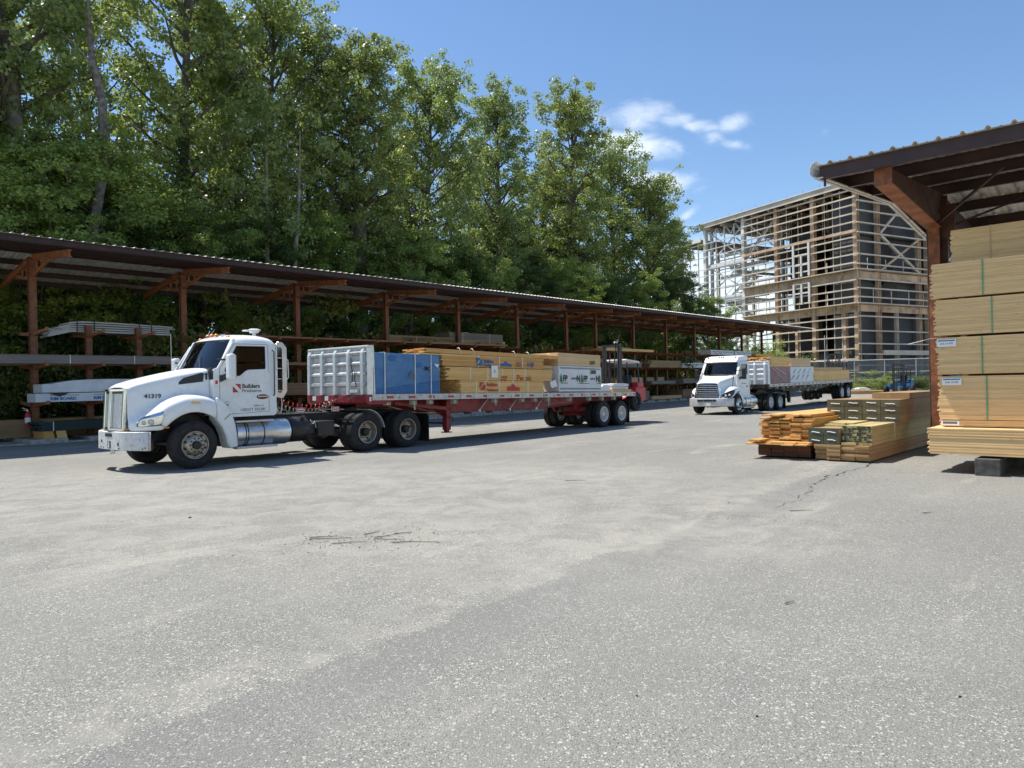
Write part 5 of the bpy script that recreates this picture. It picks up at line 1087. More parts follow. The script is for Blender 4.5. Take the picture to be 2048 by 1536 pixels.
m = MB(); m.box(.0,4.3,.02,.93,-.03,-.005); m.plate([(.15,-.02),(.5,-.14),(.8,-.02)], [], lambda a, c, t: (a, t, c), -.03, -.02); m.build('black_sheet', 'wrap_dark', rp_)
rm = rpk('white printed pack with blue letters and green line in the first shed bay', -.35, 4.6, F0, .9, ZL[2], .29, 'wrap_white', seed=45, bulge=.006)
for x in (.42, 1.75, 3.1):
    text('lettering', 'RIM BOARD', .15, 'ink_blue', rm, (x, -.008, .06), (1,0,0), (0,0,1), .002, 1.0, .004)
for a, b_ in ((.42,1.3),(1.75,2.6),(3.1,4.0)): m = MB(); m.box(a, b_, -.012, -.008, .215, .232); m.build('printed_line', 'ink_green', rm)
rb('dark green boards with a strap on blocks at the foot of the first bay', -.25, 5.2, F0, .95, .42, .30, .14, .03, 'deck_green', name='deck_boards', cat='deck boards', jit=.1, seed=46, straps=(.4,3))
for i, x in enumerate((-.15, 4.2)): rb(('left', 'right')[i]+' orange block under the dark green boards', x, .3, F0-.05, 1.1, .165, .245, 1.1, .12, 'pine_or', name='wood_block', cat='block')
rb('pale yellow block end beside the left orange block under the green boards', .25, .3, F0+.02, .9, .165, .245, .9, .12, 'pine', name='wood_block', cat='block')
rb('tan squared timbers stacked low on the back side of the first bay', -3.5, 6.6, B0+.15, 1.0, .17, .62, .24, .15, 'treated', jit=.25, seed=47)
rb('dark timbers stacked low on the back side behind the first truck', 3.6, 5.0, B0+.15, 1.0, .17, .6, .24, .15, 'treated', jit=.25, seed=48)
# fire extinguisher on the first post
loc, rot = rk(-.30, -.32, .55)
fx = thing('fire_extinguisher', 'red fire extinguisher hanging on the first orange post', 'fire extinguisher', loc, rot)
m = MB(); m.lathe([(0,0),(.075,.0),(.085,.03),(.085,.42),(.06,.49),(.025,.53),(0,.53)], 16, (0,0,0), 'z'); m.build('cylinder', 'red_fork', fx, smooth=40)
m = MB(); m.lathe([(.087,.14),(.087,.32)], 16, (0,0,0), 'z'); m.build('label', 'paper', fx)
m = MB(); m.tube((0,0,.53),(0,0,.59),.02); m.bar((-.02,0,.60),(-.16,0,.66),.02,.02); m.bar((-.02,0,.57),(-.13,0,.57),.02,.015); m.build('valve', 'alu', fx)
m = MB(); m.path([(.02,0,.57),(.11,0,.55),(.12,0,.40),(.10,0,.2)], .012, 6); m.build('hose', 'black', fx, smooth=50)
# between the cab and the headboard
rb('wide layer of thin brown boards on the top shelf above the white truck cab', 6.1, 11.2, F0, 1.3, ZL[0], .07, .14, .022, 'brown_old', jit=.1, seed=51)
rb('second layer of thin brown boards on the top back shelf of the second bay', 5.6, 9.0, B0, 1.2, ZL[0], .06, .14, .03, 'brown_old', jit=.3, seed=52)
rb('thin brown boards on the middle shelf behind the cab of the white truck', 7.9, 5.2, F0, 1.2, ZL[1], .13, .14, .03, 'brown_old', jit=.1, seed=53)
rb('thick reddish brown board stack on the lower shelf behind the nearer truck cab', 7.2, 5.6, F0, 1.2, ZL[2], .52, .14, .03, 'brown_old', jit=.06, seed=54)
rb('grey weathered panels leaning low on slabs seen through the gap above the truck frame', 6.6, 7.6, F0+.1, 1.2, .17, .30, 1.2, .05, 'pine_tan', name='panel_stack', cat='panel stack', jit=.05, seed=55)
rb('dark weathered timber bundle on the top shelf left of the long orange boards', 16.9, 3.6, B0, 1.1, ZL[0], .42, .14, .05, 'grey_old', jit=.03, seed=56, straps=(1.0,2.6))
rb('large grey-brown timber bundle on the top shelf above the nearer trailer load', 20.4, 4.6, B0, 1.15, ZL[0]+.1, .72, .18, .09, 'grey_old', jit=.02, seed=57, straps=(1.1,3.4))
rb('brown board bundle on the top shelf above the middle of the nearer trailer', 17.5, 6.3, F0, 1.2, ZL[0], .10, .14, .04, 'brown_old', jit=.2, seed=58)
rb('long tan board layer on the front top shelf beside the forklift mast', 34.2, 6.8, F0, 1.25, ZL[0], .18, .14, .04, 'pine', jit=.12, seed=59)
kinds = [('pine','tan'),('treated','dull brown'),('pine_or','orange'),('grey_old','weathered grey'),('brown_old','reddish brown'),('pine_tan','light tan')]
lvn = ('top', 'middle', 'lower', 'ground')
ordn = ['fourth','fifth','sixth','seventh','eighth','ninth','tenth','eleventh','twelfth','thirteenth']
bays = [(posts[i], posts[i+1]) for i in range(4, len(posts)-1) if posts[i+1]-posts[i] > 4]
r = random.Random(12); cnt = 0
for bi, (a, b_) in enumerate(bays):
    for li in range(4):
        z = ZL[li] if li < 3 else .2
        for side, y0 in (('front', F0), ('back', B0)):
            if li == 0 and (side == 'front' and bi in (0,1,3,4)): continue
            if li == 0 and r.random() < .45 and bi not in (7,8): continue
            if side == 'back' and r.random() < .35: continue
            H_ = min(.75 if li else .5, r.choice((.25,.4,.55,.7))); L_ = D_-.35 if r.random() < .7 else D_-1.4; x = a+.15+r.uniform(0,.25)
            if side == 'front' and bi >= 5 and li in (0, 1) :
                mat = {0: 'wrap_white', 1: 'wrap_white'}[li] if bi in (5,6,7) else None
                if mat:
                    p_ = rpk('white plastic-wrapped pack on the %s front shelf of the %s bay' % (lvn[li], ordn[min(9,bi)]), x, L_, y0, 1.25, z, .42, mat, seed=100+cnt, bulge=.035, slump=.06 if li else 0)
                    m = MB(); m.box(.3, L_-.3, -.042, -.036, .25, .29); m.build('printed_line', 'ink_green', p_); text('lettering', 'TREATED LVL   TREATED', .13, 'ink_grey', p_, (.5, -.045, .08), (1,0,0), (0,0,1), .002, 1.2) ; cnt += 1; continue
            km, kn = r.choice(kinds if li else kinds[:2]+kinds[5:])
            if side == 'front' and bi >= 8 and li == 0: km, kn = 'pine', 'tan'
            rb('%s lumber bundle on the %s %s shelf of the %s bay' % (kn, side, lvn[li], ordn[min(9,bi)]), x, L_, y0, r.choice((1.0,1.2,1.3)), z, H_, .14, r.choice((.04,.045,.09)), km, jit=r.choice((.03,.1,.2)), seed=100+cnt); cnt += 1

# utility pole and pale forked trunk are with the trees
# ------------------------------------------------------------------ near canopy at the right
AR = Vector((.735, -.678, 0)); BR = Vector((.678, .735, 0)); C0 = Vector((7.27, 12.44, 0)); RA = math.atan2(-.678, .735)
# local frame: x along AR (to the right and nearer), y along BR (away)
CK = 1.15
can = thing('canopy_shed', 'open lumber canopy with rusty orange column and ribbed metal roof at the right edge', 'shed', (C0.x*CK, C0.y*CK, CAMH*(1-CK)), (0, 0, RA)); can.scale = (CK,)*3
ZU = 4.62; px, py = -.14, 1.5
EX0, EX1, EY0, EY1 = -1.07, 14.0, -2.15, 6.1
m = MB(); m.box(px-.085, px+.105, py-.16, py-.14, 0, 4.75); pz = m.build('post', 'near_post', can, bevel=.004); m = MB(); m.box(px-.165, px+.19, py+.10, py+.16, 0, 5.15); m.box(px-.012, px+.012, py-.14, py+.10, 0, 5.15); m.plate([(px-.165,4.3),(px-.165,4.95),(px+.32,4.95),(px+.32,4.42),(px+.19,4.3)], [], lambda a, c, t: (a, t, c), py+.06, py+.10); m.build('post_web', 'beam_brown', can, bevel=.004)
for x in (6.0, 12.0): m = MB(); m.box(x-.14, x+.14, py-.16, py-.145, 0, 4.75); m.box(x-.14, x+.14, py+.145, py+.16, 0, 4.75); m.box(x-.01, x+.01, py-.145, py+.145, 0, 4.75); m.build('post', 'near_post', can)
for x in (px, 6.0, 12.0):
    m = MB()
    for (a0, a1) in ((-.11,.11),):
        # tapered arm toward the yard: a deep box section
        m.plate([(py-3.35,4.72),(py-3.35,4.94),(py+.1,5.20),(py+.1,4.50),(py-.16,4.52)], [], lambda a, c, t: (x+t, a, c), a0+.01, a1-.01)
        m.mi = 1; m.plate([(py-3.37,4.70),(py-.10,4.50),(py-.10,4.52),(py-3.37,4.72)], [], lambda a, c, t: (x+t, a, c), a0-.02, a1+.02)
        m.box(x-.13, x+.13, py-3.39, py-3.36, 4.69, 4.96)
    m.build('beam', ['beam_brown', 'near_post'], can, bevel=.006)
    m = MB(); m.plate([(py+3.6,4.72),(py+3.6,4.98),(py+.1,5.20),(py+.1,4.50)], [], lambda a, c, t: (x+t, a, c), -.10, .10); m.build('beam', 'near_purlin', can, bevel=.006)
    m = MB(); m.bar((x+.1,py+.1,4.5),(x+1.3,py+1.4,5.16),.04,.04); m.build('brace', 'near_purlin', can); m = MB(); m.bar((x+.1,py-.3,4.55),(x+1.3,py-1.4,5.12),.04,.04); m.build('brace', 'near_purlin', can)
# purlins run along AR
def uz(y): return 4.93+.078*(y+2.15) if y < 2.0 else 5.254-.10*(y-2.0)
ys_ = [-.80,.55,2.0,3.3,4.6,5.85]
for y in ys_:
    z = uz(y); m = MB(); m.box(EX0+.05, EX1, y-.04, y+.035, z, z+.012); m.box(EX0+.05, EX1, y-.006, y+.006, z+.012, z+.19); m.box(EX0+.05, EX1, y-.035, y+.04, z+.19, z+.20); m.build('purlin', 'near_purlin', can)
m = MB(); m.box(EX0+.05, EX1, EY0+.06, EY0+.075, uz(EY0)+.0, uz(EY0)+.20); m.box(EX0+.05, EX1, EY0+.06, EY0+.14, uz(EY0)-.01, uz(EY0)+.0); m.build('eave_beam', 'near_purlin', can)
m = MB(); m.plate([(EY0+.08,uz(EY0)),(2.0,uz(2)),(EY1-.1,uz(EY1)),(EY1-.1,uz(EY1)+.19),(2.0,uz(2)+.19),(EY0+.08,uz(EY0)+.19)], [], lambda a, c, t: (t, a, c), EX0+.03, EX0+.045); m.build('gable_beam', 'near_purlin', can)
m = MB(); m.plate([(EY0+.02,uz(EY0)+.0),(2.0,uz(2)+.0),(EY1,uz(EY1)+.0),(EY1,uz(EY1)+.02),(2.0,uz(2)+.02),(EY0+.02,uz(EY0)+.02)], [], lambda a, c, t: (t, a, c), EX0-.03, EX0+.10); m.build('gable_trim', 'roofing', can)
m = MB(); xs_ = []; x = EX0
while x < EX1:
    xs_ += [(x,0),(x+.06,.0),(x+.085,.012),(x+.11,.0),(x+.19,.0),(x+.215,.045),(x+.255,.045),(x+.28,0)]; x += .305
m.grid([[(x, y, uz(y)+.204+h_) for x, h_ in xs_] for y in (EY0-.04, 2.0, EY1)]); o = m.build('roofing', 'roofing', can, fix=False); sm = o.modifiers.new('solid', 'SOLIDIFY'); sm.thickness = .006
# rolled rake trim at the corner
m = MB(); ring = [(.00,.02),(-.05,.03),(-.08,.08),(-.08,.17),(-.05,.25),(.03,.27)]
m.grid([[(EX0+a, y, uz(y)+c) for a, c in ring] for y in (EY0-.05, 2.0, EY1)]); o = m.build('rake_trim', 'roofing', can, smooth=50, fix=False); sm = o.modifiers.new('solid', 'SOLIDIFY'); sm.thickness = .006
m = MB()
for y in ys_[:8]:
    for i in range(24): x = EX0+.3+i*.61; m.plate([(x,0),(x+.10,0),(x+.05,.05)], [], lambda a, c, t: (a, y-.046+t, uz(y)+.02-c*.6), 0, .004)
m.build('purlin_clips', 'roofing', can) if False else None
m = MB(); m.bar((EX0+.1, EY0+.12, uz(EY0)-.01), (EX0+.1, EY0+.12, uz(EY0)-.12), .03, .03); m.build('drip_stub', 'near_purlin', can)

MR = Matrix.Translation(C0) @ Matrix.Rotation(RA, 4, 'Z')
def rr_(x, y, z, yaw=0):
    P_ = MR @ Matrix.Translation((x, y, z)) @ Matrix.Rotation(yaw, 4, 'Z'); return P_.translation, P_.to_euler()
def nb(label, x, y, z, L_, W_, H_, bw, bh, mat='stack_pine', yaw=0, name='lumber_bundle', **kw):
    loc, rot = rr_(x, y, z, yaw); return bundle(name, label, 'lumber', loc, rot, L_, W_, H_, bw, bh, mat, **kw)
nb('low wide bed of thin pale boards at the foot of the tall stack', 0, 0, .325, 4.9, 2.3, .445, .14, .0234, jit=.02, seed=61, wave=.008, rag=.03, gap=.0015)
SY = .42
hs_ = [(.785,.10,.12),(.905,.765,.10),(1.705,.65,.085),(2.395,.625,.06),(3.055,.61,.02)]
names_ = ['lowest thin layer of the tall lumber stack, just above the low bed', 'second bundle from the bottom of the tall stack, above the thin lowest layer', 'third bundle from the bottom of the tall stack, with white tag', 'fourth bundle from the bottom of the tall lumber stack, below the top front one', 'top front bundle of the tall stack, its green strap highest']
for i, ((z, h_, x), n_) in enumerate(zip(hs_, names_)):
    o = nb(n_, x, SY-.02*i if i else SY, z, 4.9, 1.25, h_ if i else .11, .16, .0255, seed=62+i, jit=.035, wave=.006, gap=.0015)
    sx = (.70,.72,.68,.86,.78)[i]
    t = MB(); t.box(sx-.009, sx+.009, -.013, -.008, 0, h_); t.build('strap', 'strap_green', o, fix=False) if i else None
    if i:
        for dx_ in (.5, 2.4, 4.2):
            st_ = rr_(x+dx_, SY+.1, z-.035); 
    if i in (1, 2):
        t = MB(); tx = .05 if i == 1 else .0; t.box(tx, tx+.30, -.018, -.014, h_-.155 if i == 1 else h_-.16, h_-.03); tg = t.build('paper_tag', 'paper', o); text('lettering', '2x6-16 KD', .045, 'ink', tg, (tx+.05, -.019, h_-.12), (1,0,0), (0,0,1), .001); t = MB(); t.box(tx+.02, tx+.28, -.0195, -.018, h_-.065, h_-.045); t.build('printed_line', 'ink_blue', tg)
    if i == 0:
        t = MB(); t.box(.0, .28, -.018, -.014, .02, .10); tg = t.build('paper_tag', 'paper', o); t = MB(); t.box(.03, .25, -.0195, -.018, .045, .085); t.build('printed_line', 'ink_grey', tg)
nb('upper lumber bundle set back on top of the tall stack under the canopy roof', .16, 1.30, 3.80, 4.9, 1.2, .60, .16, .04, seed=70, jit=.02, straps=(.62,), strap_mat='pine_tan')
nb('lumber bundle deep under the canopy behind the tall stack', .3, 1.72, .4, 4.9, 1.2, 3.38, .16, .05, seed=71, jit=.02)
nb('lumber bundle at the back of the canopy beyond the tall stack', 1.4, 3.2, .4, 4.9, 1.2, 3.0, .16, .05, seed=72, jit=.02)
for i, (x, y) in enumerate(((.70,-.10),(3.6,-.10),(.75,1.5),(3.6,1.5))):
    loc, rot = rr_(x, y, 0, 0); m = MB()
    m.box(0, .36, 0, .7, .0, .285); k_ = NT('x') if False else None
    o = m.build('wood_block', 'block_dark', None, loc, rot, bevel=.012); tag(o, ('dark weathered timber block under the near edge of the low bed of boards', 'dark timber block under the low bed beyond the right edge', 'dark timber block under the back left of the low bed', 'dark timber block under the back right of the low bed')[i], 'block')
# stickers between the bundles
for i, (z, h_, x) in enumerate(hs_[1:]):
    for k2, dx_ in enumerate((.35, 2.4, 4.3)):
        loc, rot = rr_(x+dx_, SY+.05, z+h_+.001); m = MB(); m.box(0,.09,0,1.1,0,.024); tag(m.build('sticker_board', 'stack_pine', None, loc, rot), 'thin spacer board lying between bundles of the tall stack', 'spacer', 'spacer boards in the tall stack') if i < 3 else bpy.data.objects.remove(m.build('tmp', 'pine'))
loc, rot = rr_(-.05, .75, 2.36); m = MB(); m.path([(-.62,.9,-.03),(-.3,.4,-.01),(-.05,0,.01),(.12,-.30,.0)], .006, 5); tag(m.build('strap_end', 'strap', None, loc, rot, smooth=50), 'loose white strap tied round the rusty orange column', 'strap')

# ------------------------------------------------------------------ lumber piles on the yard beside the canopy
def pb(label, p, z, yaw_deg, L_, W_, H_, bw, bh, mat, name='lumber_pile', cat='lumber', **kw):
    a = math.atan2(.735, .678)+R(yaw_deg); return bundle(name, label, cat, (p[0], p[1], z), (0,0,a), L_, W_, H_, bw, bh, mat, **kw)
def off(p, a, b_): return (p[0]+AR.x*a+BR.x*b_, p[1]+AR.y*a+BR.y*b_)
pA = (5.30, 15.50)   # left bottom front corner of the left pile
wA = 1.12
# boards' local y points left when x points away, so start from the right-hand corner
def pr(label, a, b_, z, L_, W_, H_, bw, bh, mat, dyaw=0, **kw):
    "a: right-hand offset along AR from pA, b_: set-back along BR"
    q = off(pA, a, b_); return pb(label, q, z, dyaw, L_, W_, H_, bw, bh, mat, **kw)
pr('dark brown board bundle at the bottom of the left pile on the yard', 1.15, .05, .04, 4.7, 1.12, .26, .28, .04, 'brown_end', jit=.03, seed=81)
pr('orange boards in ragged courses stacked above the dark brown bundle in the left pile', 1.17, .12, .37, 4.5, 1.12, .48, .22, .034, 'pine_or', jit=.10, rag=.12, seed=82)
pr('few wide orange boards jutting forward on top of the dark brown bundle', 1.20, -.28, .303, 4.9, 1.25, .062, .25, .031, 'pine_or', jit=.16, seed=83, tlo=.4)
q = pr('sloping layer of bright orange boards on top of the left pile', 1.10, .25, .855, 4.4, .95, .075, .19, .036, 'pine_or', jit=.3, seed=84, tlo=.55)
q = pr('narrow orange board jutting out at the far left of the left pile', .28, -.40, .37, 2.6, .26, .04, .26, .04, 'pine_or', jit=.05, seed=85)
pr('orange board bundle lowest in the right pile on the yard', 2.30, -.02, .03, 5.2, 1.05, .30, .26, .043, 'pine_mid', jit=.07, seed=86, wave=.008)
pr('tan lumber lying under the green-ended boards at the right pile corner', 2.32, .05, .335, 5.2, .55, .05, .27, .05, 'treated_lt', jit=.08, seed=87)
pr('four square timbers with dark green ends and white marks low in the right pile', 1.74, .02, .335, 3.2, .62, .33, .31, .165, 'treated', jit=.01, seed=88)
pr('light treated boards with green patterned ends in the right pile', 2.32, .10, .387, 5.0, .55, .33, .095, .041, 'treated_lt', jit=.02, seed=89, straps=(1.6,))
pr('thin greenish yellow boards lying behind the four square timbers', 1.80, .75, .67, 3.8, .75, .075, .14, .036, 'treated_lt', jit=.2, seed=90)
big_ = pr('block of twelve large squared timbers with white-marked ends on the right pile', 2.42, 1.75, .715, 4.4, 1.50, .49, .375, .163, 'treated', jit=.012, seed=91, gap=.003)
pr('single row of squared timber lying on the block of twelve large timbers', 2.42, 2.55, 1.21, 3.6, .78, .125, .39, .155, 'treated', jit=.012, seed=92)
pr('tan boards bearing the back of the block of large timbers', 2.30, 1.9, .682, 3.4, 1.9, .03, .2, .03, 'treated_lt', jit=.1, seed=93) 
def end_caps(par, cols, rows, W_, H_, mat='treated_end', mark=True, seed=0):
    "painted end faces and white wax marks on timber ends (left end, local x = 0)"
    r_ = random.Random(seed)
    for i in range(cols):
        for j in range(rows):
            y0, y1, z0, z1 = W_*i/cols+.006, W_*(i+1)/cols-.006, H_*j/rows+.004, H_*(j+1)/rows-.004
            m = MB(); m.ti = r_.random(); m.box(-.018, -.012, y0, y1, z0, z1); o = m.build('timber_end', mat, par, fix=False)
            if mark:
                k2 = MB(); zc = (z0+z1)/2+r_.uniform(-.01,.01); yc = (y0+y1)/2; w_ = (y1-y0)*.27; pts_ = [(-.020, yc-w_+2*w_*q/6, zc+r_.uniform(-.006,.006)+.012*(q/6-.5)) for q in range(7)]; k2.path(pts_, .010, 5); k2.build('white_mark', 'white_plastic', o)
end_caps(big_, 4, 3, 1.50, .49, 'treated_olive', seed=1)
for o_ in [o for o in bpy.data.objects if o.get('label', '').startswith('four square timbers')]: end_caps(o_, 2, 2, .62, .33, seed=2)
for o_ in [o for o in bpy.data.objects if o.get('label', '').startswith('light treated boards')]:
    m = MB(); r_ = random.Random(5)
    for i in range(6):
        for j in range(8):
            if r_.random() < .75: m.ti = r_.random(); m.box(-.026, -.022, .55*i/6+.008, .55*(i+1)/6-.008-(.03 if r_.random() < .5 else 0), .33*j/8+.004, .33*(j+1)/8-.006)
    m.build('painted_ends', 'deck_green', o_, fix=False)
for i, (a, b_) in enumerate(((2.2, 4.9),(.8,4.0))): pr(('right', 'left')[i]+' spare bearer timber at the back of the yard piles', a, b_, .0, 2.5, .14, .03, .14, .03, 'treated', jit=0)

# ------------------------------------------------------------------ unfinished steel building
MAT['beam_pale'] = plain('pale_primed_steel', (.62, .53, .41), .6, var=.15, dirt=(.30, .17, .09), dirt_amt=.35, sc_=.35)
MAT['beam_rust'] = plain('rust_streaked_steel', (.58, .41, .26), .7, var=.2, dirt=(.22, .085, .035), dirt_amt=.75, sc_=.5)
MAT['beam_white'] = plain('light_grey_steel', (.66, .64, .59), .55, var=.08, dirt=(.35, .32, .28), dirt_amt=.3, sc_=.4)
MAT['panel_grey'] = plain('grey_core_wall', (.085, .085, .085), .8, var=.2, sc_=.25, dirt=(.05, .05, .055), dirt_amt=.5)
MAT['deck_dark'] = plain('dark_metal_deck', (.06, .045, .04), .8, var=.25, sc_=.3)
BC = Vector((43.0, 88.0, .62)); BROT = math.atan2(.888, -.459)    # local x: along the left facade (away), local y: left of it
bl = thing('unfinished_building', 'bare rusting steel frame of an unfinished four-storey building behind the fence', 'building', tuple(BC), (0, 0, BROT))
# local: x from corner along left facade 0..32; the right facade runs along -y
HR, H3, H2 = 25.3, 14.7, 10.5
XC = [0, 6.3, 12.4, 18.5, 26.5, 32.2]; YC = [0, 4.0, 12.2, 14.0, 22.0]
Wd = 30
def colm(x, y, h, mat, w_=.45, z0=0):
    m = MB(); m.ibeam((x, y, z0), (x, y, h), w_, w_, (0,1,0), .06); return m.build('column', mat, bl)
for i, x in enumerate(XC):
    mat = 'beam_rust' if i < 3 else 'beam_white'
    colm(x, 0, HR if i < 5 else HR-2.0, mat, .55)
for j, y in enumerate(YC[1:]): colm(0, -y, HR-.6, 'beam_rust' if j < 3 else 'beam_pale', .5)
for x in XC[1:]:
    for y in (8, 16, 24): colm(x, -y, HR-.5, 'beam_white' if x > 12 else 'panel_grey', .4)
colm(1.8, .0, H2, 'beam_rust', .5); colm(9.2, 0, H2, 'beam_rust', .4); colm(0, -7.5, H2, 'beam_pale', .4)
colm(26.0, -.8, HR-.5, 'beam_white', .4)
# deep spandrels at the floors
def bm(name, p, q, w_, h, mat): m = MB(); m.bar(p, q, w_, h); return m.build(name, mat, bl)
bm('spandrel', (-.2,.10,H3-.55), (18.5,.10,H3-.55), .15, 1.15, 'beam_rust'); bm('spandrel', (-.2,.10,H2-.45), (18.5,.10,H2-.45), .15, 1.0, 'beam_rust')
bm('spandrel', (18.5,-.25,H3-.9), (32.2,-.25,H3-.9), .15, 1.0, 'beam_white'); bm('spandrel', (18.5,-.25,H2+8.6), (26.3,-.25,H2+8.6), .15, .8, 'beam_white'); bm('spandrel', (18.5,-.25,H2-.8), (32.2,-.25,H2-.8), .15, 1.0, 'beam_white'); bm('spandrel', (18.5,-.25,5.8), (32.2,-.25,5.8), .15, .5, 'beam_white')
bm('spandrel', (-.1,.1,H3-.55), (-.1,-22,H3-.55), .15, .95, 'beam_rust'); bm('spandrel', (-.1,.1,H2-.45), (-.1,-22,H2-.45), .15, .85, 'beam_rust')
bm('spandrel', (3.0,.30,H3+9.55), (3.05,.30,H3+9.55), .1, .1, 'beam_rust') if False else None
bm('ledge', (-.5,.45,H3+.12), (18.6,.45,H3+.12), .9, .12, 'beam_pale'); bm('ledge', (-.5,.45,H2+.12), (18.6,.45,H2+.12), .9, .12, 'beam_pale'); bm('ledge', (-.45,.8,H3+.1), (-.45,-22,H3+.1), .8, .12, 'beam_pale'); bm('ledge', (-.45,.8,H2+.1), (-.45,-22,H2+.1), .8, .12, 'beam_pale')
bm('edge_beam', (-.3,.35,19.6), (18.4,.35,19.6), .25, .35, 'beam_rust')
# roof: slopes very little, pale fascia, corrugated dark soffit
m = MB(); m.box(-.8, 26.8, -Wd, .7, HR+.15, HR+.35); m.build('roof_deck', 'deck_dark', bl)
bm('fascia', (-.9,.72,HR+.15), (26.9,.72,HR+.22), .12, .62, 'beam_pale'); bm('fascia', (-.82,.8,HR+.15), (-.82,-Wd,HR+.15), .12, .7, 'beam_pale'); bm('parapet_cap', (-1,.78,HR+.60), (26.9,.78,HR+.60), .3, .12, 'beam_white'); bm('fascia', (26.85,.8,HR+.15), (26.85,-Wd,HR+.15), .12, .9, 'beam_white')
m = MB(); m.box(26.95, 33.2, -20, .6, HR-1.85, HR-1.7); m.build('roof_deck', 'deck_dark', bl); bm('fascia', (26.9,.62,HR-1.75), (33.3,.62,HR-1.75), .12, .6, 'beam_white')
for i in range(9): bm('roof_joist', (1+3.1*i,.5,HR-.1), (1+3.1*i,-Wd+1,HR-.1), .15, .5, 'beam_white' if i > 5 else 'beam_rust')
for i in range(10): x = 2+i*2.7; m = MB(); m.bar((x,.6,HR+.7),(x,.6,HR+1.15),.05,.05,(0,1,0)); m.build('roof_stub', 'beam_rust', bl)
# floors
for z in (H2-.2, H3-.2, 19.4):
    m = MB(); m.box(.3, 18.3, -Wd, -.6, z-.12, z); m.build('floor_slab', 'deck_dark', bl)
    if z < 19: m = MB(); m.box(24, 32, -14, -3, z-.12, z); m.build('floor_slab', 'beam_white', bl)
# girts on the left facade
gz_ = [.9+0, 2.3, 3.7, 5.0, 6.5, 7.7, 8.9, H2+.95, H2+1.9, H2+3.0, H3+.95, H3+2.0, H3+3.1, H3+4.1, H3+6.0, H3+7.05, H3+8.1, H3+9.1, H3+10.0]
for z in gz_:
    m = MB(); m.box(-.3, 18.4, .36, .54, z-.085, z+.085); m.build('girt', 'beam_pale', bl)
    if z < HR-1.6: m = MB(); m.box(18.4, 33.0 if z < HR-2.4 else 26.6, .36, .52, z-.055, z+.055); m.build('girt', 'beam_white', bl)
gr_ = [1.4, 2.9, 4.3, 5.6, 7.2, 9.0, H2+.9, H2+2.0, H2+3.1, H3+.8, H3+2.0, H3+3.6, H3+4.7, H3+5.9, H3+7.4, H3+8.6, H3+9.6]
for z in gr_: m = MB(); m.box(-.54, -.36, -14.2, .4, z-.085, z+.085); m.build('girt', 'beam_pale', bl)
for z in gr_[::3]: m = MB(); m.box(-.52, -.36, -28, -14.3, z-.06, z+.06); m.build('girt', 'beam_pale', bl)
# thin sag rods and hanging ties
for i, x in enumerate((3.1, 4.3, 2.0, 8.5, 10.4, 14.2, 15.6, 16.7)): m = MB(); m.bar((x,.30,.8),(x,.30,HR-.3),.06,.06,(0,1,0)); m.build('sag_rod', 'beam_pale', bl)
r = random.Random(3)
for i in range(16): x = 1+r.random()*16; y = -r.uniform(1,9); m = MB(); m.bar((x,y,HR-.3),(x,y,HR-r.uniform(2.5,5.5)),.07,.07,(0,1,0)); m.build('hanger', 'beam_pale', bl)
for i, x in enumerate((4.0,6.8,9.2,13.5,16.0)): m = MB(); m.bar((x,.4,H2+.15),(x,.4,H2+1.7+.4*(i%2)),.09,.09,(0,1,0)); m.bar((x,.4,H3+.15),(x,.4,H3+1.5),.07,.07,(0,1,0)); m.build('railing_post', 'beam_pale', bl)
for y in (-2.5,-6,-9.5,-12.5): m = MB(); m.bar((-.4,y,H2+.15),(-.4,y,H2+1.9),.09,.09,(1,0,0)); m.bar((-.4,y+1,H3+.15),(-.4,y+1,H3+1.6),.07,.07,(1,0,0)); m.build('railing_post', 'beam_pale', bl)
# framed window bays
for z0, z1 in ((H3+.35,H3+4.7),(H2+.8,H3-.6)):
    f_ = MB(); zt_ = z1-1.5 if z0 > H3 else z1
    for x in (6.6, 9.1): f_.box(x-.15, x+.15, .54, .70, z0, z1)
    for x in (7.85,): f_.box(x-.13, x+.13, .54, .68, z0, zt_)
    for z in (zt_, (z0+zt_)/2+.1): f_.box(6.6, 9.1, .54, .68, z-.1, z+.1)
    f_.build('window_frame', 'beam_white', bl)
# grey stair and lift cores, dark walls and dark openings
for (x0, x1, y0, y1, z1) in ((.7,4.0,-4.0,-.7,HR-1.2),(.9,9.0,-14.5,-6.5,HR-.5),(10.5,13.5,-9.0,-5.5,HR-3.0),(5.0,17.5,-22,-16,HR-1),(1.2,5.5,-27,-16,HR-1.2)):
    m = MB(); m.box(x0, x1, y0, y1, 0, z1); m.build('core_or_dark_opening', 'panel_grey', bl)
m = MB(); m.box(.8,17.8,-24,-12,0,H2-.4); m.build('core_or_dark_opening', 'panel_grey', bl)
m = MB(); m.box(.4,18.2,-15.0,-14.8,0,HR-.6); m.build('core_or_dark_opening', 'deck_dark', bl); m = MB(); m.box(13.6,18.0,-9.2,-9.0,H3,HR-.6); m.build('core_or_dark_opening', 'deck_dark', bl); m = MB(); m.box(14.5,16.2,-8,-7.8,0,H3+7); m.build('core_or_dark_opening', 'panel_grey', bl); m = MB(); m.box(13.2,18.0,-15.2,-15.0,0,HR-5); m.build('core_or_dark_opening', 'panel_grey', bl); m = MB(); m.box(9.0,17.9,-5.0,-4.8,0,H2-.9); m.build('core_or_dark_opening', 'deck_dark', bl)
m = MB(); m.box(.6,17.9,-2.2,-1.9,0,4.6); m.build('core_or_dark_opening', 'panel_grey', bl)
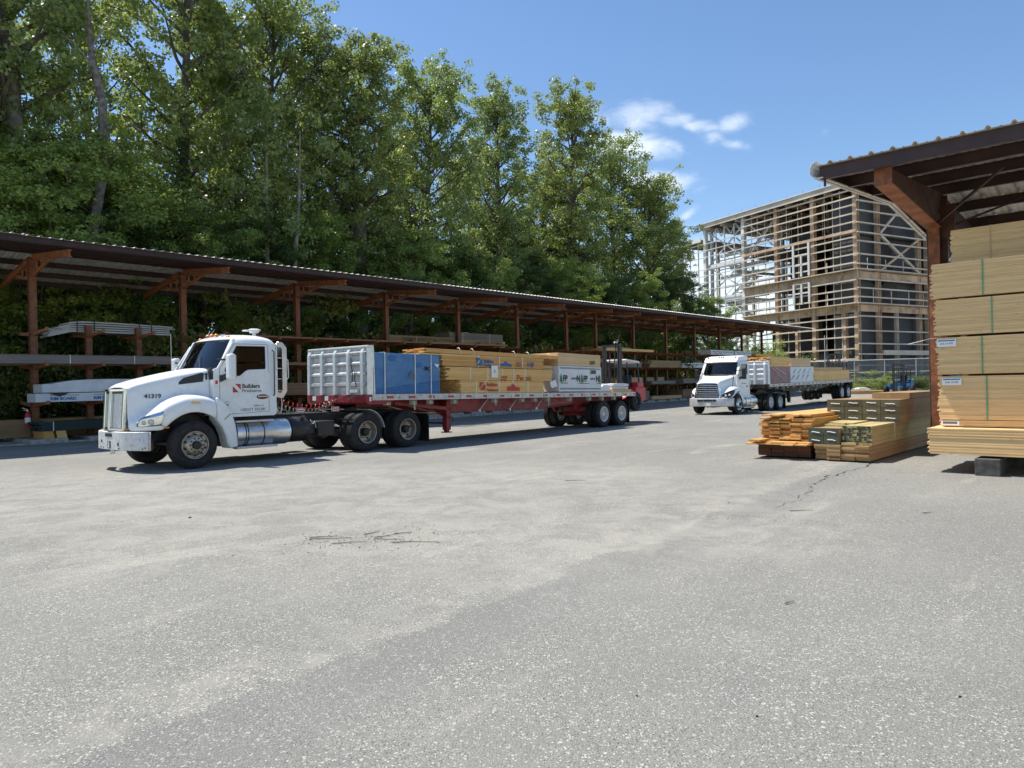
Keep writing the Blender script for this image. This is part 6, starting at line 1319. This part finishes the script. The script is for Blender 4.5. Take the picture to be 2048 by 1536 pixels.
m = MB(); m.box(.84,.88,-8.2,-4.2,H3+.3,HR-1.5); m.build('core_or_dark_opening', 'deck_dark', bl); m = MB(); m.box(.84,.88,-9.0,-4.2,0,H3-1.4); m.build('core_or_dark_opening', 'deck_dark', bl)  # dark sheets painted in for the unlit openings of the right face
# braces
def br(p, q, mat='beam_white', w_=.18): m = MB(); m.bar(p, q, w_, w_); m.build('brace', mat, bl)
for z0, z1 in ((H3,19.3),(19.3,HR-.5)): br((18.5,-.5,z0),(26.5,-.5,z1)); br((26.5,-.5,z0),(18.5,-.5,z1))
br((26.5,-.5,H2),(32.2,-.5,H3)); br((32.2,-.5,H2),(26.5,-.5,H3)); br((26.5,-.5,1),(32.2,-.5,H2-1)); br((32.2,-.5,1),(26.5,-.5,H2-1)); br((26.5,-.5,H3),(32.2,-.5,HR-5)); br((12.4,-.6,19.3),(18.5,-.6,HR-.6)); br((18.5,-.6,19.3),(12.4,-.6,HR-.6))
br((20,-6,19),(26,-6,HR-1)); br((26,-6,19),(20,-6,HR-1)); br((18.5,-.5,1),(26.5,-.5,H2-1.3)); 
br((-.25,-4.2,H3+.2),(-.25,-12.0,19.4),'beam_rust',.26); br((-.25,-12.0,H3+.2),(-.25,-4.2,19.4),'beam_pale',.3); br((-.25,-4.2,19.6),(-.25,-9.5,HR-1.2),'beam_pale',.26); br((-.25,-14.1,H2),(-.25,-21.8,H3),'beam_pale',.26); br((-.25,-14.1,1),(-.25,-21.8,7),'beam_pale',.3); br((-.25,-14.1,H3),(-.25,-21.8,19),'beam_pale',.26)
for i, z in enumerate((19.4,H3-.3,H2-.3)): bm('floor_beam', (18.6,-5,z),(26.3,-5,z),.3,.5,'beam_white'); bm('floor_beam', (18.6,-12,z),(32,-12,z),.3,.5,'beam_white')
# open stair in the light bay
for k2, (z0, z1, xa, xb) in enumerate(((1,5.5,19.5,24.5),(5.5,H2,24.5,19.5),(H2,H2+3.2,19.5,24.5),(H2+3.2,H3+2.2,24.5,19.5),(H3+2.2,H3+5,19.5,24.5))):
    m = MB(); m.bar((xa,-2.2,z0),(xb,-2.2,z1),.12,.42); m.bar((xa,-3.6,z0),(xb,-3.6,z1),.12,.42)
    for q in range(9): t = q/8; m.box(xa+(xb-xa)*t-.2, xa+(xb-xa)*t+.2, -3.6, -2.2, z0+(z1-z0)*t, z0+(z1-z0)*t+.05)
    m.bar((xa,-2.2,z0+1.1),(xb,-2.2,z1+1.1),.06,.06); m.box(min(xa,xb)-1.2 if k2 % 2 else max(xa,xb), min(xa,xb) if k2 % 2 else max(xa,xb)+1.2, -3.6, -2.2, z1-.1, z1); m.build('stair_flight', 'beam_white', bl)
for i, z in enumerate([1.5+1.55*q for q in range(15)]): m = MB(); m.box(18.6, 32.4 if z < HR-2.4 else 26.6, -8.1, -7.95, z-.09, z+.09); m.build('girt', 'beam_white', bl)
for x0 in (18.5, 20.5, 22.5, 24.5): br((x0,-.45,HR-.3),(x0+1,-.45,HR-1.7),'beam_white',.12); br((x0+1,-.45,HR-1.7),(x0+2,-.45,HR-.3),'beam_white',.12)
for z in (H3+3.0, H3+6.4): bm('floor_beam', (18.6,-3,z), (26.3,-3,z), .3, .45, 'beam_white'); bm('floor_beam', (20.5,-.3,z), (20.5,-12,z), .25, .4, 'beam_white')
for x in (20.6, 22.6, 24.4, 28.4, 30.3): m = MB(); m.bar((x,-.2,.5),(x,-.2,HR-.4 if x < 26 else HR-2.2),.14,.14,(0,1,0)); m.build('sag_rod', 'beam_white', bl)
for z in (2.6,5.2,7.8): m = MB(); m.box(-.6,-.5,-28,-14.3,z,z+.25); m.build('girt', 'beam_pale', bl)
m = MB(); m.box(-.60,-.30,-14.0,-4.1,4.2,4.8); m.build('spandrel', 'beam_pale', bl)

# ------------------------------------------------------------------ fences and things around it
k = NT('chain_link'); nd = k.t.nodes; tcn = k.coord((1,1,1)); 
tr_ = k.n('ShaderNodeBsdfTransparent'); ms = k.n('ShaderNodeMixShader'); wv = k.n('ShaderNodeTexNoise'); k.l(tcn, wv.inputs['Vector']); wv.inputs['Scale'].default_value = .5
k.l(k.ramp(wv.outputs[0], 0.3, .7, .38, .58), ms.inputs[0]); k.l(tr_.outputs[0], ms.inputs[1]); k.base((.20, .20, .20)); k.l(k.b.outputs[0], ms.inputs[2]); k.l(ms.outputs[0], k.o.inputs[0]); MAT['chain'] = k.m
fA, fB = Vector((22.5, 88.0, 0)), Vector((62.0, 66.5, 0)); fd = (fB-fA); fl = fd.length; fa = math.atan2(fd.y, fd.x); fz = gz(32, 78)
fe = thing('chain_link_fence', 'grey chain-link fence with screening in front of the steel frame', 'fence', (fA.x, fA.y, fz-.2), (0, 0, fa))
m = MB(); m.box(0, fl, -.01, .01, .1, 3.5); m.build('mesh_panel', 'chain', fe)
m = MB(); m.tube((0,0,3.55),(fl,0,3.55),.04,n=6); m.build('rail', 'alu_matte', fe); m = MB(); m.tube((0,0,2.2),(fl,0,2.2),.03,n=6); m.build('rail', 'alu_matte', fe); m = MB(); m.tube((0,0,1.35),(fl,0,1.35),.03,n=6); m.build('rail', 'alu_matte', fe)
for i in range(int(fl/3)+1): m = MB(); m.tube((i*3,0,-.3),(i*3,0,3.65 if i % 5 else 6.5),.05,n=6); m.build('fence_post', 'alu_matte', fe)
# loose lumber by the fence
for i, (x, y, L_, mt, a) in enumerate(((32.6,66.8,5.4,'pine',-6),(33.4,65.9,3.5,'pine_or',4))):
    bundle('lumber_pile', ('long low pile of pale boards on the ground left of the blue forklift', 'short orange boards in front of the long low pile near the blue forklift')[i], 'lumber', (x-2.5, y, gz(x, y)), (0,0,R(a)), L_, 1.6, .28, .14, .04, mt, jit=.3, rag=.6, seed=200+i)
for i in range(2):
    loc = (31.0+i*1.4, 66.9, gz(30, 67)+.28); pack('bag', ('left', 'right')[i]+' white plastic bag lying on the low board pile by the blue forklift', 'bag', loc, (0,0,R(-5)), 1.3, .9, .3, 'wrap_white', seed=210+i, bulge=.05, slump=.15)
m = MB(); m.tube((0,0,-.3),(0,0,14),.14,.11,n=10); m.box(-.9,.9,-.05,.05,12.8,12.92); m.build('t','bark_pale') if False else None
pole = thing('utility_pole', 'slim grey wooden utility pole rising behind the long shed roof', 'pole', (-6.6, 47.0, 0)); m = MB(); m.tube((0,0,-.3),(0,0,11.2),.17,.13,n=10); m.build('shaft', 'bark_pale', pole); m = MB(); m.box(-.14,.14,-.2,-.13,6.2,6.24); m.box(-.14,.14,-.2,-.13,7.2,7.24); m.build('step_bolt', 'steel_dark', pole)

# small debris on the yard
r = random.Random(21)
stk = [(-2.0,7.72,.45,3),(-1.35,7.63,.34,-8),(-1.42,7.80,.25,35),(-1.75,7.50,.35,12),(-1.05,7.48,.50,-2),(-2.1,7.82,.30,10),(-1.6,7.98,.22,50),(-1.25,7.95,.2,20),(1.05,12.1,.35,-3),(3.6,8.9,.3,2),(5.0,8.6,.14,15),(2.0,5.2,.10,30)]
for i, (x, y, L_, a) in enumerate(stk):
    m = MB(); n_ = 5; pts_ = [(L_*(q/n_-.5), .03*math.sin(q*1.7+i)*L_, .012) for q in range(n_+1)]; m.path(pts_, [.0065*(1-.5*q/n_) for q in range(n_+1)], 5)
    tag(m.build('twig', 'bark_pale', None, (x, y, .0), (0,0,R(a))), 'thin brown twig lying flat on the asphalt', 'twig', 'twigs scattered on the asphalt')
for i, (x, y, s_) in enumerate(((2.25,3.62,.022),(1.16,3.45,.018),(.62,3.70,.016),(-4.2,9.2,.05),(5.5,7.0,.02),(2.9,9.6,.03))):
    m = MB(); n_ = 6; pts_ = [(s_*r.uniform(.5,1)*math.cos(q*1.05), s_*.6*r.uniform(.5,1)*math.sin(q*1.05)) for q in range(n_)]
    m.plate([(a*.6, c*.6) for a, c in pts_], [], lambda a, c, t: (a, c, t), 0, s_*.2); tag(m.build('debris_chip', 'black', None, (x, y, .002), (0,0,r.uniform(0,6))), 'small dark chip of debris lying on the asphalt', 'debris', 'dark chips of debris on the asphalt')

# broken line of the paving joint running from the piles toward the camera
r = random.Random(4); A0, A1 = Vector((7.34, 14.5, 0)), Vector((3.3, 9.2, 0)); n_ = 60; L0 = []; 
for q in range(n_+1):
    t = q/n_; c = A0.lerp(A1, t)+Vector((r.gauss(0,.035), r.gauss(0,.035), 0))+Vector((.12*math.sin(t*9), 0, 0)); w_ = max(.002, r.uniform(.0,.018)*(1 if t < .62 else .35)); L0.append([(c.x-w_, c.y+w_*.4, .004), (c.x+w_, c.y-w_*.4, .004)])
m = MB(); m.grid(L0); structure(m.build('pavement_crack', 'black', fix=False))
# a few leaves and crumbs of asphalt
def crumbs(cx_, cy_, sx_, sy_, n, s0, mat, name, label, cat):
    m = MB()
    for i in range(n):
        x, y, s_ = r.gauss(cx_, sx_), r.gauss(cy_, sy_), s0*r.uniform(.4, 1.3); a = r.uniform(0, 6.28); m.ti = r.random()
        m.add([(x+s_*math.cos(a+q*1.57)*(1 if q % 2 else .6), y+s_*math.sin(a+q*1.57)*(1 if q % 2 else .6), .001) for q in range(4)]+[(x, y, s_*.6)], [(0,1,4),(1,2,4),(2,3,4),(3,0,4)])
    o = m.build(name, mat, fix=False); tag(o, label, cat, kind='stuff')
crumbs(-1.5, 7.7, .55, .28, 260, .012, 'bark', 'bark_crumbs', 'brown bark crumbs strewn round the twigs on the asphalt', 'crumbs')
crumbs(5.6, 11.9, .3, .5, 60, .012, 'black', 'asphalt_crumbs', 'dark crumbs of broken asphalt along the joint by the lumber piles', 'crumbs')
crumbs(2.5, 8.6, .35, .22, 120, .009, 'bark', 'leaf_litter', 'dark leaf litter on the asphalt right of the middle', 'litter')
crumbs(0, 6.5, 4.0, 3.0, 900, .007, 'concrete', 'loose_grit', 'loose pale grit scattered over the near asphalt', 'grit')
crumbs(-1.5, 5.5, 2.5, 1.8, 1500, .009, 'concrete', 'loose_gravel', 'loose pale gravel on the left part of the near asphalt', 'gravel')
# ------------------------------------------------------------------ trees
def leaf_mesh(clumps, n_per, size, seed, droop=.15, shell=.55):
    rg = np.random.default_rng(seed); cs = []
    C_ = np.array([c[:3] for c in clumps]); Rr = np.array([c[3] for c in clumps]); T_ = np.array([c[4] for c in clumps])
    reps = np.maximum(8, (n_per*(Rr/Rr.mean())**2).astype(int)); idx = np.repeat(np.arange(len(C_)), reps); n = len(idx)
    d = rg.normal(size=(n, 3)); d /= np.linalg.norm(d, axis=1)[:, None]; rad = rg.random(n)**(1/ (1+shell*2))
    p = C_[idx]+d*(rad*Rr[idx])[:, None]*np.array([1, 1, .72]); 
    nrm = d*.7+rg.normal(size=(n, 3))*.55+np.array([-.12, -.1, .62]); nrm /= np.linalg.norm(nrm, axis=1)[:, None]
    a = np.cross(nrm, rg.normal(size=(n, 3))); a /= np.linalg.norm(a, axis=1)[:, None]; b_ = np.cross(nrm, a)
    s = size*rg.uniform(.6, 1.25, n)[:, None]
    V = np.stack([p-a*s*.55, p-b_*s*.42+nrm*s*.08, p+a*s*.6-nrm*s*.1, p+b_*s*.42+nrm*s*.08], 1).reshape(-1, 3)
    tint = np.clip(T_[idx]*.6+rg.random(n)*.5, 0, 1); return V, tint
def np_mesh(name, V, tint, extra, mats):
    "leaf quads (numpy) plus an MB for wood is built separately"
    n = len(V)//4; me = bpy.data.meshes.new(name); me.vertices.add(n*4); me.vertices.foreach_set('co', V.astype(np.float32).ravel())
    me.loops.add(n*4); me.loops.foreach_set('vertex_index', np.arange(n*4, dtype=np.int32)); me.polygons.add(n); me.polygons.foreach_set('loop_start', np.arange(0, n*4, 4, dtype=np.int32))
    at = me.attributes.new('tint', 'FLOAT', 'FACE'); at.data.foreach_set('value', tint.astype(np.float32)); me.materials.append(MAT[mats]); me.update(); me.validate(); return me
def tree_data(h, cr, base, seed, trunk_r=.3, lean=0, narrow=1.0, bark='bark', fork=False, nl=46):
    r = random.Random(seed); w_ = MB(); cl = []
    n = 12; tp = []; ox = oy = 0
    for i in range(n+1):
        t = i/n; ox += r.uniform(-.18,.18)*h/25; oy += r.uniform(-.18,.18)*h/25; tp.append(Vector((ox+lean*t*h*.1, oy, h*.93*t-.3)))
    w_.path(tp, [trunk_r*(1-.85*(i/n)**.8)+.03 for i in range(n+1)], 9)
    def at(t): f_ = t*n; i = min(n-1, int(f_)); return tp[i].lerp(tp[i+1], f_-i)
    k2 = 0
    for i in range(nl):
        t = base+(.98-base)*(i+.5)/nl; az = i*2.4+r.uniform(-.4,.4); u = (t-base)/(1-base)
        prof = (math.sin(math.pi*min(1, (u*.70+.15)))**.6)*narrow; L_ = cr*prof*r.uniform(.65,1.12)+.4
        p0 = at(t); up = .28+.75*u+r.uniform(-.1,.25); dr = Vector((math.cos(az), math.sin(az), up)).normalized(); pts_ = [p0]; cur = p0.copy(); m_ = 5
        for q in range(m_): cur = cur+dr*(L_/m_); dr = (dr+Vector((r.uniform(-.22,.22), r.uniform(-.22,.22), r.uniform(-.1,.16)))).normalized(); pts_.append(cur.copy())
        w_.path(pts_, [trunk_r*.32*(1-u*.5)*(1-.85*q/m_)+.012 for q in range(m_+1)], 5, cap=False)
        tint = r.random()
        for q in (2,3,4,5):
            for z_ in range(2 if q < 5 else 2):
                o_ = Vector((r.gauss(0,1), r.gauss(0,1), r.gauss(0,.7)))*cr*.13; rr2 = cr*r.uniform(.08,.175)*(1 if q < 5 else .85); c = pts_[q]+o_; cl.append((c.x, c.y, c.z, rr2, min(1, max(0, tint*.6+r.random()*.4))))
                if r.random() < .35: w_.path([pts_[q], pts_[q].lerp(c, .6)+Vector((0,0,.1)), c], [.03,.018,.008], 4, cap=False)
    for q in range(95):        # outer clumps round the crown off between the limbs
        u = r.random()**.85; t = base+(1.0-base)*u; az = r.uniform(0, 6.283); p0 = at(min(1, t)); rad_ = cr*(math.sin(math.pi*min(1, (u*.66+.17)))**.6)*narrow*r.uniform(.55, .98)*(1+.18*math.sin(3*az+u*9+seed)); cl.append((p0.x+rad_*math.cos(az), p0.y+rad_*math.sin(az), p0.z+r.uniform(.2, 1.6), cr*r.uniform(.11,.19), r.random()))
    top = at(1.0)
    for q in range(8): cl.append((top.x+r.gauss(0,cr*.12), top.y+r.gauss(0,cr*.12), top.z+r.uniform(-1.2,1.4), cr*r.uniform(.1,.17), .7))
    return w_, cl, tp
TV = []
for s_, (h, cr, base, tr_r, nr, leafm, lsz, npc, nl) in enumerate(((25,4.6,.17,.36,1.0,'leaf',.185,64,60),(27,4.3,.13,.38,1.0,'leaf',.185,64,62),(23,4.9,.22,.33,1.0,'leaf',.185,62,56),(26,4.1,.36,.50,1.0,'leaf',.185,64,54),(13,3.4,.12,.16,1.1,'leaf_y',.125,120,34),(15,3.6,.16,.20,1.1,'leaf_d',.13,110,36))):
    w_, cl, tp = tree_data(h, cr, base, 300+s_, tr_r, narrow=nr, nl=nl)
    V, t_ = leaf_mesh(cl, npc, lsz, 400+s_)
    TV.append((w_.mesh('trunk', 'bark', 50, fix=False), np_mesh('crown', V, t_, None, leafm), h))
# ivy sleeve for trunks
def ivy_mesh(h, r0, seed, mat='leaf_d'):
    rg = random.Random(seed); cl = [(rg.gauss(0,.22), rg.gauss(0,.22), h*i/60, r0*rg.uniform(.6,1.2)*(1-.4*i/60), rg.random()) for i in range(60)]; V, t_ = leaf_mesh(cl, 60, .16, seed); return np_mesh('ivy', V, t_, None, mat)
ivy = ivy_mesh(13, .75, 7)
def tree(name, var, x, y, h, label, cat='tree', group='trees behind the long shed', rz_=0, wide=1.0, ivy_on=False):
    tw, tcx, hh = TV[var]; s = h/hh; o = thing(name, label, cat, (x, y, gz(x, y)), (0, 0, rz_), group); o.scale = (s*wide, s*wide, s)
    obj('trunk', tw, o); obj('crown', tcx, o)
    if ivy_on: obj('ivy', ivy, o)
    return o
def behind(t, o_): return (S0.x+.65*t-.76*o_, S0.y+.76*t+.65*o_)
big = [ # (image x of the trunk at 2048, set-back behind shed, top image y, variant, width)
 (-150,9,-350,1,1.0,''),(35,9,-420,3,1.0,'tall tree with a bare pale lower trunk at the left edge'),(205,18,-60,2,.75,'tall tree behind the broken snag at the left'),(370,9,-380,1,1.0,'tall leaning tree with dark ivy on its trunk left of centre'),
 (535,11,-60,2,.95,'tall tree whose crown leaves the top of the photo left of centre'),(450,19,-20,3,.8,'tall tree farther back between the ivy tree and the next one'),(635,15,110,0,.85,'tall tree just left of the tree with the thick brown trunk'),(728,8.2,62,3,1.05,'tall tree with thick brown vine-wrapped trunk standing above the second shed post group'),
 (812,17,250,1,.9,'lower tree filling the gap left of the slender yellow-green one'),(872,10,112,0,.9,'tall yellow-green tree with a clear straight trunk near the middle'),(1022,10,150,1,.98,'tall tree with its dark trunk between the two middle crowns'),(950,18,310,2,.85,'shorter tree set back between the two middle crowns'),
 (1095,16,330,0,1.1,'tree set back right of the middle of the row'),(1160,10,150,1,1.05,'tall tree at the right of the row with a clear rounded top'),(1225,14,285,2,1.15,'lower tree filling the right shoulder of the row'),(1305,11,352,0,1.1,'bright shorter tree at the right end of the row next to the steel frame'),(1345,14,430,1,1.0,'small tree at the very right end touching the steel frame')]
for i, (ix, ob, iy, var, wd, lab) in enumerate(big):
    k_ = (ix-1024-18*.4)/1420; bx, by = behind(0, ob); t = (k_*by-bx)/(.65-.76*k_); x, y = behind(t, ob)
    hgt = CAMH+(774-.018*(ix-1024)-iy)/1420*y-gz(x, y)
    TT = tree('tree', var, x, y, max(8, hgt+.3), lab or 'tall tree rising beyond the left edge behind the shed', rz_=i*1.9, wide=wd*min(1.15, 25/max(12, hgt))**.5, ivy_on=ix in (370, 728, 1020, 880))
    if ix in (35, 728, 880):
        q_ = TT.scale[2]; m = MB(); rr9 = {35: .40, 728: .52, 880: .34}[ix]; m.path([(0,0,-.3),(.05,0,4),(-.05,.05,8),(.08,0,12),(.15,.1,15.5)], [rr9*1.1, rr9, rr9*.92, rr9*.85, rr9*.6], 12); m.build('lower_trunk', 'bark_mid' if ix != 35 else 'bark_pale', TT, loc=(0,-.15,0), smooth=60)
r = random.Random(77)
under = [(-60,6.5,300,4),(130,6.5,300,4),(250,7.5,420,5),(420,7,430,4),(520,7.5,450,5),(600,8,440,4),(660,9,540,5),(810,7,490,4),(900,8,500,5),(960,7,520,4),(1060,8,540,5),(1130,7,540,4),(1200,8,560,5),(1270,7,570,4),(1340,8,560,5),(330,12,380,5),(75,7,300,4),(200,9,330,4),(60,12,330,5),(790,14,430,5),(1000,14,450,5),(1420,9,610,4),(1110,14,470,5),(640,14,440,4)]
for i, (ix, ob, iy, var) in enumerate(under):
    k_ = (ix-1024)/1420; bx, by = behind(0, ob); t = (k_*by-bx)/(.65-.76*k_); x, y = behind(t, ob); hgt = CAMH+(774-.018*(ix-1024)-iy)/1420*y
    tree('understorey_tree', var, x, y, hgt, ('yellow-green' if var == 4 else 'dark green')+' understorey tree among the tall trees behind the long shed', 'small tree', ('yellow-green' if var == 4 else 'dark green')+' understorey trees behind the long shed', rz_=i*2.1, wide=1.25)
# shrubs closing the view under the roof
def shrub_mesh(seed, mat):
    rg = random.Random(seed); cl = [(rg.gauss(0,1.1), rg.gauss(0,.8), abs(rg.gauss(.9,.9)), rg.uniform(.35,.7), rg.random()) for _ in range(60)]; V, t_ = leaf_mesh(cl, 130, .10, seed); w_ = MB()
    for i in range(9): a = rg.uniform(0,6.28); w_.path([(0,0,-.1),(math.cos(a)*.5,math.sin(a)*.4,.8),(math.cos(a)*1.0,math.sin(a)*.8,1.8)], [.04,.025,.01], 5)
    return w_.mesh('stems', 'bark', 50, fix=False), np_mesh('foliage', V, t_, None, mat)
SH = [shrub_mesh(501,'leaf_d'), shrub_mesh(502,'leaf'), shrub_mesh(503,'leaf_y')]
for i in range(54):
    t = -9+i*1.75+r.uniform(-.5,.5); ob = r.choice((4.6,5.6,7.0,9.0)); x, y = behind(t, ob); v = r.choice((0,0,1,1,2)); s = r.uniform(1.0,1.9)
    kn = ('dark green', 'mid green', 'yellow-green')[v]
    o = thing('shrub', kn+' leafy shrub in the undergrowth behind the long shed', 'shrub', (x, y, gz(x, y)), (0,0,i*1.3), kn+' shrubs behind the long shed'); o.scale = (s, s, s*1.15); obj('stems', SH[v][0], o); obj('foliage', SH[v][1], o)
b = MB(); P0 = []
for t in (-14, 20, 50, 95): P0.append([(*behind(t, o_), gz(*behind(t, o_))+.004+(0 if o_ < 5 else .02*(o_-4))) for o_ in (3.9, 8, 20, 60)])
b.grid(P0); structure(b.build('forest_floor', 'soil', fix=False))
# far wood beyond the first rows, one mass
rg = random.Random(9); cl = []
for i in range(520):
    t = rg.uniform(-22, 100); ob = rg.uniform(22, 30); x, y = behind(t, ob); cl.append((x, y, rg.uniform(0, 1)**.8*(5.0+2*math.sin(t*.23)), rg.uniform(1.1,2.2), rg.random()))
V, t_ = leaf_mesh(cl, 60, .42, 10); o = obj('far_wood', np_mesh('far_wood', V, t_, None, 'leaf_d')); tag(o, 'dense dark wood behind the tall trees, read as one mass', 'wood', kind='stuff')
cl = []
for i in range(260):
    x = rg.uniform(10, 170); y = rg.uniform(150, 170); cl.append((x, y, rg.uniform(0,1)*(7+3*math.sin(x*.2)), rg.uniform(1.5,3), rg.random()))
V, t_ = leaf_mesh(cl, 50, .7, 11); o = obj('distant_treeline', np_mesh('distant_treeline', V, t_, None, 'leaf')); tag(o, 'distant line of green trees beyond the steel frame', 'trees', kind='stuff')
# bushes along the fence
for i in range(14):
    f_ = (i+.5)/14; p = fA.lerp(fB, f_); v = r.choice((1,0,1)); s = r.uniform(.9,1.15); x, y = p.x-.5, p.y-1.3
    o = thing('bush', ('dark green','mid green')[v]+' low bush at the foot of the chain-link fence', 'bush', (x, y, gz(x, y)), (0,0,i*1.7), ('dark green','mid green')[v]+' bushes along the chain-link fence'); o.scale = (s*1.1, s, s*.62); obj('foliage', SH[v][1], o)
# broken snag and pale forked trunk
x, y = behind(3.8, 5.5)
sn = thing('dead_snag', 'dead broken-topped grey trunk standing bare among the leaves at upper left', 'dead tree', (x, y, 0))
pts_ = [(0,0,-.2),(.1,.0,5),(.0,.1,9),(.45,.1,11.5),(.55,0,14.5),(.05,.1,16.5),(-.1,.1,19.2)]
m = MB(); m.path(pts_, [.30,.26,.23,.21,.18,.14,.05], 10); m.build('trunk', 'bark_mid', sn, smooth=60)
for a, b_, c in (((.45,.1,12.5),(-.4,.4,13.1),(-1.0,.6,12.6)),((.5,0,13.2),(1.2,-.3,12.6),(1.5,-.4,12.0)),((.05,.1,17),(.8,0,18),(1.2,0,19)),((.2,0,16),(-.7,0,17.2),(-1.4,0,17.6))): m = MB(); m.path([a,b_,c], [.05,.03,.01], 5); m.build('dead_branch', 'bark_pale', sn)
x, y = behind(13.1, 6.5)
fkt = thing('forked_tree', 'pale forked tree trunk seen above the truck cab behind the shed', 'tree', (x, y, 0))
m = MB(); m.path([(0,0,-.2),(0,0,3.4),(-.05,0,4.6)], [.30,.26,.24], 10); m.path([(-.05,0,4.4),(-.22,0,6.5),(-.25,.1,12),(-.2,.2,17)], [.20,.15,.11,.03], 8); m.path([(0,0,4.4),(.5,0,5.6),(1.1,.1,6.6),(1.5,.2,12),(1.6,.3,16)], [.20,.16,.13,.09,.03], 8); m.build('trunk', 'bark_pale', fkt, smooth=60)
cl = [(rg.gauss(.4,1.4), rg.gauss(0,1.2), rg.uniform(9,17.5), rg.uniform(.5,.9), rg.random()) for _ in range(60)]; V, t_ = leaf_mesh(cl, 60, .19, 12); obj('crown', np_mesh('crown', V, t_, None, 'leaf'), fkt)
